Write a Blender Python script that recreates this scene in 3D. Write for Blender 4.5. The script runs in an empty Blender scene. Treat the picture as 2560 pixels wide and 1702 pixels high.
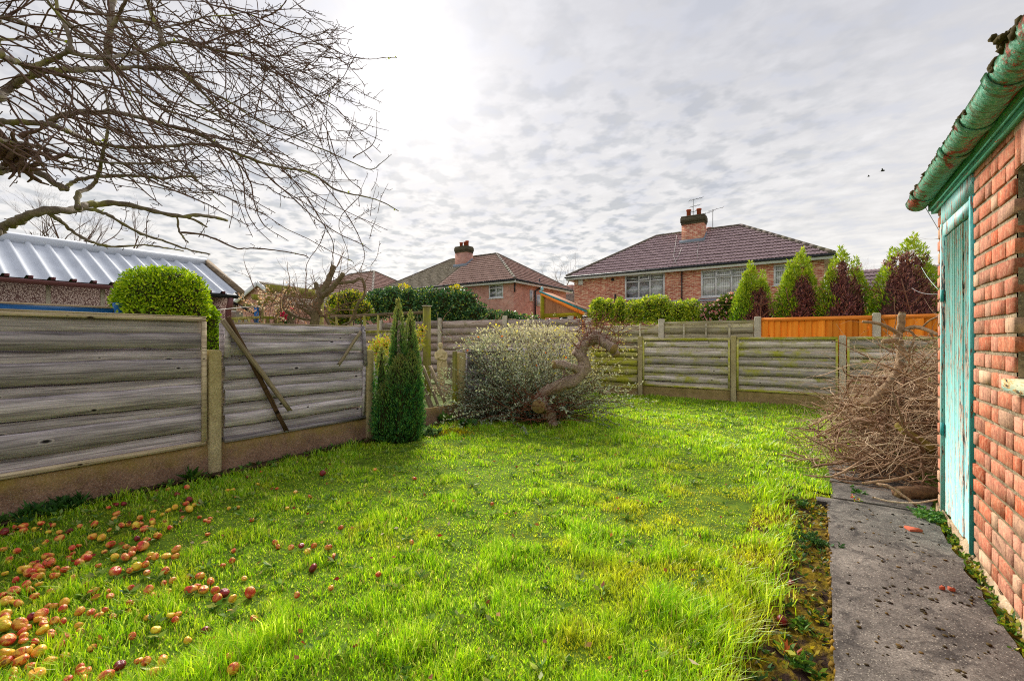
import bpy, math, random
import numpy as np
from mathutils import Vector

# ------------------------------------------------------------------ camera, sky, sun, exposure
SC = bpy.context.scene
COL = SC.collection
RAD = math.radians
CAM_H = 1.33
YAW = RAD(34.1)                      # the camera looks this far left of the garden's long axis (+Y)
cam_d = bpy.data.cameras.new('camera')
cam = bpy.data.objects.new('camera', cam_d); COL.objects.link(cam)
cam.location = (0, 0, CAM_H); cam.rotation_euler = (RAD(90), 0, YAW)
cam_d.lens = 16.0; cam_d.sensor_width = 36.0; cam_d.clip_start = 0.05; cam_d.clip_end = 2000
SC.camera = cam

SUN_AZ, SUN_EL = RAD(-47.0), RAD(31.0)     # azimuth from +Y, negative is towards -X
SUN_DIR = (math.sin(SUN_AZ)*math.cos(SUN_EL), math.cos(SUN_AZ)*math.cos(SUN_EL), math.sin(SUN_EL))
SKY_STRENGTH = 0.80
sun_d = bpy.data.lights.new('sun', 'SUN'); sun_d.energy = 3.3; sun_d.angle = RAD(26); sun_d.color = (1.0, 0.95, 0.86)
sun = bpy.data.objects.new('sun', sun_d); COL.objects.link(sun)
sun.rotation_euler = Vector(SUN_DIR).to_track_quat('Z', 'Y').to_euler()
SC.view_settings.view_transform = 'Standard'; SC.view_settings.look = 'None'
SC.view_settings.exposure = 0.95; SC.view_settings.gamma = 1.0; SC.view_settings.use_curve_mapping = False
SC.render.engine = 'CYCLES'
SC.cycles.max_bounces = 5; SC.cycles.transparent_max_bounces = 4
SC.cycles.diffuse_bounces = 2; SC.cycles.glossy_bounces = 2; SC.cycles.transmission_bounces = 3
SC.cycles.sample_clamp_indirect = 2.5; SC.cycles.sample_clamp_direct = 6.0; SC.cycles.caustics_reflective = False; SC.cycles.caustics_refractive = False
SC.cycles.use_denoising = False; SC.cycles.filter_width = 1.1

# ------------------------------------------------------------------ node helpers
class NT:
    def __init__(s, tree): s.t = tree; s.n = tree.nodes; s.l = tree.links
    def add(s, typ, **kw):
        nd = s.n.new(typ)
        for k, v in kw.items():
            if k.startswith('i_'):
                nd.inputs[k[2:].replace('_', ' ')].default_value = v
            else: setattr(nd, k, v)
        return nd
    def put(s, sock, v):
        if isinstance(v, bpy.types.NodeSocket): s.l.new(v, sock)
        elif v is not None:
            if hasattr(sock.default_value, '__len__') and not isinstance(v, (int, float)):
                n = len(sock.default_value); v = tuple(v) + (1.0,)*(n-len(v)); v = v[:n]
            elif hasattr(sock.default_value, '__len__'): v = (v,)*len(sock.default_value)
            sock.default_value = v
    def math(s, op, a, b=None, c=None, clamp=False):
        nd = s.add('ShaderNodeMath', operation=op, use_clamp=clamp)
        s.put(nd.inputs[0], a)
        if b is not None: s.put(nd.inputs[1], b)
        if c is not None: s.put(nd.inputs[2], c)
        return nd.outputs[0]
    def vmath(s, op, a, b=None):
        nd = s.add('ShaderNodeVectorMath', operation=op); s.put(nd.inputs[0], a)
        if b is not None: s.put(nd.inputs[1], b)
        return nd.outputs['Value'] if op in ('DOT_PRODUCT', 'LENGTH') else nd.outputs[0]
    def mapping(s, vec, scale=(1,1,1), loc=(0,0,0), rot=(0,0,0)):
        nd = s.add('ShaderNodeMapping'); s.put(nd.inputs['Vector'], vec)
        s.put(nd.inputs['Scale'], scale); s.put(nd.inputs['Location'], loc); s.put(nd.inputs['Rotation'], rot)
        return nd.outputs[0]
    def noise(s, vec, scale=5, detail=4, rough=.55, dist=0.0):
        nd = s.add('ShaderNodeTexNoise'); s.put(nd.inputs['Vector'], vec); s.put(nd.inputs['Scale'], scale)
        s.put(nd.inputs['Detail'], detail); s.put(nd.inputs['Roughness'], rough); s.put(nd.inputs['Distortion'], dist)
        return nd.outputs['Fac']
    def voro(s, vec, scale=5, feature='F1'):
        nd = s.add('ShaderNodeTexVoronoi', feature=feature); s.put(nd.inputs['Vector'], vec); s.put(nd.inputs['Scale'], scale)
        return nd.outputs['Distance']
    def ramp(s, fac, stops, interp='LINEAR'):
        nd = s.add('ShaderNodeValToRGB'); s.put(nd.inputs[0], fac); cr = nd.color_ramp; cr.interpolation = interp
        while len(cr.elements) < len(stops): cr.elements.new(0.5)
        for e, (p, c) in zip(cr.elements, stops):
            e.position = p; e.color = (tuple(c)+(1,))[:4] if hasattr(c, '__len__') else (c, c, c, 1)
        return nd.outputs[0]
    def mix(s, fac, a, b, mode='MIX'):
        nd = s.add('ShaderNodeMix', data_type='RGBA', blend_type=mode); nd.clamp_factor = True
        s.put(nd.inputs[0], fac); s.put(nd.inputs[6], a); s.put(nd.inputs[7], b)
        return nd.outputs[2]
    def bump(s, height, strength=.5, dist=.01):
        nd = s.add('ShaderNodeBump'); s.put(nd.inputs['Height'], height); s.put(nd.inputs['Strength'], strength); s.put(nd.inputs['Distance'], dist)
        return nd.outputs[0]
    def coord(s, which='Object'): return s.add('ShaderNodeTexCoord').outputs[which]
    def rnd(s): return s.add('ShaderNodeObjectInfo').outputs['Random']
    def pos(s): return s.add('ShaderNodeNewGeometry').outputs['Position']

# ------------------------------------------------------------------ the sky: broken altocumulus over a hazy sun
W = bpy.data.worlds.new('World'); SC.world = W; W.use_nodes = True
W.cycles.sampling_method = 'MANUAL'; W.cycles.sample_map_resolution = 512
t = NT(W.node_tree); t.n.clear()
d = t.coord('Generated')
sep = t.add('ShaderNodeSeparateXYZ'); t.put(sep.inputs[0], d)
dz = t.math('MAXIMUM', sep.outputs[2], 0.0)
zz = t.math('ADD', dz, 0.10)
comb = t.add('ShaderNodeCombineXYZ')
t.put(comb.inputs[0], t.math('DIVIDE', sep.outputs[0], zz)); t.put(comb.inputs[1], t.math('DIVIDE', sep.outputs[1], zz))
uv = comb.outputs[0]
sd = t.math('MAXIMUM', t.vmath('DOT_PRODUCT', d, SUN_DIR), 0.0)
glow = t.math('ADD', t.math('ADD', t.math('MULTIPLY', t.math('POWER', sd, 600.0), 0.55), t.math('MULTIPLY', t.math('POWER', sd, 60.0), 0.13)), t.math('MULTIPLY', t.math('POWER', sd, 8.0), 0.075))
base = t.ramp(dz, [(0.0, (.625, .60, .565)), (.18, (.585, .565, .545)), (.5, (.44, .437, .455)), (1.0, (.39, .395, .435))])
pn = t.noise(t.mapping(uv, scale=(1, 1, 1), rot=(0, 0, .75)), 8.6, 3, .5, .0)
puff = t.math('MULTIPLY', t.ramp(pn, [(.47, 0.0), (.61, 1.0)]), t.ramp(dz, [(.30, 1.0), (.52, .30)]))
zone = t.ramp(t.noise(uv, .8, 2, .5), [(.32, .45), (.55, 1.0)])
near = t.math('MULTIPLY', t.ramp(sd, [(.62, 0.0), (.86, 1.0)]), t.ramp(sd, [(.975, 1.0), (.995, .5)]))
zone = t.math('MULTIPLY', zone, near)
tuft = t.noise(t.mapping(uv, scale=(1.0, 1.35, 1), rot=(0, 0, -.35)), 4.6, 6, .58, .15)
streak = t.ramp(tuft, [(.36, 0.93), (.50, .985), (.66, 1.08)])
broad = t.ramp(t.noise(uv, .7, 3, .55), [(.3, .93), (.7, 1.06)])
cl = t.mix(1.0, base, streak, 'MULTIPLY'); cl = t.mix(1.0, cl, broad, 'MULTIPLY')
cl = t.mix(t.ramp(tuft, [(.38, .30), (.50, 0.0)]), cl, (.44, .465, .55))
gl = t.add('ShaderNodeCombineXYZ')
t.put(gl.inputs[0], glow); t.put(gl.inputs[1], t.math('MULTIPLY', glow, .985)); t.put(gl.inputs[2], t.math('MULTIPLY', glow, .95))
cl = t.mix(1.0, cl, gl.outputs[0], 'ADD')
cl = t.mix(t.math('MULTIPLY', t.math('MULTIPLY', puff, zone), .85), cl, t.mix(1.0, cl, (.56, .60, .64), 'MULTIPLY'))
nis = t.add('ShaderNodeTexSky', sky_type='NISHITA'); nis.sun_disc = False
nis.sun_elevation = SUN_EL; nis.sun_rotation = SUN_AZ
nisd = t.mix(1.0, nis.outputs[0], (.10, .10, .10), 'MULTIPLY')
cl = t.mix(.06, cl, nisd)
bg = t.add('ShaderNodeBackground'); t.put(bg.inputs[0], cl); t.put(bg.inputs[1], SKY_STRENGTH)
out = t.add('ShaderNodeOutputWorld'); t.l.new(bg.outputs[0], out.inputs[0])

# ------------------------------------------------------------------ geometry helpers
F2 = 1138.0
Fw = np.array([-math.sin(YAW), math.cos(YAW), 0.0]); Rt = np.array([math.cos(YAW), math.sin(YAW), 0.0]); Up = np.array([0, 0, 1.0])
C0 = np.array([0, 0, CAM_H])
def ray(px, py): return Fw + Rt*((px-1280)/F2) + Up*((851-py)/F2)
def at(px, py, Y=None, X=None, Z=None, h=None):        # where a sight line of the survey meets a plane
    d = ray(px, py)
    if Y is not None: k = Y/d[1]
    elif X is not None: k = X/d[0]
    elif h is not None: k = (h-CAM_H)/d[2]
    else: k = Z
    return C0 + d*k
def S(r, g, b, k=1.0):
    f = lambda c: (c/255/12.92 if c/255 <= .04045 else ((c/255+.055)/1.055)**2.4)*k
    return (f(r), f(g), f(b))
R0 = np.random.default_rng(7)
def unit(v):
    v = np.asarray(v, float); n = np.linalg.norm(v, axis=-1, keepdims=True); return v/np.maximum(n, 1e-9)

class MB:
    def __init__(s): s.v = []; s.f = []; s.c = []; s.n = 0; s.hascol = False
    def add(s, v, faces, col=None):
        v = np.asarray(v, float).reshape(-1, 3)
        for f in faces:
            f = np.asarray(f, int)
            if f.size: s.f.append(f.reshape(-1, f.shape[-1])+s.n)
        s.v.append(v); s.n += len(v)
        if col is not None: s.hascol = True
        c = np.ones((len(v), 4)); 
        if col is not None: c[:, :3] = col
        s.c.append(c); return s
    def box(s, c, size, rot=None, col=None):
        h = np.asarray(size, float)/2
        v = np.array([[x, y, z] for x in (-1, 1) for y in (-1, 1) for z in (-1, 1)])*h
        if rot is not None: v = v @ np.asarray(rot).T
        v = v+np.asarray(c, float)
        return s.add(v, [[[0, 1, 3, 2], [4, 6, 7, 5], [0, 4, 5, 1], [2, 3, 7, 6], [0, 2, 6, 4], [1, 5, 7, 3]]], col)
    def rng(s, a, b, col=None):           # box by two corners
        a = np.asarray(a, float); b = np.asarray(b, float)
        return s.box((a+b)/2, np.abs(b-a), col=col)
    def bar(s, p, q, w, hgt, up=(0, 0, 1), col=None):     # squared bar between two points
        p = np.asarray(p, float); q = np.asarray(q, float); a = unit(q-p)
        u = np.asarray(up, float)
        if abs(a @ u) > .98: u = np.array([0, 1.0, 0])
        b = unit(np.cross(a, u)); c = np.cross(b, a)
        return s.box((p+q)/2, (np.linalg.norm(q-p), w, hgt), np.stack([a, b, c], 1), col)
    def tube(s, pts, rad, k=6, cap=True, col=None):
        P = np.asarray(pts, float); n = len(P); rad = np.broadcast_to(np.asarray(rad, float), (n,))
        T = np.empty_like(P); T[1:-1] = P[2:]-P[:-2]; T[0] = P[1]-P[0]; T[-1] = P[-1]-P[-2]; T = unit(T)
        ref = np.array([.13, .31, .94]) if abs(T.mean(0) @ np.array([.13, .31, .94])) < .85 else np.array([.9, -.4, .1])
        A = unit(np.cross(T, ref))
        if k >= 7:
            for i_ in range(1, n): a_ = A[i_-1]-T[i_]*(A[i_-1] @ T[i_]); A[i_] = a_/max(np.linalg.norm(a_), 1e-6)
        B = np.cross(T, A)
        a = np.arange(k)*2*math.pi/k
        ring = np.cos(a)[None, :, None]*A[:, None]+np.sin(a)[None, :, None]*B[:, None]
        V = (P[:, None]+ring*rad[:, None, None]).reshape(-1, 3)
        i = np.arange(n-1)[:, None]*k; j = np.arange(k)[None]
        q = np.stack([i+j, i+(j+1) % k, i+k+(j+1) % k, i+k+j], -1).reshape(-1, 4)
        fs = [q]
        if cap and k >= 3: fs += [[list(range(k))[::-1]], [[(n-1)*k+x for x in range(k)]]]
        if col is not None:
            col = np.asarray(col, float)
            if col.ndim == 2: col = np.repeat(col, k, 0)
        return s.add(V, fs, col)
    def lathe(s, prof, c=(0, 0, 0), k=12, sx=1, sy=1, col=None):     # prof: (r, z)
        a = np.arange(k)*2*math.pi/k; P = np.asarray(prof, float); n = len(P)
        V = np.stack([P[:, :1]*np.cos(a)*sx, P[:, :1]*np.sin(a)*sy, np.repeat(P[:, 1:], k, 1)], -1).reshape(-1, 3)+np.asarray(c, float)
        i = np.arange(n-1)[:, None]*k; j = np.arange(k)[None]
        q = np.stack([i+j, i+(j+1) % k, i+k+(j+1) % k, i+k+j], -1).reshape(-1, 4)
        return s.add(V, [q, [list(range(k))[::-1]], [[(n-1)*k+x for x in range(k)]]], col)
    def ball(s, c, r, k=8, m=6, col=None, jit=0, rg=None):
        r = np.broadcast_to(np.asarray(r, float), (3,))
        th = np.linspace(0, math.pi, m+1)[1:-1]; a = np.arange(k)*2*math.pi/k
        V = np.stack([np.sin(th)[:, None]*np.cos(a), np.sin(th)[:, None]*np.sin(a), np.repeat(np.cos(th)[:, None], k, 1)], -1).reshape(-1, 3)
        V = np.vstack([V, [[0, 0, 1], [0, 0, -1]]])
        if jit: V = V*(1+jit*(rg or R0).normal(size=(len(V), 1)))
        n = m-1; i = np.arange(n-1)[:, None]*k; j = np.arange(k)[None]
        q = np.stack([i+j, i+k+j, i+k+(j+1) % k, i+(j+1) % k], -1).reshape(-1, 4)
        tp = [[n*k, x, (x+1) % k] for x in range(k)]; bt = [[n*k+1, (n-1)*k+(x+1) % k, (n-1)*k+x] for x in range(k)]
        return s.add(V*r+np.asarray(c, float), [q, tp+bt], col)
    def leaves(s, P, A, L, Wd, col=None, rg=None, fold=0.0):      # one diamond leaf at each point
        rg = rg or R0; P = np.asarray(P, float); n = len(P)
        if n == 0: return s
        A = unit(A); B = unit(np.cross(A, rg.normal(size=(n, 3)))); Nn = np.cross(A, B)
        L = np.broadcast_to(np.asarray(L, float), (n,))[:, None]; Wd = np.broadcast_to(np.asarray(Wd, float), (n,))[:, None]
        V = np.stack([P, P+A*L*.5+B*Wd*.5+Nn*fold*Wd, P+A*L, P+A*L*.5-B*Wd*.5+Nn*fold*Wd], 1).reshape(-1, 3)
        q = (np.arange(n)[:, None]*4+np.arange(4)[None])
        if col is not None: col = np.repeat(np.broadcast_to(np.asarray(col, float), (n, 3)), 4, 0)
        return s.add(V, [q], col)
    def mesh(s, name, origin=(0, 0, 0), smooth=False):
        me = bpy.data.meshes.new(name)
        V = np.concatenate(s.v)-np.asarray(origin, float)
        me.vertices.add(len(V)); me.vertices.foreach_set('co', V.astype(np.float32).ravel())
        tot = [np.full(len(f), f.shape[1]) for f in s.f]; tot = np.concatenate(tot)
        loops = np.concatenate([f.ravel() for f in s.f])
        st = np.concatenate([[0], np.cumsum(tot)[:-1]])
        me.loops.add(len(loops)); me.loops.foreach_set('vertex_index', loops.astype(np.int32))
        me.polygons.add(len(tot)); me.polygons.foreach_set('loop_start', st.astype(np.int32))
        if smooth: me.polygons.foreach_set('use_smooth', np.ones(len(tot), bool))
        me.update(calc_edges=True)
        if s.hascol:
            ca = me.color_attributes.new('Col', 'FLOAT_COLOR', 'POINT')
            ca.data.foreach_set('color', np.concatenate(s.c).astype(np.float32).ravel())
        return me
    def build(s, name, mat, parent=None, origin=None, smooth=False):
        """one mesh object; origin is its world origin (defaults to the parent's or the world's)"""
        po = WORLD.get(parent.name, np.zeros(3)) if parent else np.zeros(3)
        o = np.asarray(origin, float) if origin is not None else po
        me = s.mesh(name, o, smooth)
        return link(name, me, mat, parent, o)
WORLD = {}
def link(name, me, mat, parent, o):
    ob = bpy.data.objects.new(name, me); COL.objects.link(ob)
    if mat is not None and not me.materials: me.materials.append(mat)
    po = WORLD.get(parent.name, np.zeros(3)) if parent else np.zeros(3)
    ob.parent = parent; ob.location = tuple(np.asarray(o)-po); WORLD[ob.name] = np.asarray(o, float)
    return ob
def empty(name, loc, label, cat, group=None):
    o = bpy.data.objects.new(name, None); COL.objects.link(o); o.location = tuple(loc); o.empty_display_size = .1
    WORLD[o.name] = np.asarray(loc, float); return tag(o, label, cat, group)
def tag(o, label=None, cat=None, group=None, kind=None):
    if label: o['label'] = label
    if cat: o['category'] = cat
    if group: o['group'] = group
    if kind: o['kind'] = kind
    return o
def smoothpoly(pts, n=6):           # Catmull-Rom through points
    P = np.asarray(pts, float); P = np.vstack([2*P[0]-P[1], P, 2*P[-1]-P[-2]]); o = []
    u = np.linspace(0, 1, n, endpoint=False)[:, None]
    for i in range(1, len(P)-2):
        a, b, c, e = P[i-1:i+3]
        o.append(.5*((2*b)+(-a+c)*u+(2*a-5*b+4*c-e)*u**2+(-a+3*b-3*c+e)*u**3))
    o.append(P[-2:-1]); return np.vstack(o)
def rotz(a): c, s_ = math.cos(a), math.sin(a); return np.array([[c, -s_, 0], [s_, c, 0], [0, 0, 1]])
def roty(a): c, s_ = math.cos(a), math.sin(a); return np.array([[c, 0, s_], [0, 1, 0], [-s_, 0, c]])
def rotx(a): c, s_ = math.cos(a), math.sin(a); return np.array([[1, 0, 0], [0, c, -s_], [0, s_, c]])

# ------------------------------------------------------------------ materials
MATS = {}
def newmat(name, rough=.85, spec=.25):
    m = bpy.data.materials.new(name); m.use_nodes = True; t = NT(m.node_tree); b = t.n['Principled BSDF']
    b.inputs['Roughness'].default_value = rough; b.inputs['Specular IOR Level'].default_value = spec
    MATS[name] = m; return m, t, b
def plain(name, col, rough=.7, spec=.3, var=.18, scale=9, bump=.0, bdist=.004, metal=0.0):
    m, t, b = newmat(name, rough, spec)
    co = t.coord('Object'); n = t.noise(co, scale, 5, .6)
    k = t.ramp(n, [(.25, 1-var), (.75, 1+var)])
    t.put(b.inputs['Base Color'], t.mix(1.0, col, k, 'MULTIPLY')); b.inputs['Metallic'].default_value = metal
    if bump: t.put(b.inputs['Normal'], t.bump(t.noise(co, scale*5, 4, .6), bump, bdist))
    return m
def foliage(name, trans=.35, rough=.6, tint=(1, 1, 1), spec=.25):
    m, t, b = newmat(name, rough, spec)
    a = t.add('ShaderNodeAttribute', attribute_name='Col').outputs['Color']
    a = t.mix(1.0, a, tint, 'MULTIPLY')
    t.put(b.inputs['Base Color'], a)
    tr = t.add('ShaderNodeBsdfTranslucent'); t.put(tr.inputs[0], t.mix(1.0, a, (1.25, 1.2, .7), 'MULTIPLY'))
    mx = t.add('ShaderNodeMixShader'); mx.inputs[0].default_value = trans
    t.l.new(b.outputs[0], mx.inputs[1]); t.l.new(tr.outputs[0], mx.inputs[2])
    t.l.new(mx.outputs[0], t.n['Material Output'].inputs['Surface']); return m
def wood(name, axis, light, dark, moss=None, mossamt=.5, grain=1.0, rough=.85, knots=True, tone=(.60, 1.20), blotr=(.72, 1.15)):
    """weathered board: grain runs along `axis` of the object"""
    m, t, b = newmat(name, rough, .15); deep = tuple(x*.30 for x in dark); dark = tuple(y+(x-y)*.34 for x, y in zip(light, dark))
    co = t.coord('Object'); r = t.rnd()
    off = t.add('ShaderNodeCombineXYZ'); t.put(off.inputs[0], t.math('MULTIPLY', r, 57.0)); t.put(off.inputs[1], t.math('MULTIPLY', r, 31.0)); t.put(off.inputs[2], t.math('MULTIPLY', r, 83.0))
    p = t.vmath('ADD', co, off.outputs[0])
    sc = [1.0, 1.0, 1.0]; sc[axis] = .022
    g = t.noise(t.mapping(p, scale=sc), 85*grain, 3, .7, .12)
    sc2 = [1.0, 1.0, 1.0]; sc2[axis] = .05
    g2 = t.noise(t.mapping(p, scale=sc2), 24*grain, 2, .6, .3)
    sc3 = [1.0, 1.0, 1.0]; sc3[axis] = .3
    blot = t.noise(t.mapping(p, scale=sc3), 6.0, 5, .65)
    f = t.math('ADD', t.math('MULTIPLY', g, .62), t.math('MULTIPLY', g2, .38))
    mid = tuple(x*.5+y*.5 for x, y in zip(light, dark))
    c = t.ramp(f, [(.40, dark), (.50, mid), (.60, light)])
    c = t.mix(1.0, c, t.ramp(blot, [(.25, blotr[0]), (.7, blotr[1])]), 'MULTIPLY')
    c = t.mix(1.0, c, t.ramp(r, [(0, tone[0]), (1, tone[1])]), 'MULTIPLY')
    crack = t.noise(t.mapping(p, scale=sc, loc=(3, 5, 7)), 42*grain, 2, .5, .1); c = t.mix(t.ramp(crack, [(.66, 0.0), (.70, .6)]), c, deep)
    if knots:
        s3 = t.add('ShaderNodeSeparateXYZ'); t.put(s3.inputs[0], p); k2 = t.add('ShaderNodeCombineXYZ')
        oth = 2 if axis != 2 else 0
        t.put(k2.inputs[0], t.math('MULTIPLY', s3.outputs[axis], .5)); t.put(k2.inputs[1], s3.outputs[oth])
        vn = t.add('ShaderNodeTexVoronoi', voronoi_dimensions='2D'); t.put(vn.inputs['Vector'], k2.outputs[0]); vn.inputs['Scale'].default_value = 4.6
        sv = t.add('ShaderNodeSeparateColor'); t.put(sv.inputs[0], vn.outputs['Color'])
        sel = t.ramp(sv.outputs[0], [(.45, 0.0), (.5, 1.0)])
        rad = t.math('DIVIDE', vn.outputs['Distance'], t.math('ADD', .2, t.math('MULTIPLY', sv.outputs[1], .6)))
        kn = t.ramp(rad, [(.05, 1.0), (.09, .15), (.12, 0.0)]); rg_ = t.ramp(rad, [(.09, 0.0), (.115, .6), (.15, 0.0)])
        c = t.mix(t.math('MULTIPLY', kn, sel), c, deep); c = t.mix(t.math('MULTIPLY', rg_, sel), c, light)
    if moss is not None:
        mz = t.noise(t.vmath('ADD', t.pos(), off.outputs[0]), 3.0, 5, .65)
        sg = t.add('ShaderNodeSeparateXYZ'); t.put(sg.inputs[0], t.add('ShaderNodeNewGeometry').outputs['Normal'])
        c = t.mix(t.ramp(mz, [(.62-.3*mossamt, 0.0), (.80-.3*mossamt, .85)]), c, moss)
    t.put(b.inputs['Base Color'], c)
    t.put(b.inputs['Normal'], t.bump(f, .7, .004)); return m
def concrete(name, c1, c2, moss=None, mz=(0, 1), speck=True, bump=.6, bscale=60):
    m, t, b = newmat(name, .95, .1)
    p = t.pos(); n = t.noise(p, 5, 6, .65); f = t.noise(p, bscale, 4, .7)
    c = t.mix(t.ramp(n, [(.3, 0.0), (.7, 1.0)]), c1, c2)
    c = t.mix(1.0, c, t.ramp(f, [(.3, .55), (.5, 1.0), (.72, 1.5)]), 'MULTIPLY')
    if speck:
        v = t.voro(p, bscale*1.6)
        c = t.mix(t.ramp(v, [(.16, .55), (.26, 0.0)]), c, (.62, .58, .5))
    if moss is not None:      # a band of algae with its own ragged edge
        s_ = t.add('ShaderNodeSeparateXYZ'); t.put(s_.inputs[0], p)
        zz = t.math('ADD', s_.outputs[2], t.math('MULTIPLY', t.math('SUBTRACT', t.noise(p, 7, 5, .65), .5), .45))
        c = t.mix(t.ramp(t.math('DIVIDE', t.math('SUBTRACT', zz, mz[0]), mz[1]-mz[0]), [(0.0, 0.0), (1.0, .75)]), c, moss)
    t.put(b.inputs['Base Color'], c)
    t.put(b.inputs['Normal'], t.bump(t.math('ADD', f, t.math('MULTIPLY', n, 1.5)), bump, .006)); return m
def bark(name, c1, c2, moss=None, scale=1.0, mossamt=.4):
    m, t, b = newmat(name, .9, .15); p = t.pos()
    n = t.noise(p, 26*scale, 5, .65, .4); n2 = t.noise(p, 5*scale, 3, .6)
    c = t.ramp(n, [(.3, c1), (.7, c2)])
    if moss is not None: c = t.mix(t.ramp(n2, [(.66-.3*mossamt, 0.0), (.8-.3*mossamt, .8)]), c, moss)
    t.put(b.inputs['Base Color'], c); t.put(b.inputs['Normal'], t.bump(n, .8, .008)); return m
def brickwork(name, c1, c2, mortar, axes='xz', bw=.225, bh=.075, light=None):
    m, t, b = newmat(name, .92, .12)
    s_ = t.add('ShaderNodeSeparateXYZ'); t.put(s_.inputs[0], t.pos())
    u = t.math('ADD', s_.outputs[0], s_.outputs[1])
    cx = t.add('ShaderNodeCombineXYZ'); t.put(cx.inputs[0], u); t.put(cx.inputs[1], s_.outputs[2])
    br = t.add('ShaderNodeTexBrick'); t.put(br.inputs['Vector'], cx.outputs[0])
    for k, v in (('Scale', 1.0), ('Brick Width', bw), ('Row Height', bh), ('Mortar Size', .006), ('Mortar Smooth', .2), ('Bias', 0.0)): br.inputs[k].default_value = v
    t.put(br.inputs['Color1'], c1); t.put(br.inputs['Color2'], c2); t.put(br.inputs['Mortar'], mortar)
    c = br.outputs['Color']
    n = t.noise(t.pos(), .9, 5, .6)
    c = t.mix(1.0, c, t.ramp(n, [(.3, .72), (.7, 1.25)]), 'MULTIPLY')
    if light is not None:
        q = t.math('MULTIPLY', t.noise(t.mapping(cx.outputs[0], scale=(4.4, 13.3, 1)), 1.0, 2, .5), 1.0)
        c = t.mix(t.ramp(q, [(.50, 0.0), (.62, .75)]), c, light)
    t.put(b.inputs['Base Color'], c)
    t.put(b.inputs['Normal'], t.bump(br.outputs['Fac'], -.5, .01)); return m

GREY_L, GREY_D = S(232, 220, 224, .92), S(84, 76, 80, .9)
wood_y = wood('weathered_wood_y', 1, GREY_L, GREY_D)
wood_y2 = wood('weathered_wood_warm', 1, S(228, 208, 176, .9), S(132, 112, 88, .9))
wood_x = wood('weathered_wood_x', 0, S(250, 236, 222, .98), S(136, 118, 106, .9), S(186, 184, 36, .95), .42)
wood_xm = wood('mossy_wood_x', 0, S(244, 230, 176, .95), S(156, 138, 86, .9), S(192, 192, 34, .95), .76)
wood_xu = wood('buff_wood_x', 0, S(240, 228, 192, .92), S(150, 132, 98, .9), S(178, 176, 60, .9), .30)
wood_old = wood('old_brown_wood_x', 0, S(236, 216, 204, .9), S(126, 94, 80, .9), S(140, 142, 50, .8), .15)
wood_z = wood('stick_wood', 0, S(190, 172, 140, .8), S(92, 74, 50, .8))
wood_dk = wood('dark_stick_wood', 0, S(128, 98, 66, .7), S(52, 36, 24, .7))
orange_fence = wood('orange_stained_wood', 2, S(255, 158, 50, .98), S(244, 124, 14, .98), rough=.6, tone=(.78, 1.25), blotr=(.9, 1.1))
orange_x = wood('orange_stained_rail', 0, S(255, 156, 70, .98), S(246, 126, 30, .98), rough=.6, tone=(1.0, 1.1), blotr=(.95, 1.1))
green_post = wood('green_treated_wood', 2, S(200, 190, 116, .9), S(136, 128, 58, .9), S(150, 154, 30, .9), .5)
con_post = concrete('concrete_post', S(208, 192, 148, .9), S(160, 144, 106, .9), S(176, 160, 56, .8), (.3, 2.4))
con_post_g = concrete('grey_concrete_post', S(222, 212, 188, .92), S(184, 172, 148, .9))
gravel_m = concrete('gravel_board', S(176, 142, 118, .9), S(134, 104, 88, .9), S(170, 150, 46, .9), (.12, .42))
gravel_b = concrete('back_gravel_board', S(196, 166, 118, .9), S(146, 120, 80, .9), S(150, 140, 50, .8), (.0, .5))
soil_m = plain('soil', S(84, 66, 50, .9), .95, .1, .5, 22, .8, .02)

def lawn_mat():
    m, t, b = newmat('lawn_ground', .95, .1); p = t.pos()
    n = t.noise(p, 9, 6, .65); n2 = t.noise(p, 1.1, 3, .6)
    c = t.ramp(n, [(.3, S(56, 74, 20)), (.55, S(92, 118, 26)), (.75, S(140, 150, 40))])
    t.put(b.inputs['Base Color'], c); t.put(b.inputs['Normal'], t.bump(n, .6, .02)); return m
lawn_m = lawn_mat()
ground_m = plain('ground_far', S(104, 116, 60), .95, .1, .35, .3)

def path_mat():
    m, t, b = newmat('path_concrete', .95, .12); p = t.pos(); r = t.rnd()
    n = t.noise(p, 2.3, 6, .65); f = t.noise(p, 120, 4, .7); g = t.noise(p, 34, 4, .6); w = t.noise(p, 5.5, 5, .7, .6)
    c = t.ramp(n, [(.30, S(84, 78, 74, .9)), (.5, S(120, 112, 105, .9)), (.70, S(156, 146, 136, .9))])
    c = t.mix(1.0, c, t.ramp(f, [(.3, .45), (.5, 1.0), (.7, 1.35)]), 'MULTIPLY')
    c = t.mix(1.0, c, t.ramp(g, [(.3, .72), (.7, 1.2)]), 'MULTIPLY')
    c = t.mix(t.ramp(w, [(.50, 0.0), (.62, .75)]), c, S(60, 55, 54, .9))
    v = t.voro(p, 70); c = t.mix(t.ramp(v, [(.12, .6), (.24, 0.0)]), c, S(214, 204, 186, .9))
    moss = t.noise(p, 30, 3, .7); c = t.mix(t.ramp(moss, [(.68, 0.0), (.74, .75)]), c, S(66, 58, 34, .8))
    t.put(b.inputs['Base Color'], c); t.put(b.inputs['Normal'], t.bump(t.math('ADD', f, g), .8, .005)); return m
path_m = path_mat()

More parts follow.
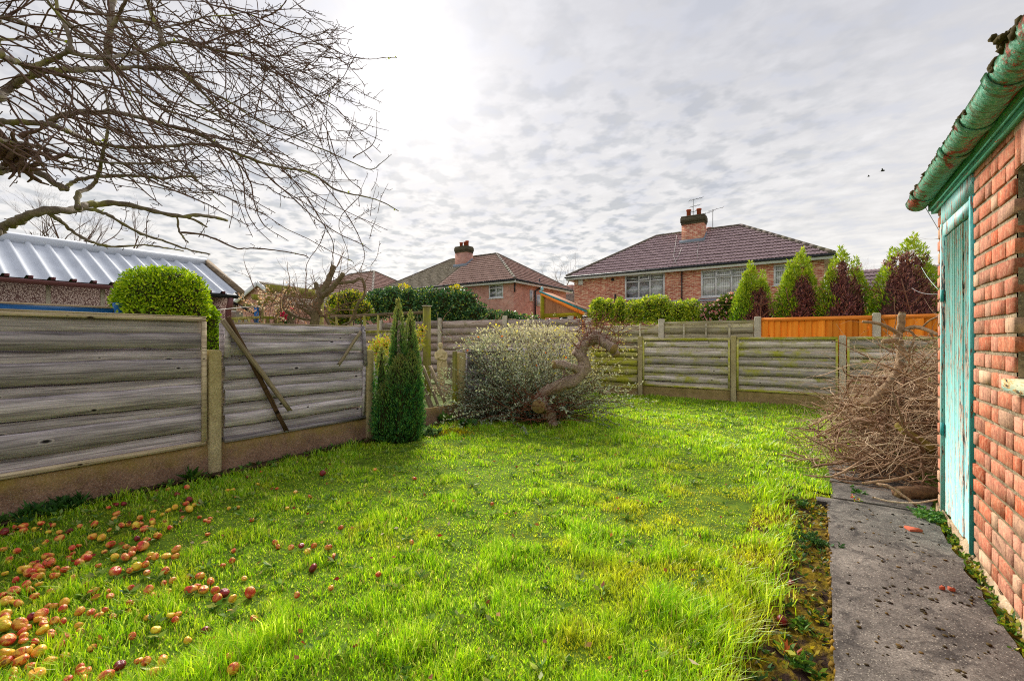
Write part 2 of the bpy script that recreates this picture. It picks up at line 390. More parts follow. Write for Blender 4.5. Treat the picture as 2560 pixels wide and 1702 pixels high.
def gbrick_mat():
    m, t, b = newmat('garage_brick', .9, .15); co = t.coord('Object'); r = t.rnd()
    p = t.vmath('ADD', t.pos(), (0, 0, 0))
    base = t.ramp(r, [(0, S(212, 124, 88, .92)), (.22, S(206, 122, 94, .92)), (.42, S(220, 156, 130, .92)), (.58, S(206, 100, 62, .92)), (.76, S(202, 146, 122, .9)), (.88, S(234, 190, 156, .92)), (1.0, S(172, 124, 104, .85))], 'LINEAR')
    n = t.noise(p, 30, 5, .7, .3); nf = t.noise(p, 110, 4, .7)
    c = t.mix(1.0, base, t.ramp(t.math('FRACT', t.math('MULTIPLY', r, 17.3)), [(0, .62), (.5, .9), (1, 1.0)]), 'MULTIPLY')
    c = t.mix(t.ramp(n, [(.46, 0.0), (.70, .65)]), c, S(230, 182, 144, .88))
    c = t.mix(t.ramp(t.noise(p, 23, 4, .6), [(.58, 0.0), (.72, .65)]), c, S(120, 72, 60, .8))
    st = t.noise(t.mapping(p, scale=(1, 1, .12)), 34, 4, .7, .2); c = t.mix(1.0, c, t.ramp(st, [(.35, .78), (.5, 1.0), (.65, 1.15)]), 'MULTIPLY')
    c = t.mix(1.0, c, t.ramp(nf, [(.3, .65), (.7, 1.25)]), 'MULTIPLY')
    t.put(b.inputs['Base Color'], c); t.put(b.inputs['Normal'], t.bump(t.math('ADD', t.math('MULTIPLY', n, .3), nf), .6, .0025)); return m
gbrick_m = gbrick_mat()
mortar_m = concrete('mortar', S(184, 164, 134, .8), S(124, 110, 88, .75), S(112, 104, 52, .6), (.9, -.4), bump=.9, bscale=45)
render_m = concrete('crumbling_render', S(214, 190, 156, .85), S(170, 136, 104, .8), bump=.9, bscale=40)

def peel_paint(name, paint, paint2, under, axis=2, amount=.5, dark=S(34, 40, 38)):
    m, t, b = newmat(name, .55, .35); p = t.pos()
    sc = [1.0, 1.0, 1.0]; sc[axis] = .16
    q = t.mapping(p, scale=sc); n = t.noise(q, 42, 5, .68, .3); big = t.noise(q, 7, 3, .6); f = t.noise(q, 80, 3, .6)
    c = t.mix(t.ramp(big, [(.3, 0.0), (.7, 1.0)]), paint, paint2)
    c = t.mix(1.0, c, t.ramp(f, [(.3, .84), (.7, 1.12)]), 'MULTIPLY')
    s_ = t.math('ADD', n, t.math('MULTIPLY', t.math('SUBTRACT', big, .5), .25))
    c = t.mix(t.ramp(s_, [(.70-.2*amount, 0.0), (.715-.2*amount, 1.0)]), c, under)
    c = t.mix(t.ramp(s_, [(.76-.2*amount, 0.0), (.775-.2*amount, 1.0)]), c, dark)
    c = t.mix(t.ramp(f, [(.64, 0.0), (.69, .9)]), c, dark)
    t.put(b.inputs['Base Color'], c); t.put(b.inputs['Normal'], t.bump(t.math('SUBTRACT', f, s_), .6, .004)); return m
door_m = peel_paint('peeling_turquoise', S(160, 226, 218, .9), S(132, 206, 204, .9), S(214, 176, 154, .9), 2, .78, S(46, 72, 70))
teal_m = peel_paint('teal_frame_paint', S(44, 160, 160, .85), S(86, 190, 184, .85), S(120, 80, 60, .8), 2, .35)
fascia_m = peel_paint('green_fascia_paint', S(70, 170, 138, .85), S(120, 200, 172, .85), S(196, 120, 96, .8), 1, .45)
def gutter_mat():
    m, t, b = newmat('rusty_green_gutter', .6, .35); p = t.pos()
    q = t.mapping(p, scale=(1, .45, 1)); n = t.noise(q, 9, 6, .7, .5); f = t.noise(p, 60, 4, .65); st = t.noise(t.mapping(p, scale=(.3, 1, .3)), 40, 3, .6)
    c = t.mix(t.ramp(f, [(.35, 0.0), (.65, 1.0)]), S(56, 158, 122, .88), S(150, 210, 180, .9))
    c = t.mix(t.ramp(st, [(.48, 0.0), (.64, .75)]), c, S(118, 96, 40, .8))
    c = t.mix(t.ramp(n, [(.55, 0.0), (.60, .95)]), c, S(134, 58, 28, .88))
    c = t.mix(t.ramp(t.math('MULTIPLY', n, f), [(.30, 0.0), (.36, .9)]), c, S(206, 92, 66, .85))
    t.put(b.inputs['Base Color'], c); t.put(b.inputs['Normal'], t.bump(t.math('ADD', n, f), .8, .006)); return m
gutter_m = gutter_mat()

house_brick = brickwork('house_brick', S(206, 124, 100, .95), S(176, 94, 74, .95), S(232, 206, 184, .9), light=S(248, 212, 176, .95))
house_brick2 = brickwork('house_brick_plain', S(214, 156, 138, .92), S(184, 126, 112, .92), S(232, 206, 194, .9))
def tile_mat(name, c1, c2, moss=None):
    m, t, b = newmat(name, .85, .2); p = t.pos(); r = t.rnd()
    n = t.noise(p, 3.2, 5, .65); f = t.noise(p, 17, 3, .6)
    c = t.mix(t.ramp(n, [(.3, 0.0), (.7, 1.0)]), c1, c2); c = t.mix(1.0, c, t.ramp(f, [(.3, .75), (.7, 1.25)]), 'MULTIPLY')
    if moss is not None: c = t.mix(t.ramp(t.noise(p, .9, 5, .6), [(.5, 0.0), (.66, .75)]), c, moss)
    t.put(b.inputs['Base Color'], c); return m
tile_brown = tile_mat('brown_roof_tile', S(210, 182, 184, .95), S(172, 146, 150, .92))
tile_brown2 = tile_mat('red_brown_roof_tile', S(214, 178, 164, .95), S(180, 148, 136, .92))
tile_grey = tile_mat('lichen_grey_tile', S(214, 200, 178, .92), S(182, 170, 150, .9))
white_up = plain('white_plastic', S(240, 240, 242, .9), .4, .4, .04)
black_p = plain('black_plastic', S(38, 40, 46), .5, .4, .1)
lead_m = plain('lead_flashing', S(140, 150, 164, .9), .6, .4, .2)
terracotta = plain('terracotta', S(196, 96, 66, .85), .8, .2, .2, 14)
dark_metal = plain('dark_metal', S(60, 58, 56), .5, .5, .2)
blind_m = plain('pale_blind', S(246, 250, 246, .95), .7, .2, .05)
room_m = plain('dim_room', S(176, 182, 192), .9, .1, .2, 2)
def glass_mat():
    m, t, b = newmat('window_glass', .04, .5); b.inputs['Base Color'].default_value = (.9, .95, .95, 1)
    tr = t.add('ShaderNodeBsdfTransparent'); gl = t.add('ShaderNodeBsdfGlossy'); gl.inputs['Roughness'].default_value = .03
    mx = t.add('ShaderNodeMixShader'); mx.inputs[0].default_value = .14; t.l.new(tr.outputs[0], mx.inputs[1]); t.l.new(gl.outputs[0], mx.inputs[2])
    t.l.new(mx.outputs[0], t.n['Material Output'].inputs['Surface']); return m
glass_m = glass_mat()
grass_leaf = foliage('grass_blades', .50, .38, spec=.5)
leaf_m = foliage('leaves', .30, .55)
leaf_gloss = foliage('glossy_leaves', .12, .35, spec=.5)
leaf_dry = foliage('dry_leaves', .30, .8, spec=.1)
petal_m = foliage('petals', .3, .7, spec=.1)
apple_bark = bark('apple_bark', S(160, 146, 128, .9), S(104, 92, 80, .9), S(160, 156, 78, .9), 1.0, .45)
twig_dark = bark('dark_twig', S(140, 112, 98, .9), S(96, 74, 66, .9), None, 2.0)
trunk_m = bark('stump_bark', S(214, 188, 166, .94), S(84, 64, 54, .92), None, 2.2)
cut_wood = bark('cut_wood_face', S(190, 160, 110, .85), S(140, 106, 66, .8), None, 1.5)
prune_m = bark('pruned_bark', S(150, 134, 102, .85), S(96, 82, 62, .85), S(112, 116, 48, .8), 1.4, .35)
brush_m = bark('brushwood_bark', S(216, 180, 144, .95), S(146, 112, 88, .92), None, 2.5)
brush_pale = bark('pale_brushwood', S(240, 214, 182, .98), S(190, 156, 126, .95), None, 2.5)
blue_paint = plain('blue_paint', S(40, 110, 180, .85), .5, .3, .15)
apple_mats = {}
def apple_mat(key, c1, c2, c3, rot=.0):
    m, t, b = newmat('apple_skin_'+key, .38, .45); co = t.coord('Object'); r = t.rnd()
    off = t.add('ShaderNodeCombineXYZ')
    for i, k in enumerate((37.0, 91.0, 53.0)): t.put(off.inputs[i], t.math('MULTIPLY', r, k))
    p = t.vmath('ADD', co, off.outputs[0])
    n = t.noise(p, .75, 1, .5, .2); f = t.noise(t.mapping(p, scale=(1, 1, .15)), 9, 3, .6)
    c = t.mix(t.ramp(t.math('ADD', n, t.math('MULTIPLY', t.math('SUBTRACT', f, .5), .45)), [(.44, 0.0), (.56, 1.0)]), c1, c2)
    c = t.mix(t.ramp(t.noise(p, 1.6, 2, .5), [(.64-rot*.2, 0.0), (.70-rot*.2, .9)]), c, c3)
    t.put(b.inputs['Base Color'], c); t.put(b.inputs['Normal'], t.bump(t.noise(p, 1.5, 2, .5), .2, .10)); apple_mats[key] = m
apple_mat('red', S(224, 66, 56, .95), S(248, 176, 84, .97), S(176, 90, 56, .85), .0)
apple_mat('yellow', S(252, 226, 66, .98), S(246, 176, 64, .97), S(206, 110, 60, .85), .0)
apple_mat('orange', S(248, 190, 74, .97), S(228, 92, 58, .95), S(150, 84, 48, .85), .25)
apple_mat('dark', S(170, 48, 52, .85), S(128, 40, 44, .8), S(90, 46, 36, .8), .25)

# ------------------------------------------------------------------ the ground, lawn, soil and path
def gz(x, y): return .016*np.sin(2.1*x+.7)*np.cos(1.7*y)+.010*np.sin(4.3*x+3.1*y)+.006*np.sin(9*x-7*y)
mb = MB(); mb.add([[-400, -300, -.06], [400, -300, -.06], [400, 500, -.06], [-400, 500, -.06]], [[[0, 1, 2, 3]]])
tag(mb.build('ground', ground_m), kind='structure')
def xr(y):
    u = np.clip((y-4.45)/.35, 0, 1); u = u*u*(3-2*u)
    return (-.24+.05*np.sin(2.3*y)+.03*np.sin(5.1*y+1))*(1-u)+u*np.where(y < 5.6, .06+.03*np.sin(3*y), .3)
gx = np.arange(-5.0, 3.61, .12); gy = np.arange(-2.0, 10.96, .12)
GX, GY = np.meshgrid(gx, gy, indexing='ij'); V = np.stack([GX, GY, gz(GX, GY)], -1).reshape(-1, 3)
ii, jj = np.meshgrid(np.arange(len(gx)-1), np.arange(len(gy)-1), indexing='ij')
keep = ((GX[:-1, :-1] < -.50) | (GY[:-1, :-1] > 4.80)).ravel()
q = np.stack([ii*len(gy)+jj, (ii+1)*len(gy)+jj, (ii+1)*len(gy)+jj+1, ii*len(gy)+jj+1], -1).reshape(-1, 4)[keep]
mb = MB(); mb.add(V, [q]); tag(mb.build('lawn', lawn_m, smooth=True), kind='structure')
rg = np.random.default_rng(3)
sx = np.arange(-.62, .81, .03); sy = np.arange(-1.0, 5.05, .03)
GX, GY = np.meshgrid(sx, sy, indexing='ij'); wl_ = np.interp(GX, [-.36, -.24], [1, 0])*(GY < 4.8); Hh = wl_*(gz(GX, GY)-.008)+(1-wl_)*(-.028+np.interp(GY, [4.55, 4.8], [0, .012])*(GX < .04)+.008*np.sin(17*GX+3*GY)*np.sin(11*GY)+.006*rg.normal(size=GX.shape))
V = np.stack([GX, GY, Hh], -1).reshape(-1, 3); ii, jj = np.meshgrid(np.arange(len(sx)-1), np.arange(len(sy)-1), indexing='ij')
q = np.stack([ii*len(sy)+jj, (ii+1)*len(sy)+jj, (ii+1)*len(sy)+jj+1, ii*len(sy)+jj+1], -1).reshape(-1, 4)
mb = MB(); mb.add(V, [q])
def soil_moss():
    m, t, b = newmat('mossy_soil', .95, .1); p = t.pos(); n = t.noise(p, 11, 5, .65); f = t.noise(p, 60, 4, .7)
    c = t.mix(t.ramp(n, [(.40, 0.0), (.56, 1.0)]), S(58, 42, 36), S(146, 122, 30, .85))
    c = t.mix(1.0, c, t.ramp(f, [(.3, .4), (.6, 1.2)]), 'MULTIPLY')
    t.put(b.inputs['Base Color'], c); t.put(b.inputs['Normal'], t.bump(f, .9, .02)); return m
soilmoss_m = soil_moss()
tag(mb.build('soil_bed', soilmoss_m, smooth=True), kind='structure')
# strip of bare earth under the left fence
mb = MB(); yy = np.linspace(-1, 10.9, 120); rgs = np.random.default_rng(5)
V = np.stack([np.stack([np.full_like(yy, -5.0), yy, np.full_like(yy, .02)], -1), np.stack([-4.82+.04*np.sin(3*yy)+.03*rgs.normal(size=yy.size), yy, np.full_like(yy, .022)], -1)], 1).reshape(-1, 3)
k = np.arange(len(yy)-1)*2; mb.add(V, [np.stack([k, k+1, k+3, k+2], -1)])
tag(mb.build('earth_strip', soil_m), kind='structure')

path = MB(); path.rng((.045, -1, -.12), (.70, 10.8, -.045))
path = tag(path.build('path', soil_m), kind='structure')
def slab(x0, x1, y0, y1, top, seed, name='slab'):
    rg = np.random.default_rng(seed); n = max(4, int((y1-y0)/.08)); m_ = 6
    xs = np.linspace(x0, x1, m_); ys = np.linspace(y0, y1, n); X, Y = np.meshgrid(xs, ys, indexing='ij')
    X = X.copy(); X[0] += .004*rg.normal(size=n); X[-1] += .008*rg.normal(size=n)
    Z = top+.002*rg.normal(size=X.shape); Z[0] -= .004; Z[-1] -= .006
    V = np.stack([X, Y, Z], -1).reshape(-1, 3)
    ii, jj = np.meshgrid(np.arange(m_-1), np.arange(n-1), indexing='ij')
    q = np.stack([ii*n+jj, (ii+1)*n+jj, (ii+1)*n+jj+1, ii*n+jj+1], -1).reshape(-1, 4)
    mb = MB(); mb.add(V, [q])
    # skirts
    ring = [i*n for i in range(m_)]+[(m_-1)*n+j for j in range(1, n)]+[i*n+n-1 for i in range(m_-2, -1, -1)]+[j for j in range(n-2, 0, -1)]
    r = V[ring]; lo = r.copy(); lo[:, 2] = -.05; N = len(ring); a = np.arange(N)
    mb.add(np.vstack([r, lo]), [np.stack([a, N+a, N+(a+1) % N, (a+1) % N], -1)])
    return mb.build(name, path_m, path, origin=((x0+x1)/2, (y0+y1)/2, 0))
slab(.05, .70, -.9, 4.52, .018, 1); slab(-.02, .72, 4.535, 4.66, .010, 2); slab(.09, .74, 4.70, 5.22, .012, 3); slab(.08, .78, 5.26, 5.75, .010, 4); slab(.07, .78, 5.79, 6.3, .012, 5); slab(.09, .78, 6.34, 6.9, .006, 6)

# ------------------------------------------------------------------ fences
def waney(rg, n, amp, k=3):
    u = np.linspace(0, 1, n); w = np.zeros(n)
    for i in range(1, k+1): w += amp/i**.6*np.sin(2*math.pi*(i*rg.uniform(.6, 1.4)*u+rg.uniform()))
    w = w*.55+rg.normal(size=n)*amp*.22
    return w
def board(parent, axis, a0, a1, z0, z1, face, out, mat, rg, amp=.008, thick=.012, tilt=.012, n=13, name='board', slope=0.0, bevel=0.0):
    """horizontal board; axis 0 runs along X, 1 along Y; `out` is the outward direction on the other axis"""
    u = np.linspace(a0, a1, n); lo = z0+waney(rg, n, amp); hi = z1+waney(rg, n, amp*.55)
    lo = lo+slope*(u-a0); hi = hi+slope*(u-a0)
    bow = waney(rg, n, .003, 2)
    def pt(z, off):
        o = np.zeros((n, 3)); o[:, axis] = u; o[:, 1-axis] = face+out*(off+bow); o[:, 2] = z; return o
    rows = [pt(hi, thick), pt(lo, thick+tilt), pt(lo, tilt), pt(hi, 0)]
    if bevel: rows = [pt(hi-bevel*(1+.35*rg.normal(size=n)).clip(.3, 1.8), thick)]+rows[1:]+[pt(hi, thick*.1)]
    m = len(rows); ring = np.stack(rows, 1).reshape(-1, 3); i = np.arange(n-1)[:, None]*m; j = np.arange(m)[None]
    q = np.stack([i+j, i+(j+1) % m, i+m+(j+1) % m, i+m+j], -1).reshape(-1, 4)
    mb = MB(); mb.add(ring, [q, [list(range(m))], [[(n-1)*m+x_ for x_ in range(m-1, -1, -1)]]])
    o = np.zeros(3); o[axis] = (a0+a1)/2; o[1-axis] = face; o[2] = (z0+z1)/2
    return mb.build(name, mat, parent, origin=o)
def bx(axis, a0, a1, p0, p1, z0, z1):
    lo = np.zeros(3); hi = np.zeros(3); lo[axis], hi[axis] = a0, a1; lo[1-axis], hi[1-axis] = p0, p1; lo[2], hi[2] = z0, z1
    return lo, hi
def lap_panel(root, axis, a0, a1, face, out, zb, zt, pitch, frac, mats, seed, amp=.008, sl=0.0, frame=True, stile=True, topcap=True, zs=None, namep='panel_frame'):
    rg = np.random.default_rng(seed); bm_, fm_ = mats
    fr = MB(); o = np.zeros(3); o[axis] = (a0+a1)/2; o[1-axis] = face; o[2] = zb
    fr.rng(*bx(axis, a0, a1, face-out*.07, face-out*.035, zb+.002, zb+.05))
    fr.rng(*bx(axis, a0+.003, a1-.003, face+out*.018, face+out*.045, zb+.001, zb+.045))
    if topcap:
        fr.rng(*bx(axis, a0-.004, a1+.004, face-out*.03, face+out*.05, zt-.012, zt))
        fr.rng(*bx(axis, a0+.001, a1-.001, face+out*.022, face+out*.047, zt-.05, zt-.013))
    if stile:
        for s in (a0+.02, a1-.02): fr.rng(*bx(axis, s-.02, s+.02, face+out*.036, face+out*.062, zb+.046, zt-.051 if topcap else zt))
    pf = fr.build(namep, fm_, root, origin=o)
    bk = MB(); bk.rng(*bx(axis, a0+.004, a1-.004, face-out*.085, face-out*.075, zb+.004, zt-.014)); bk.build('backing', bm_, pf, origin=o)  # added sheet keeps light out behind the boards so the slots go dark
    z = zb+.04; i = 0
    if zs is None:
        zs = []; z = zb+.05
        while z < zt-.05: zs.append((z+pitch*(1-frac), z+pitch)); z += pitch*rg.uniform(.94, 1.06)
    last = zb+.01
    for (f0, f1) in zs:
        f1 = min(f1, zt-.02)
        board(pf, axis, a0+.01, a1-.01, last-.02, f0-.010-.004*rg.uniform(), face-out*.014, out, bm_, rg, amp*.5, .012, .008, slope=sl)
        board(pf, axis, a0+.012, a1-.012, f0, f1, face+out*.008, out, bm_, rg, amp, .022, .004, slope=sl, bevel=.017)
        last = f1
    if last < zt-.03: board(pf, axis, a0+.01, a1-.01, last-.02, zt-.005, face-out*.026, out, bm_, rg, amp*.2, .010, .022)
    return pf
def con_post_mb(x, y, z0, z1, wx=.1, wy=.12, rg=None):
    mb = MB(); c = .012
    prof = [(-wx/2+c, -wy/2), (wx/2-c, -wy/2), (wx/2, -wy/2+c), (wx/2, wy/2-c), (wx/2-c, wy/2), (-wx/2+c, wy/2), (-wx/2, wy/2-c), (-wx/2, -wy/2+c)]
    lv = [(z0, 1), (z1-.02, 1), (z1, .78)]
    V = np.array([[x+a*s, y+b*s, z] for z, s in lv for a, b in prof]); i = np.arange(2)[:, None]*8; j = np.arange(8)[None]
    q = np.stack([i+j, i+(j+1) % 8, i+8+(j+1) % 8, i+8+j], -1).reshape(-1, 4); mb.add(V, [q, [list(range(16, 24))]]); return mb

XL = -5.05
fence = empty('wooden_fence', (XL, 4.0, 0), 'grey weathered waney board fence with concrete gravel boards on the left of the lawn', 'fence')
z1s = [(.453, .625), (.72, .895), (.979, 1.155), (1.256, 1.397)]
lap_panel(fence, 1, .13, 2.02, XL, 1, .30, 1.565, .27, .6, (wood_y, wood_y2), 11, .010, zs=z1s)
lap_panel(fence, 1, -1.80, .02, XL, 1, .30, 1.565, .27, .6, (wood_y, wood_y2), 12, .010, zs=z1s)
lap_panel(fence, 1, 2.19, 3.93, XL, 1, .29, 1.525, .235, .55, (wood_y, wood_y), 13, .012, sl=.006, stile=False, topcap=False)
m_ = MB(); m_.rng((XL+.024, 2.19, 1.16), (XL+.052, 2.245, 1.50)); m_.build('stile', wood_y, fence, origin=(XL, 2.2, 1.2))
m_ = MB(); m_.bar((XL+.04, 3.885, .34), (XL+.035, 3.905, 1.0), .035, .028, (1, 0, 0)); m_.build('stile', wood_y, fence, origin=(XL, 3.9, .6))
m_ = MB(); m_.bar((XL+.07, 3.90, 1.0), (XL+.05, 3.875, 1.52), .045, .03, (1, 0, 0)); m_.build('broken_stile', wood_y, fence, origin=(XL, 3.9, 1.2))
m_ = MB(); m_.rng((XL-.015, 2.2, 1.496), (XL+.022, 3.92, 1.52)); m_.build('top_rail', wood_y2, fence, origin=(XL, 3.0, 1.5))
lap_panel(fence, 1, 5.97, 7.84, XL, 1, .29, 1.18, .235, .55, (wood_y, wood_y), 14, .012)
lap_panel(fence, 1, 7.96, 9.80, XL, 1, .29, 1.18, .235, .55, (wood_y, wood_y), 15, .012)
lap_panel(fence, 1, 9.92, 10.88, XL, 1, .29, 1.18, .235, .55, (wood_y, wood_y), 16, .012)
for y, zt, m in ((.07, 1.25, con_post), (2.10, 1.235, con_post), (3.99, 1.20, con_post), (5.91, 1.13, con_post), (7.90, 1.13, con_post), (9.86, 1.13, con_post)):
    con_post_mb(XL+.01, y, -.1, zt, .11, .115).build('post', m, fence, origin=(XL, y, 0))
con_post_mb(XL-.02, 5.78, -.1, 1.15, .07, .07).build('wooden_post', green_post, fence, origin=(XL, 5.78, 0))
def gravel(axis, a0, a1, face, out, z1, parent, mat, seed):
    rg = np.random.default_rng(seed); n = 20; m = 6; u = np.linspace(a0, a1, n); zz = np.linspace(-.1, z1, m)
    U, Zz = np.meshgrid(u, zz, indexing='ij'); D = .003*rg.normal(size=U.shape); D[:, -1] -= .004
    def pts(dd):
        o = np.zeros(U.shape+(3,)); o[..., axis] = U; o[..., 1-axis] = face+out*dd; o[..., 2] = Zz+(0.003*rg.normal(size=U.shape)*(np.arange(m) == m-1)); return o
    A = pts(.03+D).reshape(-1, 3); B = A.copy(); B[:, 1-axis] = face-out*.02
    ii, jj = np.meshgrid(np.arange(n-1), np.arange(m-1), indexing='ij')
    q = np.stack([ii*m+jj, (ii+1)*m+jj, (ii+1)*m+jj+1, ii*m+jj+1], -1).reshape(-1, 4)
    mb = MB(); mb.add(np.vstack([A, B]), [q, (q+n*m)[:, ::-1], [[i*m+m-1, (i+1)*m+m-1, n*m+(i+1)*m+m-1, n*m+i*m+m-1] for i in range(n-1)], [[j, j+1, n*m+j+1, n*m+j] for j in range(m-1)], [[(n-1)*m+j, (n-1)*m+j+1, n*m+(n-1)*m+j+1, n*m+(n-1)*m+j] for j in range(m-1)]])
    o = np.zeros(3); o[axis] = (a0+a1)/2; o[1-axis] = face; mb.build('gravel_board', mat, parent, origin=o, smooth=True)
for i, (a, b) in enumerate(((-1.8, .01), (.13, 2.042), (2.158, 3.932), (4.048, 5.852), (5.968, 7.84), (7.96, 9.80), (9.92, 10.88))):
    gravel(1, a, b, XL, 1, .295 if i != 3 else .275, fence, gravel_m, 40+i)

# battens broken off the second panel, hanging against it
def stick(name, p, q, w, th, mat, label, cat='batten', seed=0):
    p = np.asarray(p, float); q = np.asarray(q, float); a = unit(q-p); up = np.array([1.0, 0, 0]); b = unit(np.cross(a, up)); c = np.cross(b, a)
    L = np.linalg.norm(q-p); n = 8; rg = np.random.default_rng(seed); u = np.linspace(-L/2, L/2, n); wv = waney(rg, n, .004)
    ring = np.stack([np.stack([u, wv+s1*w/2+.001*rg.normal(size=n), np.full(n, s2*th/2)], -1) for s1, s2 in ((-1, -1), (1, -1), (1, 1), (-1, 1))], 1)
    ring[-1, :, 0] += np.array([.02, -.015, .01, -.02])
    i = np.arange(n-1)[:, None]*4; j = np.arange(4)[None]
    mb = MB(); mb.add(ring.reshape(-1, 3), [np.stack([i+j, i+(j+1) % 4, i+4+(j+1) % 4, i+4+j], -1).reshape(-1, 4), [[3, 2, 1, 0]], [[(n-1)*4+k for k in range(4)]]])
    o = mb.build(name, mat); o.location = tuple((p+q)/2)
    from mathutils import Matrix
    o.rotation_euler = Matrix(np.stack([a, b, c], 1).tolist()).to_euler()
    return tag(o, label, cat)
stick('loose_batten', at(556, 800, X=-4.955), at(724, 1026, X=-4.94), .045, .022, wood_z, 'pale grey batten broken loose, hanging diagonally across the fence panel, uppermost of two crossed', seed=1)
stick('loose_batten', at(570, 792, X=-4.985), at(716, 1076, X=-4.975), .042, .022, wood_dk, 'dark brown batten hanging diagonally behind the pale one, reaching the gravel board', seed=2)
stick('loose_batten', at(902, 828, X=-4.965), at(846, 912, X=-4.95), .035, .022, wood_z, 'short grey batten slanting down from the broken post side of the panel', seed=3)

# old pickets leaning in the open gap over the gravel board
pk = [((1057, 914), (1097, 1018)), ((1075, 914), (1112, 1005)), ((1052, 955), (1082, 1026)), ((1050, 1000), (1066, 1032)), ((930, 960), (975, 1055)), ((928, 905), (948, 990))]
for i, (a, b) in enumerate(pk):
    stick('old_picket', at(*a, X=-5.42), at(*b, X=-5.12), .085, .02, wood_z if i != 5 else wood_y,
          ['tall grey picket leaning in the fence gap, leftmost beside the green post', 'grey picket leaning in the fence gap towards the statue, rightmost', 'grey picket leaning low behind the dark conifer edge', 'short picket stub beside the conifer above the gravel board',
           'pale picket leaning behind the second concrete post, lower', 'grey picket leaning behind the second concrete post, upper'][i], 'picket', 10+i)

# back fence of the garden
YB = 10.95
back = empty('back_fence', (-1.5, YB, 0), 'mossy grey waney board fence with concrete posts across the far end of the lawn', 'fence')
for k, (a, b, zt, m, sd, tc) in enumerate(((-4.98, -3.69, 1.09, (wood_xm, wood_xm), 21, False), (-3.56, -1.63, 1.385, (wood_x, wood_xm), 22, True), (-1.50, .29, 1.40, (wood_x, wood_xm), 23, True), (.43, 2.26, 1.40, (wood_x, wood_xm), 24, True), (2.38, 3.5, 1.40, (wood_x, wood_xm), 25, True))):
    lap_panel(back, 0, a, b, YB, -1, .24 if k else .16, zt, .205, .58, m, sd, .013, topcap=tc, stile=tc)
    gravel(0, a, b, YB, -1, .24 if k else .16, back, gravel_b, 60+k)
for x in (-3.625, -1.565, .36, 2.32): con_post_mb(x, YB-.01, -.1, 1.43, .11, .11).build('post', con_post if x != .36 else con_post_g, back, origin=(x, YB, 0))

# fences of the gardens behind
YU = 11.22
up = empty('garden_fence', (-2.5, YU, 0), 'buff lap board fence with grey concrete posts standing behind the mossy back fence', 'fence')
lap_panel(up, 0, -4.95, -3.26, YU, -1, .1, 1.72, .21, .6, (wood_xu, wood_xu), 31, .012, topcap=False, stile=False)
fr = lap_panel(up, 0, -3.13, -1.20, YU, -1, .1, 1.775, .21, .6, (wood_xu, wood_xu), 32, .008, stile=False)
for x in (-2.66, -2.17, -1.68): m_ = MB(); m_.rng((x-.02, YU-.075, .2), (x+.02, YU-.051, 1.72)); m_.build('batten', wood_xu, up, origin=(x, YU, 1))
m_ = MB(); m_.rng((-3.73, YU-.06, .2), (-3.69, YU-.03, 1.75)); m_.build('batten', wood_xu, up, origin=(-3.7, YU, 1))
for x in (-3.195, -1.125): con_post_mb(x, YU-.01, -.1, 1.85, .13, .12).build('post', con_post_g, up, origin=(x, YU, 0))
orf = empty('orange_fence', (.4, YU, 0), 'bright orange stained close board fence with vertical boards behind the grey fence', 'fence')
rgo = np.random.default_rng(8)
for (a, b) in ((-1.05, .83), (.97, 2.85)):
    m_ = MB(); m_.rng((a, YU-.055, 1.74), (b, YU+.03, 1.815)); m_.build('top_rail', orange_x, orf, origin=((a+b)/2, YU, 1.78))
    x = a
    while x < b-.01:
        w = min(rgo.uniform(.10, .128), b-x); o_ = .010*rgo.normal()
        m_ = MB(); y0 = YU-.03+o_
        m_.add([[x, y0-.004, .1], [x+w+.012, y0-.018, .1], [x+w+.012, y0, .1], [x, y0+.012, .1], [x, y0-.004, 1.738], [x+w+.012, y0-.018, 1.738], [x+w+.012, y0, 1.738], [x, y0+.012, 1.738]], [[[0, 1, 5, 4], [1, 2, 6, 5], [2, 3, 7, 6], [3, 0, 4, 7], [4, 5, 6, 7]]])
        m_.build('board', orange_fence, orf, origin=(x+w/2, YU, 1.0)); x += w
con_post_mb(.90, YU-.01, -.1, 1.86, .13, .12).build('post', con_post_g, orf, origin=(.9, YU, 0))

# ------------------------------------------------------------------ the brick garage on the right
XW, YE = .77, 4.86
gar = empty('brick_garage', (XW, 3.5, 0), 'old red brick garage with turquoise peeling door and rusty green gutter on the right', 'garage')
def facade(mb, u0, u1, z0, z1, rects, fn):
    us = sorted({u0, u1, *[r[0] for r in rects], *[r[1] for r in rects]}); zs = sorted({z0, z1, *[r[2] for r in rects], *[r[3] for r in rects]})
    us = [u for u in us if u0 <= u <= u1]; zs = [z for z in zs if z0 <= z <= z1]
    for a, b in zip(us[:-1], us[1:]):
        for c, e in zip(zs[:-1], zs[1:]):
            um, zm = (a+b)/2, (c+e)/2
            if any(r[0] < um < r[1] and r[2] < zm < r[3] for r in rects): continue
            mb.add([fn(a, c), fn(b, c), fn(b, e), fn(a, e)], [[[0, 1, 2, 3]]])
WIN = (1.75, 3.15, 1.09, 2.14); DOOR = (3.86, 4.68, .04, 2.34)
m_ = MB()
facade(m_, -1.5, YE, -.1, 2.44, [WIN, DOOR], lambda u, z: (XW+.007, u, z))
for (a, b, c, e) in (WIN, DOOR):          # reveals
    for (p, q) in (((a, c), (a, e)), ((b, c), (b, e)), ((a, c), (b, c)), ((a, e), (b, e))):
        m_.add([(XW+.012, p[0], p[1]), (XW+.012, q[0], q[1]), (XW+.12, q[0], q[1]), (XW+.12, p[0], p[1])], [[[0, 1, 2, 3]]])
m_.rng((XW+.013, YE-.11, -.1), (3.6, YE-.006, 2.44)); m_.rng((3.5, -1.5, -.1), (3.6, YE-.12, 2.44))
m_.build('wall', mortar_m, gar)
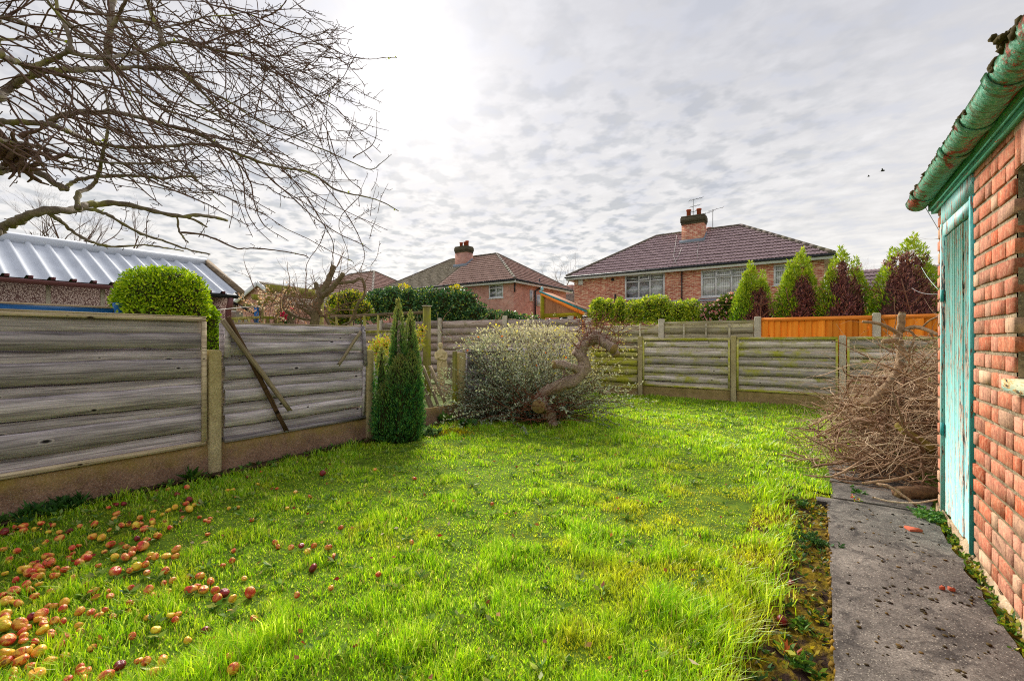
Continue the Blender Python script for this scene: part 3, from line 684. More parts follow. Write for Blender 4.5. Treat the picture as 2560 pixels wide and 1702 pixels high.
rgb = np.random.default_rng(77)
def brick_mb(y0, y1, z0, z1, xf, rg, dep=.05):
    j = lambda: .0022*rg.normal(); c = .0025
    x1 = xf+dep; xm = xf+.002; pr = .002*abs(rg.normal())
    O = [(xm, y0+j(), z0+j()), (xm, y1+j(), z0+j()), (xm, y1+j(), z1+j()), (xm, y0+j(), z1+j())]
    I = [(xf-pr, y0+c+abs(j()), z0+c), (xf-pr, y1-c, z0+c+abs(j())), (xf-pr, y1-c-abs(j()), z1-c), (xf-pr, y0+c, z1-c)]
    B = [(x1, y, z) for (_, y, z) in O]
    mb = MB(); mb.add(O+I+B, [[[4, 7, 6, 5]], [[0, 4, 5, 1], [1, 5, 6, 2], [2, 6, 7, 3], [3, 7, 4, 0], [8, 0, 1, 9], [9, 1, 2, 10], [10, 2, 3, 11], [11, 3, 0, 8]]]); return mb
wallo = bpy.data.objects['wall']
CH = .0945; nb = 0
def lay(ya, yb, z0, z1, start):
    y = yb; k = start
    while y > ya+.03:
        L = (.214 if k % 2 == 0 else .103)*rgb.uniform(.96, 1.04); y0 = max(y-L, ya)
        if y0-ya < .04: y0 = ya
        brick_mb(y0, y, z0, z1, XW, rgb).build('brick', gbrick_m, wallo, origin=(XW, (y0+y)/2, (z0+z1)/2)); y = y0-.013; k += 1
for i in range(25):
    z0 = .045+i*CH; z1 = z0+CH-.021
    zm = (z0+z1)/2
    if z1 > 2.40: break
    ya = WIN[1]+.0 if WIN[2]-.02 < zm < WIN[3]+.19 else 2.25
    lay(ya, DOOR[0]-.014, z0, z1, i % 2+(1 if i % 5 == 0 else 0))
    lay(DOOR[1]+.012, YE, z0, z1, 1+(i % 2))
y = WIN[1]-.002                                  # soldier course over the window
while y > 2.3:
    brick_mb(y-.072, y, WIN[3]+.003, WIN[3]+.20, XW, rgb).build('lintel_brick', gbrick_m, wallo, origin=(XW, y, 2.24)); y -= .084
# crumbling base
m_ = MB(); yy = np.linspace(-1.4, 4.84, 90); rgp = np.random.default_rng(9)
A = np.stack([np.full_like(yy, XW-.02)+.012*rgp.normal(size=90), yy, np.full_like(yy, -.06)], -1); B = np.stack([XW-.008+.008*rgp.normal(size=90), yy, .03+.02*rgp.normal(size=90)], -1); Cc = np.stack([np.full_like(yy, XW+.02), yy, .055+.025*rgp.normal(size=90)], -1)
V = np.stack([A, B, Cc], 1).reshape(-1, 3); k = np.arange(89)*3
m_.add(V, [np.concatenate([np.stack([k, k+3, k+4, k+1], -1), np.stack([k+1, k+4, k+5, k+2], -1)])]); m_.build('plinth', render_m, gar, smooth=True)
# door
door = MB(); door.rng((XW+.028, DOOR[0]+.03, .05), (XW+.05, DOOR[1]-.03, 2.33))
door = door.build('door', teal_m, gar, origin=(XW, 4.27, 0))
yb = np.linspace(DOOR[0]+.035, DOOR[1]-.035, 8); rgd = np.random.default_rng(4)
for a, b in zip(yb[:-1], yb[1:]):
    m_ = MB(); c = .006; o_ = .002*rgd.normal(); x0 = XW+.004+o_
    zb, zt = .05+.012*rgd.normal(), 2.10
    pr = [(x0+.02, a+.002), (x0+c, a+.002), (x0, a+.002+c), (x0, (a+b)/2-.006), (x0+.005, (a+b)/2), (x0, (a+b)/2+.006), (x0, b-.002-c), (x0+c, b-.002), (x0+.02, b-.002)]
    V = [(x, y, z) for z in (zb, zt) for x, y in pr]; n = len(pr)
    m_.add(V, [[[i, i+1, n+i+1, n+i] for i in range(n-1)], [list(range(n))], [list(range(2*n-1, n-1, -1))]]); m_.build('door_board', door_m, door, origin=(XW, (a+b)/2, 1))
m_ = MB(); m_.rng((XW-.006, DOOR[0]+.032, 2.112), (XW+.026, DOOR[1]-.032, 2.20)); m_.build('door_top_rail', door_m, door)
m_ = MB(); m_.rng((XW-.012, DOOR[0]+.002, 2.21), (XW+.05, DOOR[1]-.002, 2.338)); m_.build('door_head', door_m, gar)
for ya, yb_ in ((DOOR[0]-.010, DOOR[0]+.028), (DOOR[1]-.026, DOOR[1]+.008)):
    m_ = MB(); m_.rng((XW-.014, ya, .03), (XW+.05, yb_, 2.208)); m_.build('door_frame', teal_m if ya < 4 else door_m, gar)
for z in (.62, 1.62):
    m_ = MB(); m_.rng((XW-.018, DOOR[1]-.05, z), (XW-.004, DOOR[1]-.012, z+.09)); m_.build('hinge', teal_m, door)
# window
win = MB(); x0 = XW+.05
for (a, b, c, e) in ((WIN[1]-.055, WIN[1]-.003, WIN[2]+.06, WIN[3]-.003), (WIN[0]+.003, WIN[0]+.055, WIN[2]+.06, WIN[3]-.003), (WIN[0]+.055, WIN[1]-.055, WIN[3]-.06, WIN[3]-.003), (WIN[0]+.055, WIN[1]-.055, WIN[2]+.06, WIN[2]+.11), (2.40, 2.45, WIN[2]+.11, WIN[3]-.06)):
    win.rng((x0, a, c), (x0+.05, b, e))
win = win.build('window', peel_paint('peeling_white_frame', S(222, 214, 204, .85), S(196, 176, 160, .8), S(140, 96, 70, .8), 2, .5), gar)
m_ = MB(); m_.rng((x0+.025, WIN[0]+.056, WIN[2]+.111), (x0+.029, WIN[1]-.056, WIN[3]-.061)); m_.build('pane', plain('grimy_pane', S(120, 140, 126, .8), .25, .5, .25, 20), win)
m_ = MB(); m_.rng((XW-.045, WIN[0]-.02, WIN[2]+.003), (XW+.11, WIN[1]-.004, WIN[2]+.058)); m_.build('sill', peel_paint('peeling_sill', S(170, 216, 206, .85), S(226, 190, 120, .85), S(214, 170, 110, .85), 1, .75), gar)
# eaves
m_ = MB(); m_.rng((XW-.03, -1.5, 2.345), (XW+.011, 4.93, 2.372)); m_.build('soffit', fascia_m, gar)
m_ = MB(); m_.rng((XW-.045, -1.5, 2.373), (XW-.018, 4.95, 2.50)); m_.build('fascia', fascia_m, gar)
def half_round(y0, y1, r, cx, cz, th=.006, k=12, ny=24, wob=0.0, rg=None):
    a = np.linspace(math.pi, 2*math.pi, k); ys = np.linspace(y0, y1, ny); mb = MB()
    w = wob*np.cumsum((rg or R0).normal(size=(ny, 1)), 0)*.2 if wob else np.zeros((ny, 1))
    def sh(rr): return np.stack([cx+rr*np.cos(a)[None]+w, np.repeat(ys[:, None], k, 1), cz+rr*np.sin(a)[None]+w*.5], -1)
    Vo, Vi = sh(r), sh(r-th); i, j = np.meshgrid(np.arange(ny-1), np.arange(k-1), indexing='ij')
    q = np.stack([i*k+j, (i+1)*k+j, (i+1)*k+j+1, i*k+j+1], -1).reshape(-1, 4); N = ny*k
    rim = [[i_*k+e, (i_+1)*k+e, N+(i_+1)*k+e, N+i_*k+e] for i_ in range(ny-1) for e in (0, k-1)]
    end = [[b*k+j_, b*k+j_+1, N+b*k+j_+1, N+b*k+j_] for j_ in range(k-1) for b in (0, ny-1)]
    mb.add(np.vstack([Vo.reshape(-1, 3), Vi.reshape(-1, 3)]), [q, (q+N)[:, ::-1], rim, end]); return mb
GC = (.662, 2.465)
gut = half_round(-1.5, 4.98, .075, *GC, ny=90, wob=.0015, rg=np.random.default_rng(2)).build('gutter', gutter_m, gar, smooth=True)
for y in (4.66, 3.66, 3.24, 2.76): half_round(y-.035, y+.035, .083, *GC, ny=3).build('gutter_collar', gutter_m, gut, smooth=True)
m_ = MB(); rgm = np.random.default_rng(12)
for k in range(70):
    y = rgm.uniform(1.6, 4.9); r = rgm.uniform(.006, .022)
    m_.ball((GC[0]-.072+rgm.uniform(0, .03), y, GC[1]+rgm.uniform(-.01, .008)), (r, r*1.5, r), 6, 4, jit=.2, rg=rgm)
[m_.ball((GC[0]-.06+.02*rgm.normal(), 2.5+.035*rgm.normal(), GC[1]+.02+.015*rgm.normal()), .014, 6, 4, jit=.2, rg=rgm) for _ in range(24)]
tag(m_.build('gutter_moss', plain('gutter_moss', S(70, 60, 30), .95, .1, .5, 40), gut), kind='stuff')
m_ = MB(); ys = np.arange(-1.5, 4.97, .0365); zc = .022*np.cos(ys*2*math.pi/.146)
V = np.stack([np.stack([np.full_like(ys, .655), ys, 2.50+zc], -1), np.stack([np.full_like(ys, 3.75), ys, 3.06+zc], -1), np.stack([np.full_like(ys, .655), ys, 2.492+zc], -1), np.stack([np.full_like(ys, 3.75), ys, 3.052+zc], -1)], 1).reshape(-1, 3)
k = np.arange(len(ys)-1)*4; m_.add(V, [np.concatenate([np.stack([k, k+1, k+5, k+4], -1), np.stack([k+2, k+6, k+7, k+3], -1), np.stack([k, k+4, k+6, k+2], -1)])])
m_.build('roof', concrete('asbestos_sheet', S(150, 146, 136, .8), S(110, 106, 96, .8)), gar, smooth=True)
# wires from the eaves
for i, (a, b, sag) in enumerate((((2312, 516, 4.93), (2347, 575, 4.88), .0), ((2293, 590, 8.5), (2347, 597, 4.88), .02), ((2304, 668, 8.5), (2347, 725, 4.88), .02), ((2280, 720, 8.5), (2348, 735, 4.88), .03))):
    p, q = at(a[0], a[1], Y=a[2]), at(b[0], b[1], Y=b[2]); u = np.linspace(0, 1, 8)[:, None]
    P = p+(q-p)*u; P[:, 2] -= sag*4*(u*(1-u))[:, 0]
    m_ = MB(); m_.tube(P, .0022, 4); o = m_.build('wire', plain('wire_%d' % i, S(150, 150, 150) if i != 2 else S(190, 214, 206), .5, .4), origin=p)
    tag(o, ['thin grey wire hanging from the gutter end', 'thin dark wire from the top of the rightmost conifer to the garage', 'pale green cord across the brown side of the rightmost conifer', 'grey wire low across the dead side of the rightmost conifer'][i], 'wire')

# ------------------------------------------------------------------ houses
def tile_mesh(w, g, lift=.060, th=.012):
    """one interlocking roof tile: two rolls, thick front edge; local u across, v up the slope, n out"""
    us = np.array([0, .14, .32, .5, .64, .82, 1.0])*w; hs = np.array([.0, .034, .030, .0, .034, .030, .0])*(w/.33); n = len(us)
    V = [(u, 0, lift+h) for u, h in zip(us, hs)]+[(u, g*1.06, h*.9) for u, h in zip(us, hs)]+[(u, 0, lift+h-th-.01) for u, h in zip(us, hs)]
    Fc = [[i, i+1, n+i+1, n+i] for i in range(n-1)]+[[2*n+i, 2*n+i+1, i+1, i] for i in range(n-1)]
    return np.array(V), np.array(Fc)
def inside(poly, u, v):
    c = np.zeros(u.shape, bool); n = len(poly)
    for i in range(n):
        (x1, y1), (x2, y2) = poly[i], poly[(i+1) % n]
        cond = ((y1 > v) != (y2 > v)) & (u < (x2-x1)*(v-y1)/(y2-y1+1e-12)+x1); c ^= cond
    return c
def tiled_slope(parent, pts, mat, w=.33, g=.37, single=0, span=None):
    """pts: eave start, eave end, then up; tiles cover the polygon. The `single` nearest tiles are objects, the rest one part"""
    P = np.asarray(pts, float); o = P[0]; u = unit(P[1]-P[0]); nrm = unit(np.cross(P[1]-P[0], P[2]-P[0])); v = np.cross(nrm, u)
    if nrm[2] < 0: nrm = -nrm; v = -v if (P[2]-P[0]) @ v < 0 else v
    poly = [((p-o) @ u, (p-o) @ v) for p in P]; U1 = max(p[0] for p in poly); U0 = min(p[0] for p in poly); V1 = max(p[1] for p in poly)
    base = MB(); base.add(P-nrm*.02, [[list(range(len(P)))]]); base.build('roof_deck', mat, parent)
    uu = np.arange(U0, U1, w); vv = np.arange(0, V1-g*.4, g); A, B = np.meshgrid(uu, vv, indexing='ij'); A = A.ravel(); B = B.ravel()
    k = inside(poly, A+w/2, B+g*.5)
    if span is not None: k &= (A+w/2 >= span[0]) & (A+w/2 < span[1])
    A, B = A[k], B[k]; W3 = o+A[:, None]*u+B[:, None]*v
    order = np.argsort(np.linalg.norm(W3-C0, axis=1)); tv, tf = tile_mesh(w, g); Rm = np.stack([u, v, nrm], 1)
    rg = np.random.default_rng(len(A)); j = rg.normal(size=len(A))*.003
    if single:
        mbt = MB(); mbt.add(tv, [tf]); me = mbt.mesh('roof_tile'); from mathutils import Matrix
        eul = Matrix(Rm.tolist()).to_euler()
        for t_ in order[:single]:
            ob = link('roof_tile', me, mat, parent, W3[t_]+nrm*j[t_]); ob.rotation_euler = eul
    rest = order[single:]
    if len(rest):
        Vv = (tv @ Rm.T)[None]+(W3[rest]+nrm*j[rest][:, None])[:, None]; n = len(tv)
        mbr = MB(); mbr.add(Vv.reshape(-1, 3), [(tf[None]+(np.arange(len(rest))*n)[:, None, None]).reshape(-1, 4)])
        tag(mbr.build('roof_tiles', mat, parent), kind='stuff')
ridge_m = tile_mat('ridge_tile', S(134, 122, 112, .85), S(110, 100, 92, .85), S(130, 128, 92, .8))
def ridge_tiles(parent, a, b, mat, r=.11, L=.45):
    a = np.asarray(a, float); b = np.asarray(b, float); n = max(1, int(np.linalg.norm(b-a)/L)); mb = MB(); dirv = (b-a)/n
    for i in range(n): mb.tube([a+dirv*i+[0, 0, .0], a+dirv*(i+.97)+[0, 0, .012]], [r, r*.93], 8)
    mat = ridge_m
    mb.build('ridge_tiles', mat, parent)
def window_unit(root, px0, py0, px1, py1, Y, cols, vent=None, blinds='vertical', splitz=.30, recess=.035):
    a = at(px0, py1, Y=Y); b = at(px1, py0, Y=Y); x0, x1, z0, z1 = a[0], b[0], a[2], at((px0+px1)/2, (py0+py1)/2, Y=Y)[2]*2-a[2]
    z0 = at((px0+px1)/2, py1, Y=Y)[2]; z1 = at((px0+px1)/2, py0, Y=Y)[2]
    yf = Y+recess; f = MB(); T = .09
    for r in ((x0, x1, z0, z0+T), (x0, x1, z1-T, z1), (x0, x0+T, z0+T, z1-T), (x1-T, x1, z0+T, z1-T)): f.rng((r[0], yf-.03, r[2]), (r[1], yf+.03, r[3]))
    xs = [x0+(x1-x0)*c for c in cols]; zsx = z1-(z1-z0)*splitz
    for x in xs: f.rng((x-.035, yf-.028, z0+T), (x+.035, yf+.028, z1-T))
    edges = [x0+T]+xs+[x1-T]
    for i in range(len(edges)-1):
        f.rng((edges[i]+.035 if i else edges[i], yf-.026, zsx-.03), (edges[i+1]-.035 if i < len(edges)-2 else edges[i+1], yf+.026, zsx+.03))
    w = f.build('window', white_up, root, origin=((x0+x1)/2, Y, z0))
    m_ = MB(); m_.rng((x0-.06, Y-.06, z0-.05), (x1+.06, yf-.031, z0-.002)); m_.build('sill', white_up, w)
    for i in range(len(edges)-1):
        for c, e in ((z0+T, zsx-.03), (zsx+.03, z1-T)):
            if vent == i and c > zsx: continue
            m_ = MB(); m_.rng((edges[i]+.01, yf-.004, c), (edges[i+1]-.01, yf+.004, e)); m_.build('pane', glass_m, w)
    if vent is not None:      # top light propped open
        xa, xb = edges[vent]+.02, edges[vent+1]-.02; hgt = z1-T-zsx-.03; R = rotx(RAD(-22)); piv = np.array([0, yf-.032, z1-T])
        v = MB()
        for (p0, p1, q0, q1) in ((xa, xb, -.06, 0), (xa, xb, -hgt, -hgt+.06), (xa, xa+.06, -hgt+.06, -.06), (xb-.06, xb, -hgt+.06, -.06)):
            v.box(R @ np.array([0, -.02, (q0+q1)/2])+piv+[(p0+p1)/2, 0, 0], (p1-p0, .04, q1-q0), R)
        v = v.build('top_light', white_up, w); m_ = MB(); m_.box(R @ np.array([0, -.02, -hgt/2])+piv+[(xa+xb)/2, 0, 0], (xb-xa-.12, .006, hgt-.12), R); m_.build('pane', glass_m, v)
    bl = MB(); yb = yf+.055
    if blinds == 'vertical':
        for x in np.arange(x0+.04, x1-.05, .09): bl.box((x+.045, yb, (z0+z1)/2), (.085, .004, z1-z0-.08), rotz(.22))
    else:
        for z in np.arange(z0+.1, z1-.05, .05): bl.box(((edges[-2]+edges[-1])/2, yb, z), (edges[-1]-edges[-2]-.05, .048, .004), rotx(.9))
    tag(bl.build('blind', blind_m, w))
    rm = MB(); rm.rng((x0-.02, Y+.34, z0-.02), (x1+.02, Y+.36, z1+.02)); rm.build('room_back', room_m, w)
    return (x0, x1, z0, z1)
def aerial(root, p, hgt, yaw, els, seed):
    mb = MB(); p = np.asarray(p, float); mb.tube([p, p+[0, 0, hgt]], .018, 5)
    for zf, L, n in els:
        R = rotz(yaw); c = p+[0, 0, hgt*zf]; dv = R @ np.array([1, 0, .25]); mb.tube([c-dv*L*.3, c+dv*L*.7], .012, 4)
        for k in np.linspace(-.28, .66, n): q = c+dv*L*k; e = R @ np.array([0, 1, 0])*.22; mb.tube([q-e, q+e], .008, 4)
    mb.build('aerial', dark_metal, root)
def chimney(root, x, y, w, dpt, zb, z1, pots, roofz, brickm):
    c = MB(); c.rng((x-w/2, y-dpt/2, zb), (x+w/2, y+dpt/2, z1-.55)); c.rng((x-w/2-.002, y-dpt/2-.002, z1-.549), (x+w/2+.002, y+dpt/2+.002, z1-.5))
    ch = c.build('chimney', brickm, root)
    t_ = MB()
    for i, (e, a, b) in enumerate(((.025, .50, .38), (.06, .38, .10), (.03, .10, 0.0))): t_.rng((x-w/2-e, y-dpt/2-e, z1-a), (x+w/2+e, y+dpt/2+e, z1-b-.001))
    t_.build('chimney_cap', brickwork('sooty_brick_%d' % int(abs(x)*10), S(92, 84, 68), S(76, 68, 56), S(110, 104, 84)), ch)
    for (dx, dy, hh) in pots:
        p = MB(); p.lathe([(.13, z1-.05), (.12, z1+hh*.8), (.15, z1+hh*.82), (.15, z1+hh), (.10, z1+hh), (.09, z1+hh*.5)], (x+dx, y+dy, 0), 10); p.build('chimney_pot', terracotta, ch, smooth=False)
    f = MB(); e = .07
    for (sx, yy_) in ((-1, 0), (1, 0)): f.bar((x+sx*(w/2+.012), y-dpt/2, roofz(y-dpt/2)+.09), (x+sx*(w/2+.012), y+dpt/2, roofz(y+dpt/2)+.09), .02, .22)
    f.rng((x-w/2-.08, y-dpt/2-.16, roofz(y-dpt/2-.16)+.02), (x+w/2+.08, y-dpt/2-.003, roofz(y-dpt/2)+.16)); f.build('flashing', lead_m, ch)
def semi(name, label, X0, X1, Y0, depth, eave, ridge, rx0, rx1, bm_, tiles, wins, single=0, fascia_c=white_up):
    """two-storey semi with a hipped roof"""
    root = empty(name, ((X0+X1)/2, Y0, 0), label, 'house'); ov = .38; Y1 = Y0+depth; ry = (Y0+Y1)/2
    rects = [window_unit(root, *w[:4], Y0, w[4], w[5], w[6]) for w in wins]
    m_ = MB(); facade(m_, X0, X1, 0, eave, rects, lambda u, z: (u, Y0, z))
    for (a, b, c, e) in rects:
        for (p, q) in (((a, c), (a, e)), ((b, c), (b, e)), ((a, c), (b, c)), ((a, e), (b, e))): m_.add([(p[0], Y0, p[1]), (q[0], Y0, q[1]), (q[0], Y0+.11, q[1]), (p[0], Y0+.11, p[1])], [[[0, 1, 2, 3]]])
    for (a, b, c, e) in (((X0, Y0), (X0, Y1), 0, eave), ((X1, Y0), (X1, Y1), 0, eave), ((X0, Y1), (X1, Y1), 0, eave)): m_.add([(a[0], a[1], c), (b[0], b[1], c), (b[0], b[1], e), (a[0], a[1], e)], [[[0, 1, 2, 3]]])
    m_.build('wall', bm_, root)
    E = [(X0-ov, Y0-ov, eave), (X1+ov, Y0-ov, eave), (X1+ov, Y1+ov, eave), (X0-ov, Y1+ov, eave)]; Ra, Rb = (rx0, ry, ridge), (rx1, ry, ridge)
    rf = MB(); rf.add([(X0-ov, Y0-ov, eave-.03), (X1+ov, Y0-ov, eave-.03), (X1+ov, Y1+ov, eave-.03), (X0-ov, Y1+ov, eave-.03)], [[[0, 3, 2, 1]]]); rf = rf.build('roof', fascia_c, root)
    xm = (X0+X1)/2; UU = (xm-(X0-ov), )
    if isinstance(tiles, tuple):
        tiled_slope(rf, [E[0], E[1], Rb, Ra], tiles[0], single=0, span=(-1, UU[0]), w=.26, g=.2); tiled_slope(rf, [E[0], E[1], Rb, Ra], tiles[1], single=single, span=(UU[0], 99))
        bpy.data.objects.remove([o for o in rf.children if o.name.startswith('roof_deck')][-1])
        tr = tiles[1]
    else: tiled_slope(rf, [E[0], E[1], Rb, Ra], tiles, single=single); tr = tiles
    tiled_slope(rf, [E[1], E[2], Rb], tr); tiled_slope(rf, [E[3], E[0], Ra], tr)
    bk = MB(); bk.add([E[2], E[3], Ra, Rb], [[[0, 1, 2, 3]]]); bk.build('back_slope', tr, rf)
    for a, b in ((Ra, Rb), (E[0], Ra), (E[1], Rb), (E[2], Rb), (E[3], Ra)): ridge_tiles(rf, np.array(a)+[0, 0, .03], np.array(b)+[0, 0, .03], tr)
    fa = MB()
    for a, b in ((E[0], E[1]), (E[1], E[2]), (E[3], E[0])): fa.bar(np.array(a)+[0, 0, -.13], np.array(b)+[0, 0, -.13], .04, .19)
    fa.build('fascia', fascia_c, root)
    gu = MB()
    off = {0: (0, -.08), 1: (.08, 0), 3: (-.08, 0)}
    for a, b, k in ((E[0], E[1], 0), (E[1], E[2], 1), (E[3], E[0], 3)): gu.tube([np.array(a)+[*off[k], -.04], np.array(b)+[*off[k], -.04]], .06, 8)
    gu.build('gutter', black_p, root)
    return root, lambda y: eave+(ridge-eave)*((y-(Y0-ov))/(ry-Y0+ov)), rf
h1, rz1, h1r = semi('semi_detached_house', 'red brick semi-detached house with brown hipped roof behind the orange fence', -12.85, .15, 26.0, 7.0, 5.32, 8.0, -8.7, -3.83, house_brick, tile_brown,
    [(1562, 684, 1662, 746, (.36, .64), 1, 'slats'), (1752, 671, 1871, 741, (.33, .66), 1, 'vertical'), (1934, 660, 1990, 712, (.5,), None, 'vertical')], single=300)
chimney(h1, at(1735, 620, Y=28.6)[0], 28.6, 1.25, .75, 6.4, 8.72, ((-.3, 0, .45), (.28, 0, .42)), rz1, house_brick)
m_ = MB(); p = at(1765, 575, Y=31.0); m_.rng((p[0]-.5, 30.7, 6.5), (p[0]+.5, 31.3, 8.15)); rear = m_.build('rear_chimney', house_brick, h1)
for dx in (-.2, .2): m_ = MB(); m_.lathe([(.13, 8.14), (.12, 8.4), (.15, 8.42), (.15, 8.5), (.1, 8.5), (.1, 8.2)], (p[0]+dx, 31, 0), 10); m_.build('chimney_pot', terracotta, rear)
cx = at(1733, 560, Y=28.6); aerial(h1, (cx[0], 28.6, 8.7), 1.05, .6, ((.98, .8, 5), (.6, .6, 4), (.3, .5, 3)), 1)
p = at(1763, 575, Y=30); aerial(h1, (p[0], 30, 7.9), 1.3, .3, ((.97, .7, 4),), 2); p = at(1782, 575, Y=30); aerial(h1, (p[0], 30, 7.9), 1.45, .4, ((.97, .9, 3),), 3)
# details of the near facade
def facebox(root, name, px0, py0, px1, py1, Y, mat, dep=.08):
    a, b = at(px0, py1, Y=Y), at(px1, py0, Y=Y); m_ = MB(); m_.rng((a[0], Y-dep, a[2]), (b[0], Y-.002, b[2])); return m_.build(name, mat, root)
facebox(h1, 'alarm_box', 1447, 696, 1458, 713, 26.0, white_up); facebox(h1, 'vent', 1509, 692, 1515, 698, 26.0, blind_m)
m_ = MB(); p = at(1532, 699, Y=25.97); m_.tube([p, p+[0, -.05, 0]], .09, 10); m_.build('flue', black_p, h1)
m_ = MB(); p = at(1705, 680, Y=25.93); m_.tube([(p[0], 25.9, 5.2), (p[0], 25.9, 3.4)], .035, 6); m_.build('downpipe', black_p, h1)
m_ = MB(); p = at(1538, 735, Y=25.9); q = at(1538, 755, Y=25.9); m_.tube([q, p], .05, 6); m_.build('soil_pipe', black_p, h1)
# lean-to along the ground floor
lt = MB(); lx0, lx1 = at(1412, 770, Y=24.2)[0], at(1900, 770, Y=24.2)[0]
lt.rng((lx0, 24.2, 0), (lx1, 25.99, 2.62)); lto = lt.build('extension', house_brick, h1)
tiled_slope(lto, [(lx0-.2, 23.95, 2.72), (lx1+.2, 23.95, 2.72), (lx1+.2, 25.98, 3.42), (lx0+1.2, 25.98, 3.42)], tile_brown2)
m_ = MB(); m_.rng((lx0-.2, 23.97, 2.45), (lx1+.2, 24.0, 2.68)); m_.build('fascia', white_up, lto)
m_ = MB(); m_.tube([(lx0-.2, 23.9, 2.68), (lx1+.2, 23.9, 2.68)], .06, 6); m_.build('gutter', black_p, lto)
m_ = MB(); m_.bar((lx0+1.2, 25.93, 3.47), (lx1+.2, 25.93, 3.47), .12, .12); m_.build('flashing', lead_m, lto)
# cables slack on the roof
for i, pts in enumerate((((1692, 588), (1688, 618), (1684, 640), (1690, 655), (1693, 664)), ((1704, 620), (1697, 640), (1688, 652), (1680, 665)), ((1748, 600), (1744, 630), (1742, 655)))):
    Pp = []
    for a in pts:
        d_ = ray(*a); n_ = np.array([0, -(8.0-5.32)/3.88, 1.0]); k = (np.array([0, 25.62, 5.42])-C0) @ n_/(d_ @ n_); Pp.append(C0+d_*k)
    m_ = MB(); m_.tube(Pp, .012, 4); m_.build('cable', plain('roof_cable_%d' % i, S(170, 166, 160), .6, .2), h1)

h2, rz2, h2r = semi('semi_detached_house', 'brick semi-detached house with half grey, half brown hipped roof beyond the ivy hedge', -29.8, -16.8, 25.0, 7.5, 5.32, 8.05, -25.7, -20.9, house_brick2, (tile_grey, tile_brown2),
    [(1027, 726, 1082, 752, (.33, .66), None, 'vertical'), (1222, 710, 1258, 745, (.5,), None, 'slats'), (973, 730, 988, 742, (.5,), None, 'vertical')])
cxx = at(1160, 640, Y=27.8)[0]; chimney(h2, cxx, 27.8, 1.15, .8, 6.3, 8.75, ((-.28, 0, .38), (.05, .1, .40), (.32, 0, .44)), rz2, house_brick2)
p = at(1137, 645, Y=28.0); aerial(h2, (p[0], 28.6, 7.7), 1.25, .3, ((.95, .6, 3), (.85, .4, 3)), 4)
m_ = MB(); p = at(1207, 637, Y=30.5); m_.rng((p[0]-.5, 30.2, 6.5), (p[0]+.5, 30.8, 8.2)); rear = m_.build('rear_chimney', house_brick2, h2)
for dx in (-.3, 0, .3): m_ = MB(); m_.lathe([(.13, 8.19), (.12, 8.3), (.15, 8.3), (.15, 8.38), (.1, 8.38), (.1, 8.25)], (p[0]+dx, 30.5, 0), 8); m_.build('chimney_pot', terracotta, rear)
# side wall windows and pipes
def sidebox(root, name, px0, py0, px1, py1, X, mat, dep=.06):
    a, b = at(px0, py1, X=X), at(px1, py0, X=X); m_ = MB(); m_.rng((X+.002, a[1], a[2]), (X+dep, b[1], b[2])); return m_.build(name, mat, root)
for r in ((1324, 726, 1332, 753), (1341, 738, 1351, 765)):
    w = sidebox(h2, 'window', *r, -16.8, white_up, .05); sidebox(w, 'pane', r[0]+2, r[1]+3, r[2]-2, r[3]-3, -16.745, plain('frosted_pane_%d' % r[0], S(170, 184, 200), .2, .5), .012)
m_ = MB(); pts = [at(1349, 697, X=-16.7), at(1349, 722, X=-16.7), at(1338, 728, X=-16.7), at(1338, 790, X=-16.7)]; m_.tube(pts, .06, 7); m_.build('soil_pipe', black_p, h2)
m_ = MB(); pts = [at(1287, 704, X=-16.7), at(1287, 730, X=-16.7)]; m_.tube(pts, .05, 7); m_.build('downpipe', black_p, h2)

h3, rz3, h3r = semi('semi_detached_house', 'distant brick house with dark hipped roof behind the pruned bare tree', -44.5, -31.7, 25.6, 7.5, 5.32, 8.05, -40.0, -36.2, house_brick2, tile_brown2,
    [(912, 738, 925, 746, (.5,), None, 'vertical')])
# far gabled house, left, and low roofs between the houses
def gable_house(name, label, A, B, dvec, eave, ridge, ov, bm_, tm_):
    """gable end from A to B (ground points), body runs back along dvec"""
    A, B, dvec = (np.asarray(v, float) for v in (A, B, dvec)); root = empty(name, A, label, 'house'); M_ = (A+B)/2; up_ = np.array([0, 0, 1.0])
    m_ = MB(); m_.add([A, B, B+up_*eave, M_+up_*ridge, A+up_*eave, A+dvec, B+dvec, B+dvec+up_*eave, M_+dvec+up_*ridge, A+dvec+up_*eave], [[[0, 1, 2, 3, 4]], [[1, 6, 7, 2], [5, 0, 4, 9]], [[5, 9, 8, 7, 6]]]); m_.build('wall', bm_, root)
    for P_, nm in ((A, 'a'), (B, 'b')):
        o = (P_-M_)*.12; f = -unit(dvec)*ov; e0 = P_+up_*eave+o-up_*.2
        tiled_slope(root, [e0+f, e0+dvec, M_+dvec+up_*(ridge+.06), M_+f+up_*(ridge+.06)], tm_, w=.35, g=.3)
        m_ = MB(); m_.bar(e0+f*1.05-up_*.06, M_+f*1.05+up_*(ridge-.02), .05, .22); m_.build('barge_board', white_up, root)
    return root
a = at(590, 740, Z=27); b = at(712, 740, Z=26); a[2] = b[2] = 0
dv = unit(np.array([-(b-a)[1], (b-a)[0], 0]))*8
if dv @ Fw < 0: dv = -dv
gable_house('gabled_house', 'small brick house gable with white barge boards beyond the white-roofed garage', a, b, dv, 3.6, 4.66, .2, house_brick2, tile_grey)
a = at(1400, 735, Z=60); b = at(1470, 735, Z=60); a[2] = b[2] = 0
g2 = empty('distant_house', a, 'far pale brown roof with a chimney in the gap between the two houses', 'house')
m_ = MB(); m_.rng((a[0]-1, a[1], 0), (b[0]+2, a[1]+6, 5.6)); m_.build('wall', house_brick2, g2)
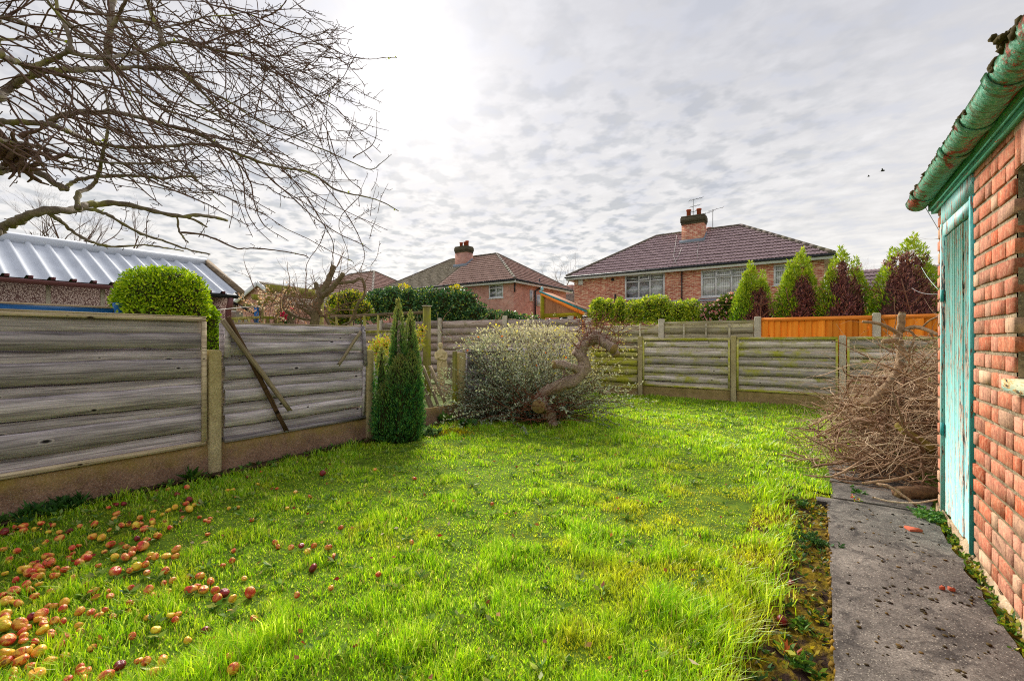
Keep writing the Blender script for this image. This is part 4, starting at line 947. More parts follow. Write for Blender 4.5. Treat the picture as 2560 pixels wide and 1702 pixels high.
tiled_slope(g2, [(a[0]-1.4, a[1]-.4, 5.5), (b[0]+2.4, a[1]-.4, 5.5), (b[0]+2.4, a[1]+3, 7.9), (a[0]-1.4, a[1]+3, 7.9)], tile_mat('far_tile', S(170, 152, 140, .8), S(150, 130, 118, .8)), w=.4, g=.35)
p = at(1421, 722, Z=62); m_ = MB(); m_.rng((p[0]-.5, a[1]+2.6, 6), (p[0]+.5, a[1]+3.4, 8.9)); m_.build('chimney', house_brick2, g2)
p = at(2183, 680, Y=27.0); g3 = empty('distant_house', (p[0], 27, 0), 'dark roof and red brick house glimpsed between the two right-hand conifers', 'house')
m_ = MB(); m_.rng((p[0]-1.2, 27.0, 0), (p[0]+6, 33, 3.75)); m_.build('wall', house_brick, g3)
tiled_slope(g3, [(p[0]-1.4, 26.7, 3.75), (p[0]+6.3, 26.7, 3.75), (p[0]+6.3, 28.2, 4.75), (p[0]-1.4, 28.2, 4.75)], tile_brown)
m_ = MB(); m_.rng((p[0]-1.2, 26.85, 2.6), (p[0]+3, 26.99, 2.8)); m_.build('white_band', white_up, g3)

# ------------------------------------------------------------------ neighbour's garage with white metal roof
ng = empty('concrete_garage', (-9.5, 2, 0), 'pebbledashed garage with white ribbed metal roof and maroon gutter beyond the left fence', 'garage')
def pebble():
    m, t, b = newmat('pebbledash', .9, .2); p = t.pos()
    v = t.add('ShaderNodeTexVoronoi'); t.put(v.inputs['Vector'], p); v.inputs['Scale'].default_value = 75
    sv = t.add('ShaderNodeSeparateColor'); t.put(sv.inputs[0], v.outputs['Color'])
    c = t.ramp(sv.outputs[0], [(0, S(110, 78, 74)), (.3, S(196, 160, 150)), (.6, S(236, 214, 204)), (1, S(214, 190, 176))])
    c = t.mix(t.ramp(v.outputs['Distance'], [(.3, 0.0), (.55, .85)]), c, S(88, 58, 52))
    t.put(b.inputs['Base Color'], c); t.put(b.inputs['Normal'], t.bump(v.outputs['Distance'], -.9, .02)); return m
peb_m = pebble(); maroon = plain('maroon_plastic', S(134, 84, 88, .85), .45, .4, .1)
metal_w = plain('white_metal_sheet', S(210, 216, 226, .9), .7, .25, .10, 3)
NXW, NY1, NE, NRX, NRZ = -9.55, 4.25, 2.2, -10.9, 2.92
m_ = MB(); m_.rng((-12.2, -4, 0), (NXW, NY1, NE)); m_.add([(NXW, NY1, NE), (-12.2, NY1, NE), (NRX, NY1, NRZ)], [[[0, 1, 2]]]); m_.build('wall', peb_m, ng)
for y in np.arange(-2, 4, .62): m_ = MB(); m_.rng((NXW-.01, y, .02), (NXW+.022, y+.05, NE-.02)); m_.build('panel_joint', con_post_g, ng)
def nroof(side):
    ex, ez = (NXW+.18, NE+.02) if side > 0 else (-12.4, NE+.02)
    m_ = MB(); ys = []; hs = []
    y = NY1+.12
    while y > -4: 
        for dy, h in ((0, 0), (.035, .0), (.055, .045), (.10, .045), (.12, 0)): ys.append(y-dy); hs.append(h)
        y -= .232
    ys = np.array(ys); hs = np.array(hs); n = len(ys)
    nz = unit(np.array([(NRZ-ez)*side, 0, abs(ex-NRX)]))
    A = np.stack([np.full(n, ex), ys, np.full(n, ez)], -1)+hs[:, None]*nz; B = np.stack([np.full(n, NRX), ys, np.full(n, NRZ+.03)], -1)+hs[:, None]*nz
    k = np.arange(n-1); m_.add(np.vstack([A, B]), [np.stack([k, k+1, n+k+1, n+k], -1)]); return m_
nroof(1).build('roof', metal_w, ng); nroof(-1).build('roof', metal_w, ng)
m_ = MB(); m_.tube([(NRX, -4, NRZ+.07), (NRX, NY1+.14, NRZ+.07)], .10, 8); m_.build('ridge_cap', metal_w, ng)
m_ = MB(); m_.bar((NXW+.2, NY1+.15, NE+.04), (NRX, NY1+.15, NRZ+.09), .09, .12); m_.build('verge', wood('verge_board', 0, S(196, 172, 140, .8), S(120, 98, 80, .8)), ng)
m_ = half_round(-4, 2.62, .065, NXW+.2, NE, ny=3); m_.build('gutter', maroon, ng, smooth=True)
m_ = half_round(2.62, NY1+.1, .065, NXW+.2, NE, ny=3); m_.build('gutter', black_p, ng, smooth=True)
m_ = MB(); m_.tube([(NXW+.2, NY1-.05, NE-.05), (NXW+.16, NY1-.05, NE-.2), (NXW+.1, NY1-.05, NE-.3), (NXW+.1, NY1-.05, 0)], .05, 8); m_.build('downpipe', maroon, ng, smooth=True)
m_ = MB()
for y in np.arange(-3.8, 4.2, .232): m_.box((NXW+.17, y, NE+.045), (.03, .05, .04))
m_.build('rib_caps', maroon, ng)
# blue painted trellis rail
bt = empty('blue_trellis', (-6.2, 1.5, 0), 'blue painted trellis rail showing above the near fence panel on the left', 'trellis')
m_ = MB(); m_.rng((-6.22, -.5, 1.60), (-6.18, 1.62, 1.665)); m_.build('rail', blue_paint, bt)
m_ = MB(); m_.rng((-6.24, -.5, 1.667), (-6.16, 1.60, 1.685)); m_.build('weathered_cap', wood_y2, bt)
for y in (.75, 1.0, 1.22, 1.42): m_ = MB(); m_.rng((-6.215, y, 0), (-6.19, y+.03, 1.60)); m_.build('upright', blue_paint, bt)
m_ = MB(); m_.rng((-6.235, 1.625, 0), (-6.165, 1.69, 1.73)); m_.build('post', blue_paint, bt)

# ------------------------------------------------------------------ trees and plants
def lin(a, b, n): return np.linspace(0, 1, n)[:, None]*(np.asarray(b)-np.asarray(a))+np.asarray(a)
def wander(rg, p, d, L, n, wob, droop=0.0, flick=0.0):
    """a curved twig: polyline from p along d"""
    d = unit(d); st = L/n; P = [np.asarray(p, float)]
    for i in range(n):
        d = unit(d+wob*rg.normal(size=3)+np.array([0, 0, -droop+flick*(i/n)**2])); P.append(P[-1]+d*st)
    return np.array(P)
def grow(mb, p, d, L, r, lev, rg, n=5, wob=.12, kids=(3, 5), ang=.7, ratio=.62, droop=0.0, upb=.12, tipr=.35, k=5):
    P = wander(rg, p, d, L, n, wob, droop-upb*.3); R = np.linspace(r, r*tipr, len(P)); mb.tube(P, R, max(3, k), cap=False)
    if lev <= 0: return
    for c in range(rg.integers(*kids)):
        u = rg.uniform(.25, 1.0)*(len(P)-1); i = min(int(u), len(P)-2); q = P[i]+(P[i+1]-P[i])*(u-i); a = unit(P[i+1]-P[i])
        nd = unit(a+ang*unit(rg.normal(size=3))+[0, 0, upb]); rr = (r+(r*tipr-r)*u/(len(P)-1))*.62
        grow(mb, q, nd, L*ratio*rg.uniform(.7, 1.15), rr, lev-1, rg, max(3, n-1), wob, kids, ang, ratio, droop, upb, tipr, k-1)

# ---- the apple tree overhanging from the left
trunk_xy = np.array([-3.05, .10, 0.0])
apple = empty('apple_tree', trunk_xy, 'large bare apple tree with long drooping twiggy branches overhanging the lawn from the left', 'tree')
m_ = MB(); tp = smoothpoly([trunk_xy+[0, 0, -.1], trunk_xy+[.02, .03, .7], trunk_xy+[-.04, .02, 1.5], trunk_xy+[-.02, .08, 2.3], trunk_xy+[.05, .12, 3.1], trunk_xy+[.12, .2, 3.9]], 5)
m_.tube(tp, np.linspace(.17, .09, len(tp)), 10); m_.build('trunk', apple_bark, apple, smooth=True)
K = 2.359
def zdep(x, off): return 2.15+max(x, -300)/K/1000*2.0+off
LIMBS = [   # survey polylines (x, y) of the limbs, thickness start/end, depth offset, from the trunk?
 ([(-60,1370),(0,1345),(80,1310),(160,1270),(260,1245),(400,1240),(470,1225),(520,1205),(620,1200),(750,1205),(880,1240),(1050,1275),(1180,1270),(1260,1280),(1340,1300)], 62, 15, .1, 1),
 ([(1050,1275),(1130,1290),(1220,1340)], 18, 10, .1, 0), ([(1045,1272),(1050,1340),(1080,1400),(1110,1430)], 14, 8, .1, 0),
 ([(290,1270),(370,1310),(420,1360),(500,1410),(600,1445),(700,1455),(850,1445),(960,1460),(1080,1480)], 22, 7, .0, 0),
 ([(460,1228),(560,1240),(640,1270),(740,1330),(850,1385),(980,1425),(1100,1470),(1240,1500)], 22, 8, .2, 0),
 ([(1060,1370),(1200,1385),(1290,1420),(1400,1465),(1500,1465),(1650,1480),(1790,1505),(1820,1520)], 12, 5, .1, 0),
 ([(455,1222),(465,1140),(520,1110),(570,1060),(590,980),(610,900),(630,800),(640,680),(625,560),(590,470)], 30, 8, -.05, 0),
 ([(-40,1000),(40,980),(160,975),(260,1040),(360,1105),(400,1120)], 62, 28, .05, 1),
 ([(390,1112),(440,1070),(520,1045),(640,1040),(780,1035),(900,1045),(1000,1050),(1100,1040),(1160,1045)], 24, 14, .1, 0),
 ([(-30,825),(0,830),(100,840),(250,875),(400,920),(520,940),(650,960),(800,965),(950,960),(1080,950)], 28, 10, -.1, 1),
 ([(-30,715),(0,715),(120,720),(250,730),(340,750),(430,790),(520,830),(650,860),(800,870),(950,865),(1080,855),(1200,850),(1270,850)], 38, 12, .2, 1),
 ([(280,725),(340,690),(450,665),(600,660),(730,670),(850,700),(950,730),(1050,755),(1180,790),(1280,850),(1360,890),(1500,945),(1650,985),(1800,1010),(1880,1050),(1960,1110),(2050,1140),(2150,1160),(2250,1190),(2350,1245)], 30, 5, .2, 0),
 ([(-30,575),(0,560),(60,520),(120,475),(200,440),(320,415),(450,410),(600,405),(750,400),(900,400),(1030,410),(1100,450),(1180,530),(1260,620),(1320,700)], 52, 11, .0, 1),
 ([(-30,320),(0,330),(80,360),(160,390),(240,380),(330,340),(410,310),(500,330),(620,340),(720,325),(850,300),(950,265),(1050,250),(1180,270),(1300,300),(1450,320)], 40, 8, -.2, 1),
 ([(410,312),(410,220),(370,120),(340,80),(330,-60)], 30, 14, -.2, 0), ([(958,262),(940,180),(900,100),(870,0),(860,-90)], 26, 18, -.1, 0), ([(950,165),(1080,140),(1220,100),(1400,90)], 13, 6, -.1, 0),
 ([(630,385),(630,270),(650,160),(660,40),(660,-60)], 42, 32, .4, 0), ([(630,215),(690,110),(740,0),(760,-60)], 24, 14, .2, 0),
 ([(-30,95),(0,100),(100,120),(250,190),(340,230),(420,260)], 24, 12, .3, 1), ([(-30,237),(0,235),(150,230),(250,210),(350,200)], 22, 10, .5, 1),
 ([(380,-60),(460,0),(560,60),(700,110),(850,130),(950,190),(1100,230),(1250,290),(1400,330),(1560,350)], 26, 6, .5, 0),
 ([(1100,-40),(1250,30),(1400,60),(1530,110),(1680,170),(1800,220),(1880,260),(1960,290),(2050,330),(2180,350),(2270,340),(2340,340)], 10, 3.5, .2, 0),
 ([(350,80),(560,280),(760,480),(920,620),(1100,690),(1350,800),(1500,860),(1700,920)], 18, 5, .3, 0), ([(700,100),(850,330),(1000,520),(1200,640),(1420,760),(1600,900),(1720,1050)], 16, 5, .5, 0),
 ([(950,280),(1150,480),(1350,600),(1500,700),(1700,800),(1900,880),(2100,970),(2190,1000),(2250,960),(2310,910)], 13, 3.5, .2, 0), ([(1200,-20),(1400,250),(1560,350),(1680,470),(1790,520),(1890,570),(1980,500),(2000,440)], 11, 3.5, .1, 0),
 ([(250,-30),(420,170),(600,330),(740,520),(900,760),(1060,950),(1200,1100),(1330,1220)], 14, 4, -.2, 0), ([(1300,-20),(1420,160),(1600,330),(1750,420),(1860,400)], 10, 4, .4, 0),
 ([(1280,850),(1420,980),(1480,1090),(1500,1200),(1560,1330),(1700,1420)], 11, 4, .2, 0), ([(1500,945),(1600,1060),(1720,1160),(1850,1280),(2000,1380),(2130,1440),(2190,1480)], 10, 3.5, .25, 0),
 ([(1360,890),(1430,1040),(1450,1230),(1510,1340),(1600,1430)], 9, 3.5, .0, 0), ([(1650,985),(1780,1120),(1880,1280),(1960,1420),(1960,1520),(1940,1620)], 8, 3, .3, 0),
 ([(1895,700),(1940,800),(1990,950),(2060,1060),(2130,1140),(2000,1300),(2050,1480),(2050,1560)], 7, 3, .3, 0), ([(1880,1050),(2000,1200),(2100,1360),(2150,1500),(2120,1600)], 7, 3, .1, 0),
 ([(600,1440),(690,1380),(740,1290),(740,1220)], 6, 3, .0, 0), ([(1540,110),(1640,60),(1690,0),(1700,-40)], 9, 5, .2, 0), ([(1170,270),(1350,200),(1530,150)], 12, 8, .1, 0),
 ([(1690,400),(1760,380),(1830,370),(1700,420),(1600,335)], 6, 3, .1, 0), ([(2080,930),(2190,860),(2220,780),(2220,660)], 6, 2.5, .2, 0), ([(1990,770),(2100,775),(2160,760),(2195,700)], 6, 2.5, .2, 0),
 ([(1420,690),(1550,650),(1700,660),(1800,630),(1900,580),(1990,520)], 7, 3, .1, 0), ([(1250,290),(1400,330),(1500,330),(1650,330),(1740,280),(1800,260)], 9, 3.5, .3, 0)]
rga = np.random.default_rng(21); limb3 = []
for pts, w0, w1, off, fromtrunk in LIMBS:
    P3 = []
    n = len(pts)
    for i, (x, y) in enumerate(pts): P3.append(at(x/K, y/K, Z=zdep(x, off+.12*math.sin(i*.9+off*9))))
    if fromtrunk:
        h = float(np.clip(P3[0][2]+.1*(P3[0][2]-P3[2][2]), 1.5, 3.6)); P3 = [trunk_xy+[.02, .08, h-.05]]+P3
    Ps = smoothpoly(P3, 5); wz = np.array([np.dot(p-C0, Fw) for p in Ps])
    R = np.linspace(w0, w1, len(Ps))/K/2*wz/F2; R[0] *= 1.15
    m_ = MB(); jit = rga.normal(size=Ps.shape)*R[:, None]*.22; m_.tube(Ps+jit, R*(1+.12*rga.normal(size=len(R))), 7 if w0 > 14 else 5)
    if w0 > 12: m_.build('branch', apple_bark, apple, smooth=True)
    else: m_.build('branch', twig_dark, apple, smooth=True)
    limb3.append((Ps, R, pts))
# dark burr where the old limb was cut
m_ = MB(); c = at(95/K, 900/K, Z=2.25)
for i in range(34): m_.tube(wander(rga, c+.03*rga.normal(size=3), unit(rga.normal(size=3)+Up*.2+Rt*.3), .13, 4, .3), np.linspace(.014, .004, 5), 5)
m_.build('burr', twig_dark, apple)
tw = MB()
def spurs(P, R, dens, rg):
    L = np.linalg.norm(np.diff(P, axis=0), axis=1); tot = L.sum(); n = rg.poisson(tot*dens)
    if n == 0: return
    cum = np.concatenate([[0], np.cumsum(L)])
    for s in rg.uniform(0, tot, n):
        i = min(np.searchsorted(cum, s)-1, len(L)-1); i = max(i, 0); q = P[i]+(P[i+1]-P[i])*((s-cum[i])/max(L[i], 1e-6)); a = unit(P[i+1]-P[i])
        d_ = unit(a*.55+unit(rg.normal(size=3))*.9); l = rg.uniform(.012, .05)*(2.2 if rg.uniform() < .16 else 1)
        Q = np.array([q, q+d_*l*.55, q+unit(d_+.5*rg.normal(size=3))*l]); tw.tube(Q, [.0024, .0019, .0026], 3, cap=False)
def inside_env(p, jx=0.0, jy=0.0):
    dd = p-C0; z = dd @ Fw
    if z < 1.2: return False
    px, py = 1280+F2*(dd @ Rt)/z, 851-F2*dd[2]/z; x, y = px*K+jx, py*K+jy
    if x < 0: return True
    if x > 2080+ .28*max(min(y, 1200), 0)-(0.35*max(y-1250, 0)): return False
    lowy = 1130+.02*x if x < 1000 else 1150+(x-1000)*.42
    return y < min(lowy, 1640)
cands = [(Ps, R) for Ps, R, pts in limb3]
wts = np.array([np.linalg.norm(np.diff(Ps, axis=0), axis=1).sum() for Ps, R in cands]); wts /= wts.sum()
nsh = 0
for s in range(430):
    Ps, R = cands[rga.choice(len(cands), p=wts)]; i = rga.integers(2, len(Ps)-1); p0 = Ps[i]
    dd = p0-C0; z = dd @ Fw; px, py = 1280+F2*(dd @ Rt)/z, 851-F2*dd[2]/z
    if py > 470 and rga.uniform() < .75: continue
    if py > 330 and rga.uniform() < .35: continue
    a = RAD(rga.normal(-27, 16)); drv = Rt*math.cos(a)+Up*math.sin(a)+Fw*rga.normal(.1, .4)
    if rga.uniform() < .22: drv = unit(rga.normal(size=3)+Up*.3)
    L = rga.uniform(.45, 1.35)*(.7 if px < 500 else 1); n = 9
    P = wander(rga, p0, drv, L, n, .11, .03, .13)
    jx, jy = abs(rga.normal(0, 330)), abs(rga.normal(0, 120)); kk = [inside_env(q, jx, jy) for q in P]
    if not all(kk):
        m = kk.index(False)
        if m < 4: continue
        P = P[:m]
    r0 = min(R[i]*.8, rga.uniform(.0035, .0065)); RR = np.linspace(r0, .0022, len(P)); tw.tube(P, RR, 4, cap=False); spurs(P, RR, 15, rga); nsh += 1
    for c in range(rga.integers(0, 4)):
        j = rga.integers(1, len(P)-1); a = unit(P[j+1]-P[j]) if j+1 < len(P) else unit(P[j]-P[j-1]); Q = wander(rga, P[j], unit(a+.75*unit(rga.normal(size=3))), rga.uniform(.12, .42), 5, .12, .0, .1)
        if not all(inside_env(q) for q in Q): continue
        tw.tube(Q, np.linspace(.0032, .0018, 6), 3, cap=False); spurs(Q, None, 16, rga)
for Ps, R, pts in limb3: spurs(Ps[3:], R[3:], 11, rga)
# free tips reaching right
for x, y in ((1880,470),(2000,470),(1640,500),(1690,500),(1920,600),(1890,690),(2090,660),(2080,740),(2230,1000),(2290,1080),(2170,1020),(2220,1090),(2240,1420),(2220,1280),(1990,960),(1960,1090),(1370,1180),(1230,1210),(900,1230)):
    p = at(x/K, y/K, Z=zdep(x, .25)); Q = at((x-60*rga.uniform(.3, 1.2))/K, (y+rga.uniform(110, 200))/K, Z=zdep(x, .2)); Pq = smoothpoly([Q, (p+Q)/2+.02*rga.normal(size=3), p], 3); tw.tube(Pq, np.linspace(.0035, .0018, len(Pq)), 3, cap=False); spurs(Pq, None, 12, rga)
tag(tw.build('twigs', twig_dark, apple), kind='stuff')
# a few opening buds
bl = MB(); Pb = np.concatenate([Ps[4:] for Ps, R, p in limb3]); Pb = Pb[rga.choice(len(Pb), 40)]; bl.leaves(Pb, rga.normal(size=(40, 3))+[0, 0, .6], .03, .016, S(160, 176, 60), rga); bl.build('buds', leaf_m, apple)

# ---- generic leafy crowns
def blob_points(blobs, n, rg, lo=.78, hi=1.06, front=None):
    C = np.array([b[0] for b in blobs], float); Rr = np.array([np.broadcast_to(b[1], (3,)) for b in blobs], float)
    area = Rr.mean(1)**2; k = rg.choice(len(blobs), n, p=area/area.sum()); dv = unit(rg.normal(size=(n, 3)))
    if front is not None:
        fl = (dv @ front) < -.35; dv[fl] *= -1
    P = C[k]+dv*Rr[k]*rg.uniform(lo, hi, (n, 1)); ok = np.ones(n, bool)
    for j in range(len(blobs)):
        ins = (((P-C[j])/Rr[j])**2).sum(1) < .62; ok &= ~(ins & (k != j))
    return P[ok], dv[ok], k[ok]
def pick(cols, n, rg, jit=.18, w=None):
    c = np.array(cols, float)[rg.choice(len(cols), n, p=w)]; return c*(1+jit*rg.normal(size=(n, 1))).clip(.4, 1.8)
def crown(root, name, blobs, n, L, Wd, cols, mat, rg, core=None, axis=(0, 0, .4), out=.8, w=None, coresc=.82, lo=.78, hi=1.06, front=None, colfn=None):
    P, dv, k = blob_points(blobs, n, rg, lo, hi, front); m = len(P)
    A = dv*out+rg.normal(size=(m, 3))*.7+np.array(axis); c = pick(cols, m, rg, w=w)
    if colfn is not None: c = colfn(P, dv, c, rg)
    mb = MB(); mb.leaves(P, A, L*rg.uniform(.7, 1.25, m), Wd*rg.uniform(.75, 1.2, m), c, rg, .12); o = mb.build(name, mat, root)
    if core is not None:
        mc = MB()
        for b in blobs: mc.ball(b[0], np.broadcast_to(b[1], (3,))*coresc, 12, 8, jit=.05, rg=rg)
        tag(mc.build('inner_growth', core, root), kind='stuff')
    return o
core_dk = plain('shaded_inner_twigs', S(58, 56, 30), .95, .1, .5, 18); core_br = plain('inner_brown', S(86, 62, 56), .95, .1, .5, 18)  # dark core: twig colour with the crown's inner shade put in
MINUS_Y = np.array([0, -1.0, 0])

# topiary ball over the fence
rg = np.random.default_rng(31); c = at(402, 745, X=-6.25); tp = empty('topiary_shrub', (c[0], c[1], 0), 'clipped bright green rounded shrub standing above the left fence', 'shrub')
s = (np.dot(c-C0, Fw))/F2
blobs = [(c+Rt*dx*s+Up*dz*s+Fw*dy, np.array([rx*s, rx*s, rz*s])) for dx, dz, dy, rx, rz in ((0, 0, 0, 88, 70), (-52, -8, .05, 62, 54), (54, -10, -.02, 58, 56), (-20, 22, .0, 66, 54), (33, 22, 0, 64, 52), (0, -30, 0, 92, 50), (-64, 4, .1, 46, 40), (68, 12, 0, 42, 44), (74, -30, 0, 40, 40))]
crown(tp, 'crown', blobs, 26000, .034, .019, [S(178, 206, 26), S(146, 182, 20), S(110, 150, 20), S(204, 220, 50), S(84, 120, 20)], leaf_m, rg, core_dk, (0, 0, .5), w=[.3, .25, .2, .15, .1], coresc=.78)
m_ = MB(); m_.tube([(c[0], c[1], 0), (c[0]+.02, c[1], c[2]-.3)], .05, 8)
for i in range(24): q = c+Rt*rg.uniform(-.3, .3)-Up*.33; m_.tube(wander(rg, q-Up*.1, Up+.5*rg.normal(size=3), .42, 4, .15), np.linspace(.012, .004, 5), 4)
m_.build('stems', bark('topiary_stem', S(150, 84, 50, .8), S(90, 50, 36, .8)), tp)
c2 = at(523, 800, X=-6.1); t2 = empty('small_shrub', (c2[0], c2[1], 0), 'small bright green shrub showing in the gap beside the first concrete post', 'shrub')
crown(t2, 'crown', [(c2+Up*-.05, (.12, .12, .22)), (c2+Up*-.3, (.16, .16, .2))], 3000, .034, .018, [S(150, 184, 20), S(110, 150, 16)], leaf_m, rg, core_dk)
m_ = MB(); m_.tube([(c2[0], c2[1], 0), (c2[0], c2[1], c2[2]-.2)], .02, 6); m_.build('stem', core_br, t2)

# conifer column on the lawn edge
def conifer(root, spires, n, rg, cols, tipcols=None, L=.05, Wd=.014, mat=None, dead=None, deadcols=None, lumps=.16, upw=1.1, pw=2.6):
    ar = np.array([s[1]*s[2] for s in spires]); k = rg.choice(len(spires), n, p=ar/ar.sum()); B = np.array([s[0] for s in spires]); Rr = np.array([s[1] for s in spires]); H = np.array([s[2] for s in spires])
    t_ = rg.beta(1.15, 1.25, n); th = rg.uniform(0, 2*math.pi, n)
    prof = np.clip(np.minimum(1.0, .62+1.9*t_)*(1-t_**pw)**.9, 0, 1)
    lump = 1+lumps*np.sin(th*5+t_*17+k*2)*np.sin(t_*23+th*3+k)+lumps*.7*np.sin(th*9-t_*31)
    rr = Rr[k]*prof*lump*rg.uniform(.72, 1.05, n)
    dv = np.stack([np.cos(th), np.sin(th), np.zeros(n)], -1); P = B[k]+dv*rr[:, None]; P[:, 2] += t_*H[k]
    c = pick(cols, n, rg); 
    if tipcols is not None:
        f = np.clip((t_-.62)/.38, 0, 1)*rg.uniform(.2, 1, n); c = c*(1-f[:, None])+np.array(tipcols)*f[:, None]
    if dead is not None:
        dm = dead(P, rg); c[dm] = pick(deadcols, int(dm.sum()), rg); P[dm] -= dv[dm]*(Rr[k][dm]*.28)[:, None]
    A = dv*.55+rg.normal(size=(n, 3))*.38+np.array([0, 0, upw]); mb = MB()
    mb.leaves(P, A, L*rg.uniform(.6, 1.3, n), Wd*rg.uniform(.7, 1.3, n), c, rg, .1)
    return mb.build('foliage', mat or leaf_m, root)
g0 = at(997, 1098, h=0.0); con = empty('conifer', g0, 'dark green columnar conifer with three pointed spires beside the second concrete post', 'tree')
s = np.dot(g0-C0, Fw)/F2; rg = np.random.default_rng(41)
sp = [((g0+Rt*dx*s+Fw*dy), r*s, h*s) for dx, dy, r, h in ((-4, .05, 21, 352), (29, .0, 21, 322), (-42, -.02, 19, 232), (8, -.1, 38, 215), (34, -.06, 29, 225), (-22, -.12, 36, 150), (31, .08, 25, 270), (-8, .1, 28, 270), (12, .05, 40, 205), (-12, .02, 40, 185))]
for i_, q in enumerate(sp): q[0][2] = -.02
conifer(con, sp, 40000, rg, [S(60, 122, 70), S(76, 138, 66), S(46, 98, 62), S(98, 152, 74), S(120, 166, 74)], S(190, 176, 108), .046, .012, pw=4.2, lumps=.2)
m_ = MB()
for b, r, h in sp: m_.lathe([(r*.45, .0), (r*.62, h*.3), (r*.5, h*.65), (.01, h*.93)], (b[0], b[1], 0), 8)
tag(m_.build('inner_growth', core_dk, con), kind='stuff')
m_ = MB(); m_.tube([g0+[0, 0, -.1], g0+[0, 0, 1.6]], [.05, .015], 7); m_.build('trunk', trunk_m, con)

# four conifers behind the orange fence, with dead brown patches
ck = [(1882, 655, 104, 'bright green conifer with brown dead patch, leftmost of the four by the house', 61), (1996, 622, 104, 'bright green conifer, second from left, with two tufted tips and bare pale stems', 62),
      (2110, 618, 128, 'broad green conifer, third from left, with tall brown bare patch', 63), (2268, 585, 168, 'tallest green conifer beside the garage with wide brown bare patch', 64)]
dcol = [S(166, 112, 114), S(136, 90, 94), S(190, 138, 126), S(108, 70, 74)]
for i, (px, ty, wpx, lab, sd) in enumerate(ck):
    rg = np.random.default_rng(sd); g = at(px, 900, Y=12.7); g[2] = 0; z = np.dot(g-C0, Fw); s = z/F2; top = at(px, ty, Y=12.7)[2]
    root = empty('conifer', g, lab, 'tree', 'conifers behind the orange fence'); w = wpx*s*1.06
    sp = [(g, w*.42, top*.96), (g+Rt*-.24*w, w*.34, top*.84), (g+Rt*.26*w, w*.34, top*.83), (g+Rt*(.10 if i % 2 else -.06)*w, w*.24, top*1.0), (g+Rt*-.12*w+Fw*.2, w*.36, top*.86), (g+Rt*.14*w+Fw*-.12, w*.36, top*.86), (g+Rt*-.12*w+Fw*-.1, w*.36, top*.88), (g+Rt*.22*w, w*.2, top*.94), (g+Rt*-.2*w, w*.2, top*.92)]
    vd = unit(g-C0*[1, 1, 0]); lat = np.array([vd[1], -vd[0], 0]); ctr = g+lat*(.14 if i < 2 else .06)*w; hh = top*(.80, .82, .90, .90)[i]
    def dead(P, rg, ctr=ctr, w=w, hh=hh, i=i, vd=vd, lat=lat):
        d_ = P-ctr; u = (d_ @ lat)/w; f = (d_ @ vd)/w; lim = (.30, .32, .32, .36)[i]*np.sqrt(np.clip(1-(P[:, 2]/hh)**4, 0, 1))+.04*np.sin(P[:, 2]*11)+.03*rg.normal(size=len(P))
        return (np.abs(u+.05*np.sin(P[:, 2]*5)) < lim) & (f < .05)
    conifer(root, sp, 26000, rg, [S(150, 190, 30), S(118, 168, 30), S(84, 140, 32), S(180, 206, 40), S(56, 108, 30)], S(200, 210, 70), .085, .024, dead=dead, deadcols=dcol, lumps=.16, upw=.8, pw=3.4)
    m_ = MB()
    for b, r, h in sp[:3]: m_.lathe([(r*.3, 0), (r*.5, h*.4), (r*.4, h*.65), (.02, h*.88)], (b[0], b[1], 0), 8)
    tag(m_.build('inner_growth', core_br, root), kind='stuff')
    st = MB(); f0 = g-vd*w*.26+lat*(.14 if i < 2 else .06)*w
    for q in range(4):
        b0 = f0+lat*w*rg.uniform(-.16, .16); b0[2] = 0; P = wander(rg, b0, Up+lat*rg.normal(0, .09), top*.74, 9, .05); st.tube(P, np.linspace(.03, .008, 10), 5)
        for c_ in range(14):
            j = rg.integers(4, 9); st.tube(wander(rg, P[j], Up*.7+lat*rg.choice([-1, 1])*rg.uniform(.5, 1)-vd*.2, rg.uniform(.2, .5), 4, .12), np.linspace(.010, .003, 5), 4)
    st.build('trunk', bark('conifer_stem_%d' % i, S(176, 130, 104, .85), S(116, 80, 66, .8)), root)

# the big cotoneaster-like bush
rg = np.random.default_rng(51); bc = at(1310, 1030, h=0); bc = np.array([-3.75, 7.35, 0]); 
bc = at(1300, 1062, h=0)+Fw*.75
bush = empty('leafy_bush', bc, 'large sprawling bush with pale cream top leaves and grey green lower leaves', 'bush')
sb = np.dot(bc-C0, Fw)/F2
bl_ = [(bc+Rt*dx*sb+Fw*dy+Up*dz, np.array(r)) for dx, dy, dz, r in ((-40, 0, .55, (.85, .75, .62)), (-80, -.05, .45, (.6, .6, .5)), (-10, .1, 1.0, (.80, .7, .55)), (60, .1, .75, (.7, .7, .6)), (110, .2, .9, (.55, .6, .6)), (-60, .15, 1.15, (.62, .5, .45)), (30, .2, 1.25, (.7, .6, .42)), (100, .25, 1.2, (.5, .5, .4)), (-95, -.1, .22, (.5, .45, .28)), (20, -.25, .3, (.7, .5, .34)))]
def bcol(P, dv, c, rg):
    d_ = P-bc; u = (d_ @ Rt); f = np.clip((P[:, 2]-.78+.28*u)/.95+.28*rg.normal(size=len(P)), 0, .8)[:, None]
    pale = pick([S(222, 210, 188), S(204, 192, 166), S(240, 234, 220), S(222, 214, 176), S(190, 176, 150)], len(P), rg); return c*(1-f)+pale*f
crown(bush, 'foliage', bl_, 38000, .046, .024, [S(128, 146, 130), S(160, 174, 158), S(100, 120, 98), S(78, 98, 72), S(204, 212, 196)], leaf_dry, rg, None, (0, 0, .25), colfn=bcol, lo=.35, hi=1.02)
st = MB(); PL = []; AL = []; CL = []
